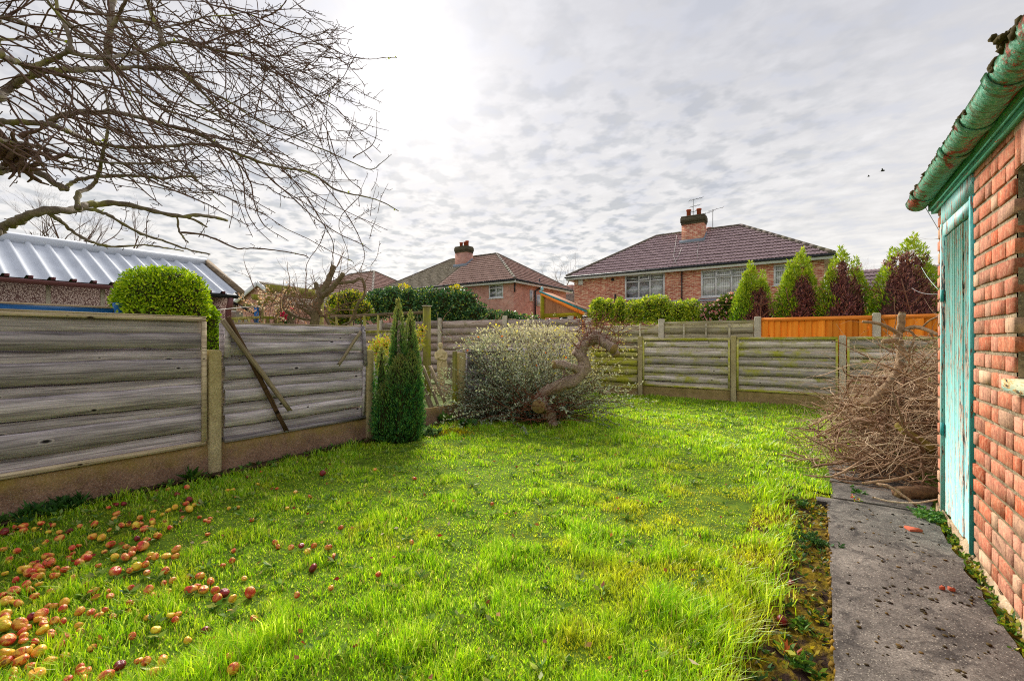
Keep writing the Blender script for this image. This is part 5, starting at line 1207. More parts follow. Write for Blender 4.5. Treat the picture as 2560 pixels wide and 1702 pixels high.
for i in range(460):
    b0 = bc+Rt*rg.uniform(-.5, .8)+Fw*rg.uniform(-.3, .4); side = rg.normal(0, .85); dv = Up*rg.uniform(.4, 1.4)+Rt*side+Fw*rg.normal(-.25, .5); L = rg.uniform(.9, 2.0)
    P = wander(rg, b0, dv, L, 9, .08, .07); P[:, 2] = np.maximum(P[:, 2], .04)
    hm = rg.uniform(1.5, 1.9)
    if P[:, 2].max() > hm: P[:, 2] *= hm/P[:, 2].max()
    st.tube(P, np.linspace(.008, .0025, 10), 4, cap=False)
    for j in range(4, 10):
        nl = 7; q = P[j]+(P[j]-P[j-1])*rg.uniform(-1, 0, (nl, 1)); PL.append(q); AL.append(rg.normal(size=(nl, 3))+unit(P[j]-P[j-1])*.6)
st.build('stems', bark('bush_stem', S(150, 112, 84, .8), S(96, 66, 52, .8), None, 2), bush)
PL = np.concatenate(PL); AL = np.concatenate(AL); cc = bcol(PL, None, pick([S(160, 174, 154), S(130, 148, 124), S(190, 198, 178)], len(PL), rg), rg); mb = MB(); mb.leaves(PL, AL, .045, .022, cc, rg, .1); mb.build('twig_leaves', leaf_dry, bush)
yl = MB(); P, dv, k = blob_points(bl_[3:8], 420, rg, .95, 1.12); yl.leaves(P, dv+rg.normal(size=dv.shape), .05, .035, pick([S(224, 206, 60), S(236, 226, 120)], len(P), rg), rg); 
P, dv, k = blob_points(bl_, 30, rg, .95, 1.08); yl.leaves(P, dv+rg.normal(size=dv.shape), .05, .04, pick([S(226, 120, 40)], len(P), rg), rg); yl.build('yellow_leaves', leaf_m, bush)

# twisted cut trunk lying against the bush
tz = 7.05; tr = empty('twisted_trunk', at(1380, 1060, h=0), 'gnarled twisted tree trunk with sawn ends rising beside the bush', 'tree')
rg = np.random.default_rng(52)
def limb(pts, r0, r1, name='limb', mat=trunk_m, z=tz, cuts=True, k=10):
    P = smoothpoly([at(x, y, Z=z+dz) for x, y, dz in pts], 9); R = np.linspace(r0, r1, len(P))*1.12*z/F2; R = R*(1+.07*np.sin(np.arange(len(P))*.5+1)+.03*rg.normal(size=len(P)))
    m_ = MB(); k = 14; m_.tube(P, R*.90, k); aa = np.tile(np.arange(k)*2*math.pi/k, len(P)); ii_ = np.repeat(np.arange(len(P)), k)
    fr_ = 1+.13*np.sin(2*aa+ii_*.33+r0)+.09*np.sin(5*aa-ii_*.21+r1)+.07*np.sin(9*aa+ii_*.15)+.05*rg.normal(size=len(aa)); m_.v[0] = P[ii_]+(m_.v[0]-P[ii_])*fr_[:, None]; o = m_.build(name, mat, tr, smooth=True)
    if cuts:
        d_ = unit(P[-1]-P[-2]); m_ = MB(); m_.tube([P[-1]-d_*.002, P[-1]+d_*.012], [R[-1]*.93, R[-1]*.9], k); m_.build('sawn_end', cut_wood, o)
limb([(1382, 1066, 0), (1376, 1045, .02), (1366, 1025, .0), (1352, 1012, -.1), (1346, 1016, -.22)], 13, 16, 'stump')
limb([(1350, 1005, .05), (1362, 980, .05), (1404, 962, .02), (1434, 951, 0), (1456, 931, .0), (1459, 905, .03), (1452, 886, .05), (1456, 868, .06), (1474, 853, .05), (1496, 846, 0), (1515, 860, -.08), (1534, 872, -.2)], 15, 12)
limb([(1440, 890, .1), (1452, 862, .12), (1472, 838, .12), (1498, 836, .05), (1516, 850, .0), (1530, 868, -.02), (1541, 888, -.1)], 11, 9)
limb([(1455, 930, .0), (1430, 918, -.05), (1400, 911, -.1), (1385, 912, -.14)], 11, 9.5)
limb([(1392, 960, .1), (1412, 940, .1), (1412, 925, .12)], 6, 4, cuts=False)
m_ = MB()
for i in range(120):
    b0 = at(rg.uniform(1440, 1560), rg.uniform(800, 880), Z=tz+rg.normal(0, .12)); m_.tube(wander(rg, b0, Up*rg.uniform(-.2, 1)+Rt*rg.normal(.3, .8)+Fw*rg.normal(0, .5), rg.uniform(.2, .5), 5, .12, .02), np.linspace(.006, .002, 6), 3, cap=False)
for i in range(110):
    b0 = at(rg.normal(1350, 40), rg.uniform(985, 1055), Z=tz+rg.normal(0, .15)); m_.tube(wander(rg, b0, Up*rg.uniform(-.3, .8)+Rt*rg.normal(0, .9)-Fw*.2, rg.uniform(.2, .55), 5, .12, .03), np.linspace(.006, .002, 6), 3, cap=False)
tag(m_.build('twigs', bark('red_twig', S(160, 96, 70, .85), S(110, 66, 50, .8), None, 2), tr), kind='stuff')
m_ = MB(); P = np.array([at(rg.uniform(1430, 1590), rg.normal(845, 28), Z=tz+rg.normal(0, .15)) for _ in range(700)]+[at(rg.normal(1440, 50), rg.uniform(900, 1010), Z=tz+rg.normal(.1, .2)) for _ in range(500)])
m_.leaves(P[::2]+Fw*.2, rg.normal(size=P[::2].shape)+[0, 0, .4], .030, .016, pick([S(220, 206, 150), S(214, 204, 90), S(186, 176, 130)], len(P[::2]), rg), rg); tag(m_.build('leaf_buds', leaf_dry, tr), kind='stuff')

# ---- beyond the left fence: pruned tree, pergola, trellis, shrubs
rg = np.random.default_rng(71); zt = 7.3
pr = empty('pruned_tree', at(790, 1030, Z=zt)*[1, 1, 0], 'hard pruned bare tree with sawn upright limbs behind the broken fence panel', 'tree')
def plimb(pts, r0, r1, name='branch', twigs=0):
    P = smoothpoly([at(x, y, Z=zt+dz) for x, y, dz in pts], 5); R = np.linspace(r0, r1, len(P))*zt/F2; m_ = MB(); m_.tube(P+.15*R[:, None]*rg.normal(size=P.shape), R, 7)
    o = m_.build(name, prune_m, pr, smooth=True); return P
limbs = [plimb([(792, 1040, 0), (790, 900, 0), (786, 815, 0), (790, 775, 0), (800, 742, 0)], 12, 10, 'trunk')]
for q, r0, r1 in (([(800, 745, 0), (815, 715, .05), (825, 690, .1), (834, 664, .1)], 9, 6), ([(798, 745, 0), (822, 728, -.1), (845, 705, -.15), (858, 683, -.2)], 8, 5.5), ([(800, 745, 0), (797, 728, .1), (789, 708, .15)], 7, 5.5),
                  ([(783, 790, 0), (762, 775, -.1), (745, 768, -.2)], 6, 3), ([(782, 780, 0), (765, 762, .1), (748, 748, .2)], 5, 3), ([(845, 708, -.15), (880, 705, -.2), (905, 698, -.2), (912, 735, -.2), (895, 760, -.2), (880, 800, -.1), (855, 815, 0)], 4, 3),
                  ([(735, 820, .2), (722, 785, .2), (708, 765, .3), (712, 735, .3)], 5, 2.5), ([(715, 778, .2), (750, 795, .1), (778, 800, 0)], 4, 3), ([(825, 815, .1), (812, 792, .1), (800, 790, 0)], 4, 3)):
    limbs.append(plimb(q, r0, r1))
tw2 = MB()
for P in limbs[1:]:
    for c_ in range(11):
        j = rg.integers(len(P)//3, len(P)); grow(tw2, P[j], Up*.7+rg.normal(size=3)*.8, rg.uniform(.25, .6), .007, 2, rg, 4, .16, (1, 4), .9, .6, 0, .1, .4, 5)
for x, y in ((690, 700), (660, 720), (640, 690), (700, 740), (760, 720), (720, 700), (680, 770), (820, 790), (870, 780), (650, 775), (740, 780)):
    grow(tw2, at(x, y+40, Z=zt+rg.normal(.2, .3)), Up*.6+rg.normal(size=3)*.7, .55, .009, 3, rg, 4, .16, (2, 4), .9, .62, 0, .08, .4, 5)
tag(tw2.build('twigs', bark('pruned_twig', S(176, 140, 112, .85), S(120, 90, 74, .8), None, 2), pr), kind='stuff')
# pergola
pg = empty('pergola', at(650, 950, Z=8.6)*[1, 1, 0], 'mossy green timber pergola frame behind the pruned tree', 'pergola')
def beam(nm, a, b, za, zb, w=.09, h=.13, mat=green_post): m_ = MB(); m_.bar(at(*a, Z=za), at(*b, Z=zb), w, h); m_.build(nm, mat, pg)
beam('beam', (668, 720), (784, 732), 8.3, 9.3); beam('beam', (716, 737), (795, 741), 9.0, 9.3, .08, .1); beam('brace', (650, 765), (688, 722), 8.5, 8.5, .08, .12); beam('beam', (632, 742), (700, 751), 8.6, 9.2, .08, .1); beam('beam', (610, 764), (662, 762), 8.7, 8.6, .06, .07)
for px, y0, z in ((649, 765, 8.5), (697, 740, 9.2), (800, 742, 9.4)):
    p = at(px, y0, Z=z); m_ = MB(); m_.rng((p[0]-.05, p[1]-.05, 0), (p[0]+.05, p[1]+.05, p[2])); m_.build('post', green_post, pg)
p = at(641, 768, Z=8.4); m_ = MB(); m_.rng((p[0]-.03, p[1]-.03, 0), (p[0]+.03, p[1]+.03, p[2])); m_.build('blue_post', blue_paint, pg)
# low trellis fence beyond
lf = empty('trellis_fence', at(640, 950, Z=8.2)*[1, 1, 0], 'low green timber trellis fence under the pergola', 'fence')
for (a, b) in (((576, 797), (652, 793)), ((655, 793), (710, 796)), ((576, 812), (710, 812))): m_ = MB(); m_.bar(at(*a, Z=8.0), at(*b, Z=8.4), .04, .05); m_.build('rail', green_post, lf)
for x in (590, 606, 622, 670, 690, 706): p = at(x, 795, Z=8.2); m_ = MB(); m_.rng((p[0]-.02, p[1]-.02, 0), (p[0]+.02, p[1]+.02, p[2]+.0)); m_.build('upright', green_post, lf)
# white boarded shed
sh = empty('board_shed', at(610, 900, Z=9.2)*[1, 1, 0], 'white painted board shed with a sloping dark roof edge behind the downpipe', 'shed')
whb = plain('white_boards', S(208, 204, 200, .85), .7, .2, .12)
a, b = at(577, 800, Z=9.2), at(640, 800, Z=9.4)
for i, z in enumerate(np.arange(0.0, 1.95, .16)):
    x1 = 1.0 if z < 1.45 else max(.15, 1-(z-1.45)/.6); bb = a+(b-a)*x1; m_ = MB(); m_.bar((a[0], a[1], z+.08), (bb[0], bb[1], z+.08), .03, .152); m_.build('board', whb, sh)
m_ = MB(); m_.bar(at(574, 752, Z=9.15), at(642, 786, Z=9.35), .1, .05); m_.build('roof_edge', black_p, sh)
m_ = MB(); a2, b2 = at(577, 800, Z=9.3), at(640, 800, Z=9.5); m_.bar((a2[0], a2[1], .75), (b2[0], b2[1], .75), .06, 1.4); m_.build('back_panel', whb, sh)
# clothes line
m_ = MB(); P = np.array([at(512, 778, Z=6.2), at(560, 773, Z=6.8), at(610, 768, Z=7.6), at(662, 764, Z=8.5)]); m_.tube(smoothpoly(P, 4), .006, 5); tag(m_.build('clothes_line', plain('white_rope', S(224, 220, 212), .8, .2), origin=P[0]), 'white rope washing line from the topiary to the pergola post', 'rope')
# long trellis with tall post
tl = empty('garden_trellis', (-8, 7.5, 0), 'green timber trellis with a tall square post left of the statue', 'trellis')
pp = at(1067, 930, Y=7.5); m_ = MB(); m_.rng((pp[0]-.055, 7.43, 0), (pp[0]+.055, 7.57, 2.1)); m_.build('post', green_post, tl)
m_ = MB(); m_.rng((pp[0]-.07, 7.415, 2.1), (pp[0]+.07, 7.585, 2.125)); m_.build('post_cap', con_post_g, tl)
dk_rail = wood('dark_rail', 0, S(150, 132, 104, .7), S(70, 58, 50, .7))
x0 = at(828, 787, Y=7.5)[0]
for z in (1.97, 1.55): m_ = MB(); m_.rng((x0, 7.47, z-.035), (pp[0]-.056, 7.53, z+.035)); m_.build('rail', dk_rail if z > 1.8 else green_post, tl)
for px in (845, 882, 915, 949, 990, 1030):
    x = at(px, 800, Y=7.5)[0]; m_ = MB(); m_.rng((x-.03, 7.44, 0), (x+.03, 7.469, 1.96)); m_.build('upright', green_post, tl)
# shrubs beyond the fence
def shrub(name, label, blobs, n, L, Wd, cols, mat, seed, cat='shrub', core=core_dk, **kw):
    rg = np.random.default_rng(seed); b0 = blobs[0][0]; root = empty(name, (b0[0], b0[1], 0), label, cat); crown(root, 'crown', blobs, n, L, Wd, cols, mat, rg, core, **kw)
    m_ = MB()
    for b in blobs[:4]: m_.tube(wander(rg, (b[0][0], b[0][1], 0), Up+.1*rg.normal(size=3), max(.3, b[0][2]), 4, .05), np.linspace(.03, .012, 5), 5)
    m_.build('stem', core_br, root); return root
def bb(px, py, Y, rx, rz, ry=None): p = at(px, py, Y=Y); s = np.dot(p-C0, Fw)/F2; return (p, np.array([rx*s, (ry or rx)*s, rz*s]))
shrub('flame_leaf_shrub', 'yellow green shrub with orange tinged leaves behind the columnar conifer', [bb(930, 905, 6.2, 20, 40), bb(945, 875, 6.4, 24, 34), bb(965, 862, 6.7, 24, 28), bb(925, 945, 6.0, 20, 36), bb(1045, 850, 6.9, 16, 26), bb(1055, 825, 7.0, 12, 14)], 2600, .05, .026, [S(206, 204, 50), S(226, 170, 80), S(170, 184, 50), S(226, 206, 130), S(206, 130, 70)], leaf_m, 81, w=[.38, .10, .36, .10, .06], coresc=.3, lo=.4)
shrub('yellow_shrub', 'yellow green bushy shrub behind the pruned tree', [bb(875, 755, 8.8, 34, 30), bb(850, 790, 8.6, 30, 30), bb(905, 775, 8.8, 26, 24), bb(840, 760, 9, 22, 24)], 4000, .07, .035, [S(170, 176, 30), S(110, 140, 26), S(206, 190, 60), S(70, 110, 30)], leaf_m, 82)
shrub('ivy_hedge', 'dark glossy ivy hedge mounded over the old brown fence', [bb(x, y, 11.75, rx, rz, 30) for x, y, rx, rz in ((905, 775, 40, 34), (945, 765, 45, 40), (985, 755, 42, 38), (1030, 768, 48, 46), (1075, 770, 50, 50), (1120, 772, 50, 50), (1160, 770, 48, 46), (1195, 792, 36, 34), (1235, 802, 34, 26), (1270, 805, 34, 26), (1305, 812, 30, 24), (1335, 815, 22, 26), (1110, 800, 45, 35), (1060, 810, 40, 30), (1165, 805, 40, 30))], 15000, .085, .06,
      [S(62, 108, 62), S(86, 132, 70), S(46, 84, 54), S(122, 156, 92), S(182, 200, 76)], leaf_gloss, 83, 'hedge', w=[.3, .25, .22, .14, .09], front=MINUS_Y)
shrub('hedge_tips', 'bright yellow tipped shoots standing up from the ivy hedge', [bb(1008, 722, 11.9, 12, 12), bb(1020, 730, 11.9, 10, 14), bb(1140, 722, 11.9, 14, 9), bb(1060, 735, 11.9, 9, 12), bb(905, 745, 11.9, 16, 12)], 700, .08, .04, [S(222, 200, 20), S(180, 186, 50)], leaf_m, 84, 'hedge', None)
shrub('privet_hedge', 'yellow green leafy hedge behind the buff fence below the house windows', [bb(x, y, 13.2, rx, rz, 30) for x, y, rx, rz in ((1495, 785, 22, 30), (1520, 775, 20, 26), (1500, 760, 12, 12), (1552, 765, 8, 20), (1548, 790, 26, 24), (1590, 782, 30, 30), (1625, 775, 32, 34), (1650, 762, 24, 22), (1660, 785, 34, 26), (1700, 782, 30, 28), (1730, 775, 22, 24), (1745, 790, 24, 20))], 8000, .085, .04,
      [S(190, 204, 40), S(146, 176, 40), S(222, 228, 80), S(104, 140, 42), S(170, 190, 80)], leaf_m, 85, 'hedge', front=MINUS_Y, coresc=.7)
cm = shrub('camellia', 'shrub with pink blossom between the hedge and the first conifer', [bb(1780, 785, 13.0, 24, 26, 20), bb(1810, 775, 13.0, 20, 34, 20), bb(1825, 755, 13.0, 12, 18, 20)], 2400, .08, .045, [S(70, 100, 36), S(100, 130, 40), S(150, 160, 60)], leaf_gloss, 86, coresc=.75)
rg = np.random.default_rng(87); P, dv, k = blob_points([bb(1780, 785, 12.95, 25, 27, 21), bb(1812, 775, 12.95, 21, 35, 21), bb(1826, 752, 12.95, 13, 20, 21)], 90, rg, 1.0, 1.06, MINUS_Y); m_ = MB()
for p in P:
    for _ in range(5): m_.leaves([p], rg.normal(size=(1, 3))+[[0, -.5, .2]], .05, .045, pick([S(236, 186, 190), S(240, 214, 214), S(214, 130, 140)], 1, rg), rg)
m_.build('blossom', petal_m, cm)
# pink flowers and pale dry shrub under the pergola
rg = np.random.default_rng(88); fl = empty('flowering_pot_plant', at(716, 800, Z=8.0)*[1, 1, 0], 'bright pink flowers glimpsed under the pergola behind the fence', 'flowers'); m_ = MB()
for x, y in ((706, 785), (712, 789), (713, 795), (727, 775)):
    p = at(x, y, Z=8.0); m_.leaves(p+.02*rg.normal(size=(14, 3)), rg.normal(size=(14, 3)), .05, .045, pick([S(230, 40, 110)], 14, rg), rg)
m_.leaves(np.array([at(rg.normal(715, 9), rg.uniform(785, 815), Z=8.05) for _ in range(120)]), rg.normal(size=(120, 3)), .06, .03, pick([S(60, 110, 50)], 120, rg), rg); m_.build('petals', petal_m, fl)
P = at(716, 815, Z=8.02); m_ = MB(); m_.tube([(P[0], P[1], 0), P], .02, 5); m_.build('stem', core_dk, fl)
rg = np.random.default_rng(89); hy = empty('dry_hydrangea', at(690, 900, Z=8.1)*[1, 1, 0], 'pale pinkish dry seed heads of a shrub beneath the pergola beam', 'shrub'); m_ = MB()
for _ in range(55):
    p = at(rg.normal(690, 32), rg.normal(765, 20), Z=8.0+rg.normal(0, .3)); m_.leaves(p+.035*rg.normal(size=(16, 3)), rg.normal(size=(16, 3)), .04, .03, pick([S(214, 180, 168), S(190, 144, 120), S(226, 206, 196)], 16, rg), rg)
m_.build('seed_heads', leaf_dry, hy); m_ = MB()
for _ in range(30): p = at(rg.normal(690, 30), 900, Z=8.0); p[2] = 0; m_.tube(wander(rg, p, Up+.15*rg.normal(size=3), 1.9, 6, .06), np.linspace(.008, .003, 7), 4)
m_.build('stem', core_br, hy)
# old brown fence behind the statue
of = empty('old_board_fence', (-9, 11.0, 0), 'decayed brown horizontal board fence below the ivy hedge behind the statue', 'fence'); rg = np.random.default_rng(90)
for (a, b) in ((-16.5, -13.2), (-13.15, -10.35), (-10.2, -7.75), (-7.6, -5.25)):
    for i, z in enumerate(np.arange(.1, 1.95, .235)):
        if rg.uniform() < .06: continue
        board(of, 0, a, b, z, z+rg.uniform(.17, .225), 11.02+.015*(i % 2), -1, wood_old, rg, .016, .018, .015*rg.uniform(-1, 1.5), slope=rg.normal(0, .008))
    m_ = MB(); m_.rng((a, 11.06, .05), (b, 11.1, 1.9)); m_.build('backing', wood_old, of)
for x in (-13.18, -10.27, -7.68): con_post_mb(x, 10.97, -.1, 2.06, .12, .1).build('post', con_post_g, of, origin=(x, 11, 0))
# straggly stems on that fence
m_ = MB()
for _ in range(60): b0 = np.array([rg.uniform(-12, -6), 10.9, rg.uniform(.8, 1.9)]); m_.tube(wander(rg, b0, rg.normal(size=3)*[1, .1, .5], rg.uniform(.4, 1.1), 6, .2), np.linspace(.010, .003, 7), 4)
tag(m_.build('creeper_stems', brush_m, of), kind='stuff')

# ------------------------------------------------------------------ statue
SY = 9.6; sb0 = at(1103, 962, Y=SY); sz = np.dot(sb0-C0, Fw)/F2; st = empty('garden_statue', (sb0[0], sb0[1], 0), 'cream stone statue of a robed standing figure with folded arms', 'statue')
m_ = MB(); Hs = 106*sz; u = Hs/1.0; ex, ey = Rt, -Fw      # ex to the viewer's right, ey towards the viewer
def sp_(a, b, c): return sb0+ex*a*u+ey*b*u+Up*c*u
prof = [(.0, .088, .07, 0), (.05, .085, .07, .0), (.2, .085, .065, .0), (.34, .10, .07, .005), (.46, .115, .08, .01), (.54, .11, .075, .01), (.62, .085, .062, .0), (.70, .10, .07, -.005), (.77, .115, .065, -.005), (.81, .085, .05, -.005), (.835, .035, .035, -.003), (.87, .032, .032, -.005)]
k = 16; a = np.arange(k)*2*math.pi/k; V = []
for (h, rx, ry, ox) in prof:
    fold = 1+(.06*np.sin(a*7+h*5) if h < .55 else 0*a)
    for i in range(k): V.append(sp_(ox+rx*math.cos(a[i])*fold[i], ry*math.sin(a[i])*fold[i], h))
n = len(prof); i = np.arange(n-1)[:, None]*k; j = np.arange(k)[None]
m_.add(V, [np.stack([i+j, i+(j+1) % k, i+k+(j+1) % k, i+k+j], -1).reshape(-1, 4), [list(range(k))[::-1]], [[(n-1)*k+x for x in range(k)]]])
m_.ball(sp_(-.015, .012, .925), (.048*u, .055*u, .066*u), 12, 9); m_.ball(sp_(-.015, -.015, .945), (.058*u, .06*u, .055*u), 10, 8); m_.ball(sp_(-.012, -.05, .93), (.03*u, .035*u, .035*u), 8, 6); m_.ball(sp_(-.018, .066, .918), (.010*u, .014*u, .014*u), 6, 4)
for P, R in (([(.10, .0, .775), (.125, .02, .68), (.10, .06, .60), (.02, .085, .61), (-.06, .08, .64)], [.036, .032, .030, .025, .018]), ([(-.11, .0, .775), (-.13, .025, .69), (-.10, .06, .62), (-.03, .09, .66), (.03, .085, .70)], [.036, .032, .029, .024, .018]),
             ([(-.02, .05, .5), (-.03, .075, .36), (-.02, .075, .2), (-.03, .07, .03)], [.05, .048, .036, .032]), ([(.05, .03, .5), (.06, .055, .3), (.05, .05, .1), (.06, .06, .0)], [.05, .045, .034, .03]), ([(.09, .0, .62), (.115, .0, .4), (.10, .01, .2), (.07, .01, .12)], [.03, .045, .035, .02]), ([(.06, .05, .62), (.0, .085, .5), (-.05, .08, .38), (-.06, .07, .2)], [.02, .018, .016, .012])):
    Pw = smoothpoly([sp_(*p) for p in P], 4); m_.tube(Pw, np.interp(np.linspace(0, 1, len(Pw)), np.linspace(0, 1, len(R)), R)*u, 8)
stone = concrete('cream_stone', S(236, 218, 168, .9), S(206, 184, 130, .85), bump=.3)
fg = m_.build('figure', stone, st, smooth=True); md = fg.modifiers.new('join', 'REMESH'); md.mode = 'VOXEL'; md.voxel_size = .011; md.use_smooth_shade = True
m_ = MB(); m_.rng((sb0[0]-.22, sb0[1]-.16, sb0[2]-.085), (sb0[0]+.30, sb0[1]+.16, sb0[2]-.002)); m_.build('plinth', render_m, st)
m_ = MB(); m_.rng((sb0[0]-.14, sb0[1]-.1, -.05), (sb0[0]+.12, sb0[1]+.1, sb0[2]-.086)); m_.build('pedestal', stone, st)
# bed edging and slab in that garden
for i, (a, b, Yy) in enumerate((((1075, 985), (1150, 985), 8.6),)):
    p, q = at(*a, Y=Yy), at(*b, Y=Yy); m_ = MB(); m_.bar((p[0], Yy, .05), (q[0], Yy, .05), .14, .14); tag(m_.build('stone_edging', render_m, origin=(p[0], Yy, 0)), 'pale stone edging on the ground in front of the statue', 'edging')

# ------------------------------------------------------------------ wooden play shelter
YS = 12.9; ps = empty('play_shelter', at(1360, 900, Y=YS)*[1, 1, 0], 'wooden play shelter with lean-to roof, yellow green frame and teal edge', 'shelter')
fr_m = wood('yellow_green_frame', 0, S(196, 178, 40, .85), S(140, 124, 30, .8), S(150, 160, 20, .8), .4); pn_m = wood('brown_ply', 2, S(206, 150, 110, .85), S(160, 102, 70, .8)); teal_e = plain('teal_edge', S(40, 150, 160, .85), .6, .3, .2)
A = at(1357, 733, Y=YS); B = at(1462, 783, Y=YS); zb = at(1360, 790, Y=YS)[2]
m_ = MB(); m_.rng((A[0]-.06, YS-.05, 0), (A[0]+.06, YS+.05, A[2]+.02)); m_.build('post', fr_m, ps)
m_ = MB(); m_.rng((B[0]-.22, YS-.05, 0), (B[0]-.10, YS+.05, B[2]+.05)); m_.build('post', fr_m, ps)
m_ = MB(); m_.rng((A[0]+.061, YS-.045, zb-.05), (B[0]-.101, YS+.045, zb+.07)); m_.build('cross_beam', fr_m, ps)
m_ = MB(); m_.add([(A[0]+.06, YS, zb+.07), (B[0]-.2, YS, zb+.07), (B[0]-.2, YS, B[2]+.02), (A[0]+.06, YS, A[2]-.05)], [[[0, 1, 2, 3]]]); m_.add([(A[0]+.06, YS+.02, zb+.07), (B[0]-.2, YS+.02, zb+.07), (B[0]-.2, YS+.02, B[2]+.02), (A[0]+.06, YS+.02, A[2]-.05)], [[[3, 2, 1, 0]]]); m_.build('side_panel', pn_m, ps)
m_ = MB(); m_.bar((A[0]-.02, YS-.04, A[2]-.02), (B[0]+.0, YS-.04, B[2]-.02), .06, .1); m_.build('rafter', orange_x, ps)
m_ = MB(); m_.bar((A[0]-.08, YS+.35, A[2]+.055), (B[0]+.08, YS+.35, B[2]+.045), .8, .02); m_.build('roof', pn_m, ps)
m_ = MB(); m_.bar((A[0]-.09, YS-.06, A[2]+.06), (B[0]+.09, YS-.06, B[2]+.05), .03, .05); m_.build('roof_edge', teal_e, ps)
m_ = MB(); m_.lathe([(.03, A[2]+.07), (.05, A[2]+.1), (.05, A[2]+.15), (.03, A[2]+.2), (.01, A[2]+.22)], (A[0], YS-.05, 0), 8); m_.build('finial', plain('pale_blue_finial', S(150, 200, 210), .5, .4), ps)
rg = np.random.default_rng(95)
for i in range(7):
    p = at(1375+i*10, 805+rg.normal(0, 4), Y=YS+.6); m_ = MB(); m_.ball(p, (.09, .06, .09), 8, 6, jit=.1, rg=rg); m_.build('hung_item', plain('hung_item_%d' % i, [S(40, 110, 150), S(226, 230, 236), S(30, 60, 100), S(200, 210, 220), S(60, 70, 90), S(160, 190, 210), S(226, 110, 80)][i], .5, .3), ps)
# posts and boards of the shelter's neighbour
for i, (px, y0, w, m) in enumerate(((1426, 790, 14, con_post_g), (1448, 800, 20, orange_fence), (1470, 795, 16, con_post_g))):
    p = at(px, y0, Y=12.4); m_ = MB(); h = w*np.dot(p-C0, Fw)/F2/2; m_.rng((p[0]-h, 12.38, 0), (p[0]+h, 12.44, p[2])); tag(m_.build('upright_board', m, origin=(p[0], 12.4, 0)), ['grey upright board below the play shelter roof', 'orange brown upright board below the shelter roof edge', 'pale grey upright post right of the play shelter'][i], 'board')

# ------------------------------------------------------------------ brushwood heap by the garage corner
rg = np.random.default_rng(101); PC = np.array([.95, 6.55, 0])
def heap_h(x, y): return (1.24+.24*np.sin(5*x+3*y)*np.sin(4*y))*np.exp(-(((x-PC[0])/.75)**2)**1.3)*np.exp(-(((y-PC[1])/1.2)**2)**1.3)
brush_dk = bark('dark_brushwood', S(176, 138, 108, .92), S(98, 72, 58, .9), None, 2.0)
for nm, n, mat, lab, rr in (('brushwood', 420, brush_m, 'tangled heap of cut brown branches piled beside the garage', (.0035, .011)), ('dark_brushwood', 300, brush_dk, 'darker crooked sticks lying through the brushwood heap', (.005, .017)), ('thick_brushwood', 46, brush_dk, 'thick crooked limbs poking out of the brushwood heap', (.010, .024)), ('pale_brushwood', 520, brush_pale, 'thin pale twigs arching out over the brushwood heap', (.0022, .005))):
    m_ = MB()
    def clip(P):
        bad = ((P[:, 0] > XW-.03) & (P[:, 1] < YE+.05)) | (P[:, 0] < -.42) | ((P[:, 1] < 5.12) & (P[:, 2] < .16))
        if bad.any():
            m = int(np.argmax(bad))
            return None if m < 4 else P[:m]
        return P
    for i in range(n):
        x = PC[0]+rg.normal(-.06, .46); y = PC[1]+rg.normal(0, .72)
        if y < 5.2: y = 5.2+abs(rg.normal(0, .4))
        hz = heap_h(x, y); thin = nm == 'pale_brushwood'; z = hz*rg.uniform(.45, 1.08)+.03 if thin else rg.uniform(.02, max(.05, hz*.95))
        az = rg.uniform(0, 2*math.pi); dv = np.array([math.cos(az), math.sin(az), rg.normal(.3, .6) if thin else rg.normal(.25, .55) if nm == 'thick_brushwood' else rg.normal(.05, .38)]); L = rg.uniform(.5, 1.5) if thin else rg.uniform(.4, 1.25)
        P = wander(rg, np.array([x, y, z])-unit(dv)*L*.4, dv, L, 10, .18 if thin else .20, rg.uniform(-.03, .12)); P[:, 2] = np.maximum(P[:, 2], .012+.01*rg.uniform()); P = clip(P)
        if P is None: continue
        r0 = rr[0]+(rr[1]-rr[0])*rg.uniform()**2; m_.tube(P, np.linspace(r0, r0*.45, len(P)), 5 if r0 > .006 else 4, cap=r0 > .006)
        for c_ in range(rg.integers(0, 4)):
            j = rg.integers(2, len(P)-1); Q = wander(rg, P[j], unit(P[j]-P[j-1])+.9*unit(rg.normal(size=3)), L*rg.uniform(.2, .5), 6, .2, rg.uniform(-.04, .08)); Q[:, 2] = np.maximum(Q[:, 2], .012); Q = clip(Q)
            if Q is not None: m_.tube(Q, np.linspace(r0*.6, r0*.25, len(Q)), 4, cap=False)
    tag(m_.build(nm, mat), lab, 'branches', kind='stuff')
def log(name, pts, r0, r1, mat, label, cat='branch', kids=(), k=9):
    P = smoothpoly(pts, 5); root = empty(name, P[0]*[1, 1, 1], label, cat); m_ = MB(); R = np.linspace(r0, r1, len(P))*(1+.06*rg.normal(size=len(P))); m_.tube(P+.1*R[:, None]*rg.normal(size=P.shape), R, k); m_.build('stem', mat, root, smooth=True)
    for q, a, b in kids: Q = smoothpoly(q, 4); m_ = MB(); m_.tube(Q, np.linspace(a, b, len(Q)), 7); m_.build('limb', mat, root, smooth=True)
    for e, d_, r in ((P[0], P[0]-P[1], r0), (P[-1], P[-1]-P[-2], r1)): d_ = unit(d_); m_ = MB(); m_.tube([e-d_*.003, e+d_*.006], [r*.92, r*.88], k); m_.build('cut_end', cut_wood, root)
    return root
def A_(x, y, Y): return at(1960+x/2.903, 780+y/2.903, Y=Y)
bark_up = bark('dead_branch_bark', S(190, 160, 124, .92), S(124, 98, 78, .92), S(160, 164, 146, .9), 1.2, .3)
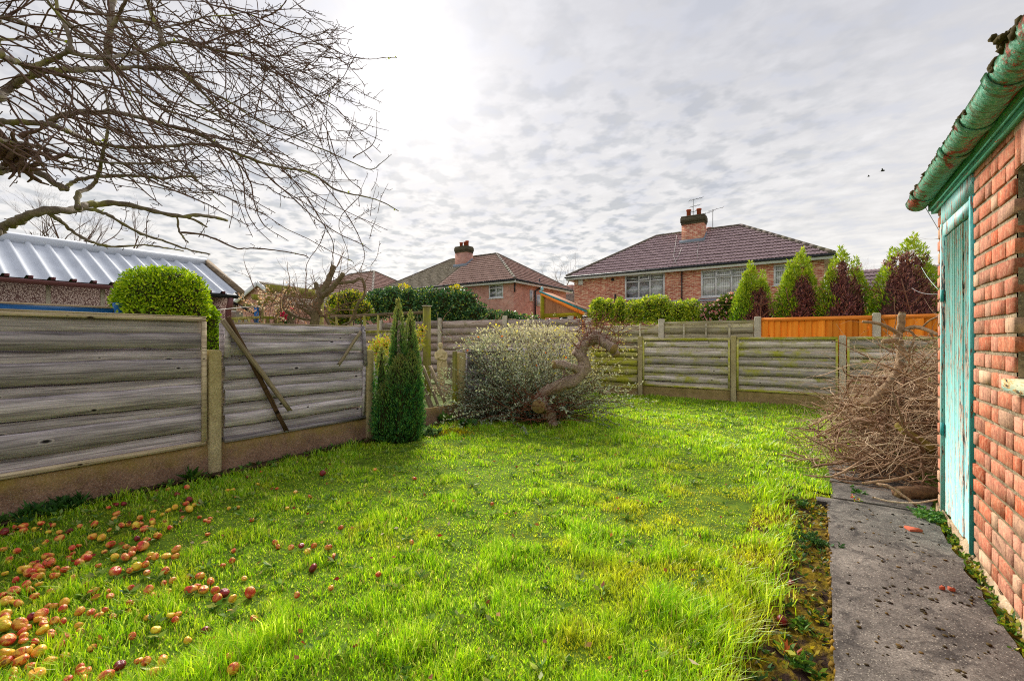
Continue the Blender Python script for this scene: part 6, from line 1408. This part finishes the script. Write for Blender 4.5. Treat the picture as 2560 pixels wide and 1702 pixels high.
log('dead_branch', [A_(590, 690, 6.1), A_(680, 620, 6.2), A_(770, 520, 6.3), A_(830, 420, 6.4), A_(850, 330, 6.45), A_(845, 250, 6.5), A_(830, 190, 6.5), A_(845, 110, 6.5), A_(858, 5, 6.5)], .055, .033, bark_up, 'thick upright dead branch with sawn stubs standing in the brushwood heap', 'branch',
    [([A_(825, 150, 6.5), A_(780, 125, 6.45), A_(690, 85, 6.35), A_(570, 70, 6.3)], .026, .014), ([A_(850, 140, 6.5), A_(900, 120, 6.45), A_(960, 108, 6.4), A_(1040, 130, 6.3), A_(1130, 170, 6.2)], .026, .016), ([A_(845, 200, 6.48), A_(780, 208, 6.38), A_(718, 215, 6.3)], .028, .026), ([A_(850, 330, 6.45), A_(910, 312, 6.4), A_(965, 285, 6.4)], .022, .006),
     ([A_(880, 130, 6.45), A_(930, 150, 6.4), A_(945, 200, 6.4), A_(900, 290, 6.4), A_(870, 350, 6.4)], .014, .008), ([A_(1000, 115, 6.4), A_(1060, 60, 6.3), A_(1130, 30, 6.2)], .010, .006), ([A_(960, 240, 6.4), A_(935, 300, 6.4), A_(935, 430, 6.3)], .009, .005), ([A_(1060, 150, 6.3), A_(1090, 200, 6.3), A_(1085, 245, 6.3)], .010, .006)])
log('sawn_log', [A_(820, 1310, 5.0), A_(960, 1312, 5.08), A_(1150, 1315, 5.2), A_(1300, 1318, 5.3)], .055, .06, bark('log_bark', S(168, 130, 96, .85), S(96, 68, 52, .8), None, 1.0), 'thick sawn log lying at the foot of the brushwood heap against the garage', 'log')
log('mossy_branch', [A_(830, 815, 5.6), A_(900, 880, 5.5), A_(1000, 940, 5.45), A_(1080, 1000, 5.4)], .03, .045, bark('yellow_moss_bark', S(150, 128, 60, .85), S(110, 90, 40, .8), S(150, 140, 40, .8), 1.2, .5), 'yellow mossy thick branch in the middle of the brushwood heap')
log('long_pole', [A_(575, 1240, 4.95), A_(750, 1220, 5.05), A_(900, 1190, 5.2), A_(1110, 1110, 5.5)], .011, .014, brush_m, 'long straight pole at the front foot of the heap')
log('long_pole', [A_(345, 1195, 5.0), A_(450, 1150, 5.2), A_(600, 1050, 5.6), A_(700, 950, 6.0)], .010, .012, brush_m, 'long thin pole reaching out from the heap over the lawn edge')
log('long_pole', [A_(180, 832, 6.6), A_(300, 770, 6.6), A_(450, 690, 6.5), A_(560, 640, 6.4)], .010, .013, brush_m, 'slanting pole sticking out of the heap at the upper left')
log('long_pole', [A_(235, 900, 6.2), A_(350, 840, 6.2), A_(500, 770, 6.2)], .009, .012, brush_m, 'slanting pole sticking out of the heap below the upper left one')
log('curved_branch', [A_(680, 1250, 4.9), A_(760, 1265, 4.88), A_(850, 1320, 4.85), A_(960, 1400, 4.8)], .013, .010, brush_m, 'dark curved branch bent down over the path in front of the log')
log('curved_branch', [A_(650, 1345, 4.75), A_(780, 1375, 4.75), A_(950, 1385, 4.78), A_(1110, 1360, 4.86)], .008, .006, brush_pale, 'thin branch lying on the path below the sawn log')

# ------------------------------------------------------------------ brick-built edging curve by the bush
ed = empty('curved_edging', at(1480, 975, h=0), 'curved low buff brick edging beside the bush at the back fence', 'edging'); P = smoothpoly([at(1436, 952, h=.08), at(1462, 964, h=.08), at(1492, 975, h=.08), at(1522, 985, h=.06)], 4)
for a, b in zip(P[:-1], P[1:]): m_ = MB(); d_ = (b-a)*.46; m_.bar((a+b)/2-d_, (a+b)/2+d_, .1, .12); m_.build('edging_brick', render_m, ed)

# ------------------------------------------------------------------ far trees and birds
def far_tree(px, py_top, py_base, Z, label, seed, spread=.5, n0=5, col=None, r=.16):
    rg = np.random.default_rng(seed); g = at(px, 851, Z=Z); g[2] = 0; top = at(px, py_top, Z=Z)[2]; root = empty('bare_tree', g, label, 'tree'); m_ = MB()
    P = wander(rg, g, Up, top*.62, 7, .03); m_.tube(P, np.linspace(r, r*.4, 8), 7); m_.build('trunk', twig_dark, root); c_ = MB()
    for i in range(n0):
        q = P[rg.integers(3, 8)]; grow(c_, q, Up*.8+unit(rg.normal(size=3))*spread, top*.30, r*.4, 4, rg, 4, .12, (3, 5), .65, .66, .0, .16, .4, 5)
    c_.build('crown', col or twig_dark, root)
pale_tw = bark('pale_far_twig', S(170, 156, 146, .85), S(136, 120, 112, .85), None, 1)
far_tree(150, 505, 620, 22, 'bare tree crown showing over the white metal garage roof on the left', 111, .8, 9, r=.14); far_tree(300, 545, 640, 26, 'smaller bare tree behind the ridge of the white garage roof', 112, .8, 7)
far_tree(1405, 645, 720, 48, 'pale bare birch between the two houses', 113, .45, 8, pale_tw, .14); far_tree(1455, 662, 720, 60, 'faint bare tree behind the roof of the right-hand house', 114, .5, 6, pale_tw, .12)
far_tree(2196, 630, 700, 30, 'bare tree top between the two right-hand conifers', 115, .6, 7, pale_tw, .1)
far_tree(1190, 690, 780, 21, 'bare reddish tree in front of the middle house', 116, .7, 8, bark('red_far_twig', S(150, 104, 100, .85), S(110, 72, 70, .85)), .05)
for i, (px, py, s_, lab) in enumerate(((2172, 441, .7, 'tiny dark bird in flight, left of two above the conifers'), (2207, 427, 1.2, 'tiny dark bird in flight with spread wings, right of two'))):
    c = at(px, py, Z=40); m_ = MB(); ax = unit(Rt+Up*.25); m_.ball(c, (.14*s_, .07*s_, .06*s_), 8, 6); wv = unit(Fw+Rt*.4)
    for sg in (-1, 1): m_.add([c+ax*.08*s_, c-ax*.1*s_, c+sg*wv*.3*s_+Up*.08*s_-ax*.1*s_+Rt*.1*sg*s_, c+sg*wv*.3*s_+Up*.09*s_+Rt*.14*sg*s_], [[[0, 1, 2, 3]]])
    m_.add([c-ax*.12*s_, c-ax*.24*s_+wv*.05*s_, c-ax*.24*s_-wv*.05*s_], [[[0, 1, 2]]]); tag(m_.build('bird', black_p, origin=c), lab, 'bird')

# ------------------------------------------------------------------ windfall apples
def apple_mesh(seed, squash):
    rg = np.random.default_rng(seed); th = np.linspace(0, math.pi, 10); r = np.sin(th)*(1+.12*np.cos(th)); z = np.cos(th)*.86-.30*np.exp(-(th/.35)**2)+.20*np.exp(-((math.pi-th)/.32)**2); r[0] = r[-1] = .02
    m_ = MB(); m_.lathe(np.stack([r, z*squash], 1)[::-1], (0, 0, 0), 12); V = m_.v[0]; V *= 1+.04*np.sin(V[:, :1]*3+seed)+.05*np.sin(V[:, 1:2]*2.3+seed*2); m_.v[0] = V; return m_
APM = {}
for key in apple_mats:
    for s in range(3):
        me = apple_mesh(s+1, [1.0, .93, .86][s]).mesh('apple', smooth=True); me.materials.append(apple_mats[key]); APM[key, s] = me
stalk = MB(); stalk.tube([(0, 0, .50), (.06, .02, .8), (.16, .03, 1.05)], [.05, .04, .06], 5); stalk_me = stalk.mesh('stalk'); stalk_me.materials.append(twig_dark)
AP = """30,578,60,d 100,550,45,r 150,545,60,o 155,570,50,o 225,555,40,y 268,530,45,r 345,535,35,r 385,572,40,o 452,568,48,d 385,622,65,r 470,672,45,r 520,532,40,r 615,523,52,o 600,610,60,o 662,615,65,y 718,655,62,r 580,700,45,o 562,735,70,r 515,765,62,r 315,718,80,o 320,760,90,o 250,793,80,r 155,800,90,y 195,828,80,r 245,857,75,o 355,858,65,o 420,815,65,o 170,910,60,r 255,908,50,y 190,940,60,o 90,950,80,o 15,968,50,r 40,1015,80,y 120,1030,70,o 225,990,60,o 420,1045,75,y 410,1090,60,r 520,1115,70,o 35,1105,75,y 30,1135,70,r 25,1170,80,y 270,1135,85,r 205,1145,60,d 30,1215,90,y 125,1205,100,o 280,1240,80,y 410,1180,50,r 355,1180,60,o 50,1310,100,r 40,1385,100,y 145,1385,110,o 255,1370,95,y 130,1430,100,o 35,1440,90,o 205,1460,60,o 230,1525,140,y 85,1555,80,o 560,1475,80,o 690,1510,110,o 440,1535,60,r 780,1430,80,d 760,465,50,r 745,485,40,o 790,525,45,o 835,518,40,o 885,535,65,y 915,513,40,r 990,505,45,r 995,522,45,y 942,565,60,r 890,628,45,d 955,635,50,o 1025,615,60,o 825,672,58,r 865,695,55,r 930,672,80,r 855,725,50,r 745,745,65,y 815,750,70,r 1010,752,60,o 1080,748,65,y 1150,700,70,r 1140,750,55,o 750,852,85,r 890,822,70,y 945,805,60,o 1075,838,65,o 1125,882,55,r 1065,893,40,r 1230,855,45,r 1300,850,65,o 1285,905,50,o 1370,875,65,o 1240,940,90,r 1325,935,75,o 1400,937,65,o 1460,960,75,d 1630,960,85,r 1415,995,70,o 1515,997,65,y 965,950,70,o 995,985,60,o 850,938,45,r 700,965,40,o 1095,950,45,y 830,1100,50,y 735,1140,50,o 955,1130,40,o 1335,1190,70,d 1220,1255,60,y 1055,1410,100,o 1520,1480,90,o 1000,1490,90,y 1210,410,48,o 1230,385,50,d 1265,415,38,y 1230,440,60,y 1140,428,45,y 1095,440,40,y 1055,460,35,y 1000,445,40,y 910,485,45,o 1075,505,30,o 1160,530,30,o 1190,487,30,o 1300,495,32,o 1335,520,32,r 1360,525,32,o 1350,595,32,o 1095,305,32,r 1152,325,42,d 1218,290,42,r 805,398,38,d 760,403,30,d 705,428,30,r 1480,320,36,y 1515,318,36,y 1675,283,35,y 1540,375,25,o 1610,230,25,d 1700,190,20,r 1800,312,25,o 1490,435,28,y 1550,430,28,o 1640,505,30,r 1790,625,45,o 1810,650,30,o 1520,685,28,o 1510,750,45,o 1590,845,40,y 1450,775,30,o 680,690,40,o 640,800,45,o 300,640,40,o 110,700,50,o 60,740,50,r 330,960,50,o 470,880,50,o 560,920,45,r 620,1010,50,y 310,1060,50,o 520,1240,60,r 600,1320,60,o 400,1320,70,r 330,1420,80,y 860,1240,50,o 1160,1100,45,o 900,1390,60,o"""
AL = [(x/2.604, 1100+y/2.604, s/2.604, k) for x, y, s, k in [(float(q.split(',')[0]), float(q.split(',')[1]), float(q.split(',')[2]), q.split(',')[3]) for q in AP.split()]]
for x, y, s, k in ((238, 402, 40, 'd'), (750, 428, 30, 'r'), (340, 685, 40, 'o'), (400, 690, 25, 'o'), (735, 770, 45, 'o'), (775, 805, 28, 'o'), (155, 820, 45, 'y'), (270, 800, 50, 'r'), (190, 785, 40, 'r'), (120, 785, 40, 'd'), (60, 793, 40, 'o'), (305, 845, 45, 'o'), (185, 905, 60, 'd'), (550, 955, 40, 'r'), (85, 505, 28, 'o'), (165, 520, 30, 'o'), (530, 370, 25, 'o'), (40, 580, 28, 'y'), (1185, 562, 24, 'o'), (285, 1030, 30, 'o'), (95, 1070, 40, 'r')):
    AL.append((700+x/2.234, 1000+y/2.234, s/2.234, k))
_r = np.random.default_rng(133)
for _ in range(70):
    yy_ = _r.uniform(1270, 1690); xx_ = abs(_r.normal(0, 330))+3
    if xx_ < 760 and yy_ > 1330-.22*xx_: AL.append((xx_, yy_, 13+.03*(yy_-1270)+_r.normal(0, 2), 'oyroyo'[_r.integers(0, 6)]))
AL += [(1980, 1432, 22, 'd'), (1955, 1521, 30, 'd')]
KEY = {'r': ('red', 'pink red'), 'y': ('yellow', 'yellow'), 'o': ('orange', 'orange brown'), 'd': ('dark', 'dark red')}
def areg(x, y, s):
    if x > 1900: return None
    p = at(x, y+.15*s, h=.035)
    if p[0] < -4.72: return 'close under the left gravel board'
    if x < 250 and y > 1500: return 'at the near left corner of the lawn'
    if y > 1500: return 'in the near grass of the lawn'
    return 'in the cluster left on the lawn' if x < 330 else 'on the lawn by the first post' if x < 700 else 'out in the middle of the lawn'
AL = [(x+i*1e-4, y, s, k) for i, (x, y, s, k) in enumerate(AL)]
AREG = {}
for x, y, s, k in AL: AREG.setdefault(areg(x, y, s), []).append((x, k))
_o = 'first second third fourth fifth sixth seventh eighth ninth tenth eleventh twelfth thirteenth fourteenth fifteenth sixteenth seventeenth eighteenth nineteenth twentieth'.split()
ORD = _o+['twenty-'+q_ for q_ in _o[:9]]+['thirtieth']+['thirty-'+q_ for q_ in _o[:9]]+['fortieth']
rg = np.random.default_rng(131); APOS = []
for x, y, s, k in AL:
    p = at(x, y+.15*s, h=.035); z = np.dot(p-C0, Fw); r = float(np.clip(s*z/F2/2*.85, .016, .033)); key, word = KEY[k]
    if p[0] < XL+.1: p[0] = XL+.09+r
    soil = x > 1900
    v = int(rg.integers(0, 3)); hz = float(gz(p[0], p[1])) if not soil else -.03
    p[2] = hz+r*([1.0, .93, .86][v]*(.72 if s > 17 else rg.uniform(.1, .6)))+(.010 if not soil else 0)
    near = y > 1500; fence_side = p[0] < -4.72
    if soil: reg = None; lab = 'dark red apple on the mossy soil strip, %s of the two' % ('nearest' if y > 1500 else 'farthest')
    elif fence_side: reg = 'close under the left gravel board'
    elif x < 250 and near: reg = 'at the near left corner of the lawn'
    elif near: reg = 'in the near grass of the lawn'
    elif x < 330: reg = 'in the cluster left on the lawn'
    elif x < 700: reg = 'on the lawn by the first post'
    else: reg = 'out in the middle of the lawn'
    if reg:
        peers = sorted(q_[0] for q_ in AREG[reg] if q_[1] == k); n_ = peers.index(x)+1
        lab = '%s %s apple from the left %s' % (ORD[n_-1], word, reg) if len(peers) > 1 else 'only %s windfall apple %s' % (word, reg)
    ob = link('apple', APM[key, v], None, None, p); ob.scale = (r, r, r); ob.rotation_euler = (rg.normal(0, .7), rg.normal(0, .7), rg.uniform(0, 6.28)); tag(ob, lab, 'apple', 'windfall apples on the lawn')
    if r > .03 and y > 1300: so = bpy.data.objects.new('stalk', stalk_me); COL.objects.link(so); so.parent = ob
    APOS.append((p[0], p[1], r))
APOS = np.array(APOS)

# ------------------------------------------------------------------ small weeds and ground cover
rg = np.random.default_rng(141)
def rosette(mb, c, n, L, Wd, cols, rg, lift=.5):
    az = rg.uniform(0, 2*math.pi, n); A = np.stack([np.cos(az), np.sin(az), rg.uniform(.1, 1, n)*lift*2], -1); mb.leaves(np.repeat([c], n, 0)+.004*rg.normal(size=(n, 3)), A, L*rg.uniform(.6, 1.2, n), Wd, pick(cols, n, rg), rg, .15)
WG = [S(70, 116, 46), S(96, 140, 52), S(56, 94, 40), S(120, 150, 60)]
def weed(px, py, n, L, Wd, label, name='weed', k=1, spread=.05, cols=WG, h=0.0, lift=.5):
    c = at(px, py, h=h); mb = MB(); spread = min(spread, .022) if k < 10 else spread
    for _ in range(k): rosette(mb, c+np.append(spread*rg.normal(size=2), .01+abs(rg.normal(0, .02))), n, L, Wd, cols, rg, lift)
    tag(mb.build(name, leaf_m, origin=c), label, 'plant'); return c
weed(118, 1285, 16, .10, .022, 'feathery green weed at the foot of the left gravel board', 'ferny_weed', 22, .09, [S(50, 90, 40), S(70, 116, 48)], lift=.9)
weed(472, 1205, 12, .14, .04, 'broad leaved green weed by the first concrete post', k=2, lift=.8)
weed(880, 1090, 10, .12, .05, 'leafy weed under the second fence panel near the concrete post', k=4, spread=.06, lift=.7); weed(735, 1130, 8, .09, .04, 'low weed halfway along the second gravel board', k=8, spread=.12); weed(790, 1115, 8, .09, .04, 'grey green weed patch along the second gravel board', k=8, spread=.12)
weed(1070, 1088, 10, .10, .05, 'silvery green leafy plant right of the columnar conifer', k=16, spread=.10, cols=[S(130, 156, 110), S(90, 124, 74)], lift=.7); weed(1115, 1060, 9, .16, .08, 'dark green leafy plant at the corner of the open gravel board', k=8, spread=.12, lift=.9); weed(1140, 1035, 7, .2, .12, 'broad rounded leaf plant beside the third post', k=4, spread=.08, lift=1.1); weed(1165, 1066, 7, .14, .10, 'broad flat leaves at the left edge of the bush', k=5, spread=.1)
weed(2032, 1362, 10, .032, .013, 'round clump of small green leaves on the mossy soil beside the path', k=40, spread=.06, h=-.03, lift=.8, cols=[S(70, 112, 60), S(96, 134, 74), S(52, 90, 50)])
weed(1992, 1420, 7, .09, .012, 'narrow leaved sprig over the red apple on the soil strip', k=1, h=-.03, lift=1.0); weed(1980, 1540, 8, .045, .014, 'leafy rosette on the soil below the near apple', k=1, h=-.03); weed(2010, 1570, 8, .04, .013, 'spreading rosettes on the soil strip midway along the path', k=8, spread=.06, h=-.03); weed(1985, 1640, 9, .05, .02, 'yellow and red tinged seedling at the near end of the soil strip', k=3, h=-.03, cols=[S(190, 190, 60), S(170, 90, 60), S(110, 150, 60)]); weed(2010, 1680, 9, .045, .014, 'green rosettes at the bottom end of the soil strip', k=9, spread=.07, h=-.03)
weed(2000, 1265, 8, .045, .02, 'dark leafy weed at the far end of the soil strip', k=8, spread=.06, h=-.02); weed(2150, 1237, 8, .04, .018, 'green weed growing in the joint of the path slabs', k=6, spread=.05); weed(2135, 1255, 8, .022, .012, 'yellow and red leaf litter on the path edge', k=5, spread=.07, cols=[S(226, 214, 120), S(200, 70, 50), S(120, 150, 50)], h=.02)
weed(2340, 1300, 8, .032, .016, 'patch of green ground leaves at the garage wall by the door', k=110, spread=.07, h=.0, cols=[S(70, 120, 60), S(110, 150, 70)])
m_ = MB()
for _ in range(190):
    y = rg.uniform(1.5, 4.7); x = XW-.035+.018*rg.normal(); rosette(m_, np.array([x, y, .0]), 7, .035, .018, [S(84, 124, 44), S(130, 150, 40), S(160, 150, 60), S(60, 96, 40)], rg, .7)
tag(m_.build('wall_foot_weeds', leaf_m), 'line of small weeds along the foot of the garage wall', 'weeds', kind='stuff')
m_ = MB()
for _ in range(520):
    y = rg.uniform(.9, 4.6); x = rg.uniform(-.26, .045); rosette(m_, np.array([x, y, -.028]), rg.integers(4, 8), rg.uniform(.018, .05), .014, [S(84, 120, 40), S(150, 150, 40), S(190, 170, 50), S(110, 90, 50), S(64, 100, 50)], rg, .6)
tag(m_.build('ground_cover', leaf_m), 'moss and seedlings over the soil strip beside the path', 'ground cover', kind='stuff')
m_ = MB()
for _ in range(260):
    y = rg.uniform(.2, 10.6); x = XL+.09+abs(rg.normal(0, .07)); rosette(m_, np.array([x, y, .02]), rg.integers(5, 9), rg.uniform(.03, .075), .022, WG+[S(100, 80, 50)], rg, .7)
tag(m_.build('fence_foot_weeds', leaf_m), 'small weeds along the earth strip under the left fence', 'weeds', kind='stuff')
# moss crumbs and litter on the path
m_ = MB(); rg = np.random.default_rng(151)
for _ in range(420):
    y = 1.4+3.2*rg.beta(1.1, 1.3); x = .06+.62*rg.beta(1.6, 1.1); r = .0025+.0065*rg.uniform()**2; m_.ball((x, y, .018+r*.2), (r*rg.uniform(.8, 1.8), r*rg.uniform(.8, 1.8), r*.5), 6, 4, pick([S(58, 46, 26), S(80, 64, 30), S(44, 36, 28), S(110, 84, 40)], 1, rg)[0], .2, rg)
for _ in range(70):
    y = rg.uniform(1.2, 4.5); r = rg.uniform(.006, .014); m_.ball((.048+.006*rg.normal(), y, .004), (r, r*2, r), 6, 4, pick([S(130, 100, 24), S(96, 74, 24)], 1, rg)[0], .2, rg)
tag(m_.build('moss_crumbs', foliage('moss_bits', .05, .95), smooth=False), 'dark crumbs of moss scattered over the concrete path', 'moss', kind='stuff')
for i, (x, y, w, lab) in enumerate(((2283, 1324, 34, 'orange shard of broken brick lying on the path'), (2353, 1470, 14, 'small red brick chip on the path near the wall'), (2378, 1474, 16, 'pinkish brick chip on the path nearest the wall'))):
    c = at(x, y, h=.022); s = np.dot(c-C0, Fw)/F2*w/2; a = np.sort(rg.uniform(0, 6.28, 8)); rr = rg.uniform(.7, 1.1, 8); m_ = MB(); V = np.stack([c[0]+np.cos(a)*rr*s, c[1]+np.sin(a)*rr*s*1.1, np.full(8, .020)], -1); V2 = V.copy(); V2[:, 2] = .034+.002*rg.normal(size=8)
    j = np.arange(8); m_.add(np.vstack([V, V2]), [np.stack([j, (j+1) % 8, 8+(j+1) % 8, 8+j], -1), [list(range(8, 16))]]); tag(m_.build('brick_shard', terracotta, origin=c), lab, 'shard')
# yellow moss on the ground by the bush
m_ = MB(); P = np.array([at(rg.normal(1125, 30), rg.normal(1078, 5), h=.02) for _ in range(900)]); m_.leaves(P, rg.normal(size=P.shape)+[0, 0, 1], .03, .015, pick([S(196, 180, 20), S(150, 140, 20), S(110, 90, 50)], 900, rg), rg); tag(m_.build('yellow_moss', leaf_dry), 'yellow moss patch on the ground left of the bush', 'moss', kind='stuff')

m_ = MB(); rg = np.random.default_rng(154)
for _ in range(520):
    x_ = rg.uniform(XL+.3, -.45); y_ = .7+9.4*rg.uniform()**1.4; rosette(m_, np.array([x_, y_, float(gz(x_, y_))+.012]), rg.integers(5, 10), rg.uniform(.03, .065), .022, [S(110, 150, 60), S(140, 168, 90), S(86, 126, 50), S(170, 180, 110)], rg, .45)
tag(m_.build('lawn_weeds', leaf_m), 'small broad leaved weeds growing through the lawn', 'weeds', kind='stuff')
m_ = MB(); rg = np.random.default_rng(155); n_ = 420; lx = rg.uniform(XL+.2, -.3, n_); ly = .6+9.8*rg.uniform(size=n_)**1.5; P = np.stack([lx, ly, gz(lx, ly)+.02+.03*rg.uniform(size=n_)], -1)
m_.leaves(P, rg.normal(size=(n_, 3))*[1, 1, .3], .04*rg.uniform(.5, 1.2, n_), .022, pick([S(170, 110, 70), S(206, 160, 110), S(130, 80, 60), S(226, 206, 170), S(150, 60, 60)], n_, rg), rg, .2)
tag(m_.build('leaf_litter', leaf_dry), 'scattered dead brown leaves and bits in the lawn', 'leaves', kind='stuff')
# ------------------------------------------------------------------ grass
def vnoise(x, y, sc, seed):
    g = np.random.default_rng(seed).uniform(size=(128, 128)); u, v = x*sc+50, y*sc+50; i, j = np.floor(u).astype(int), np.floor(v).astype(int); f, h = u-i, v-j; f = f*f*(3-2*f); h = h*h*(3-2*h)
    a, b, c, e = g[i % 128, j % 128], g[(i+1) % 128, j % 128], g[i % 128, (j+1) % 128], g[(i+1) % 128, (j+1) % 128]; return (a*(1-f)+b*f)*(1-h)+(c*(1-f)+e*f)*h
rg = np.random.default_rng(161); N = 470000
dmax = 14.2; uu = rg.uniform(0, 1, N); d0 = 1.15
dd = (math.sqrt(d0)+uu*(math.sqrt(dmax)-math.sqrt(d0)))**2          # density falls with distance ^1.5
th = RAD(90)+rg.uniform(RAD(-28), RAD(98), N); x, y = dd*np.cos(th), dd*np.sin(th)
edge = xr(y)+.05*rg.normal(size=N)*(y < 4.6)
k = (x > XL+.16+.07*abs(rg.normal(size=N))) & (x < np.minimum(edge, 3.4)) & (y < YB-.05) & (y > -.8) & (th < RAD(186))
k &= ~((y > 4.5) & (((x-PC[0])/.62)**2+((y-PC[1])/1.25)**2 < 1))
k &= ((x-g0[0])**2+(y-g0[1])**2 > .24**2) & (((x-bc[0])**2+(y-bc[1])**2) > .8**2)
x, y, dd = x[k], y[k], dd[k]; n = len(x)
tuft = vnoise(x, y, 3.1, 1)*.45+vnoise(x, y, 7.5, 2)*.5+vnoise(x, y, 1.1, 3)*.25
hgt = (.022+.11*np.clip(tuft-.38, 0, 1)**1.45*2.1)*np.interp(dd, [2, 5], [1.05, .72])
clump = np.clip(vnoise(x, y, 5.5, 9)-.70, 0, 1)*3.3; hgt *= 1+.8*clump
fringe = np.exp(-((xr(y)-x)/.10)**2)*(y < 4.6); hgt += .07*fringe*rg.uniform(.3, 1, n)
side = np.exp(-((x-XL-.2)/.25)**2); hgt += .025*side
mossy = np.clip(vnoise(x, y, 3.4, 5)*.75+vnoise(x, y, 8, 15)*.35+.46*np.exp(-(((x+.85)/.6)**2+((y-3.4)/1.4)**2))+.15*np.exp(-(((x+1.2)/1.2)**2+((y-6)/2.5)**2))-.78, 0, 1)*2.6; mossy = np.clip(mossy, 0, .85)
hgt *= 1-.5*mossy; hgt *= rg.uniform(.55, 1.25, n)
# apples press the grass down
if len(APOS):
    cell = {}
    for ax, ay, ar in APOS:
        q = (x-ax)**2+(y-ay)**2; hgt = np.where(q < (ar*1.15)**2, hgt*.15, np.where(q < (ar*2.2)**2, hgt*.75, hgt))
wd = .0040*np.maximum(1, dd/2.2)**.70*rg.uniform(.6, 1.5, n)
az = rg.uniform(0, 2*math.pi, n); lean = np.stack([np.cos(az), np.sin(az), np.zeros(n)], -1)*(rg.uniform(.15, 1.0, n)*hgt)[:, None]; lean[:, 0] += .35*hgt*fringe
B = np.stack([x, y, np.where(y < 4.8, np.interp(x, [-.36, -.24], [1, 0])*(gz(x, y)-.006)-.028*np.interp(x, [-.36, -.24], [0, 1]), gz(x, y)-.004)], -1); az2 = az+math.pi/2+rg.normal(0, .6, n); wv = np.stack([np.cos(az2), np.sin(az2), np.zeros(n)], -1)*(wd/2)[:, None]
H3 = np.stack([np.zeros(n), np.zeros(n), hgt], -1)
V = np.stack([B-wv, B+wv, B+lean*.33+H3*.62+wv*.8, B+lean*.33+H3*.62-wv*.8, B+lean+H3*.95], 1).reshape(-1, 3)
base = np.arange(n)*5
cols = pick([S(186, 218, 36), S(160, 204, 34), S(214, 234, 66), S(120, 170, 30), S(236, 244, 130)], n, rg, .16, [.3, .27, .2, .13, .1])
dk = np.clip(vnoise(x, y, 4.5, 6)*.9+vnoise(x, y, 1.7, 16)*.6-.35, 0, 1)[:, None]; cols = cols*(1-.45*dk)+cols*np.array([.55, .86, .6])*.45*dk
yel = pick([S(226, 220, 50), S(206, 214, 60), S(200, 186, 50)], n, rg); cols = cols*(1-mossy[:, None]*.85)+yel*mossy[:, None]*.85
dry = rg.uniform(size=n) < .06; cols[dry] = pick([S(200, 184, 120), S(170, 150, 90)], int(dry.sum()), rg)
mb = MB(); mb.add(V, [np.stack([base, base+1, base+2, base+3], -1), np.stack([base+3, base+2, base+4], -1)], np.repeat(cols, 5, 0))
tag(mb.build('grass', grass_leaf), 'bright green rough lawn grass with yellow mossy patches', 'grass', kind='stuff')
print('grass blades', n, 'objects', len(bpy.data.objects))
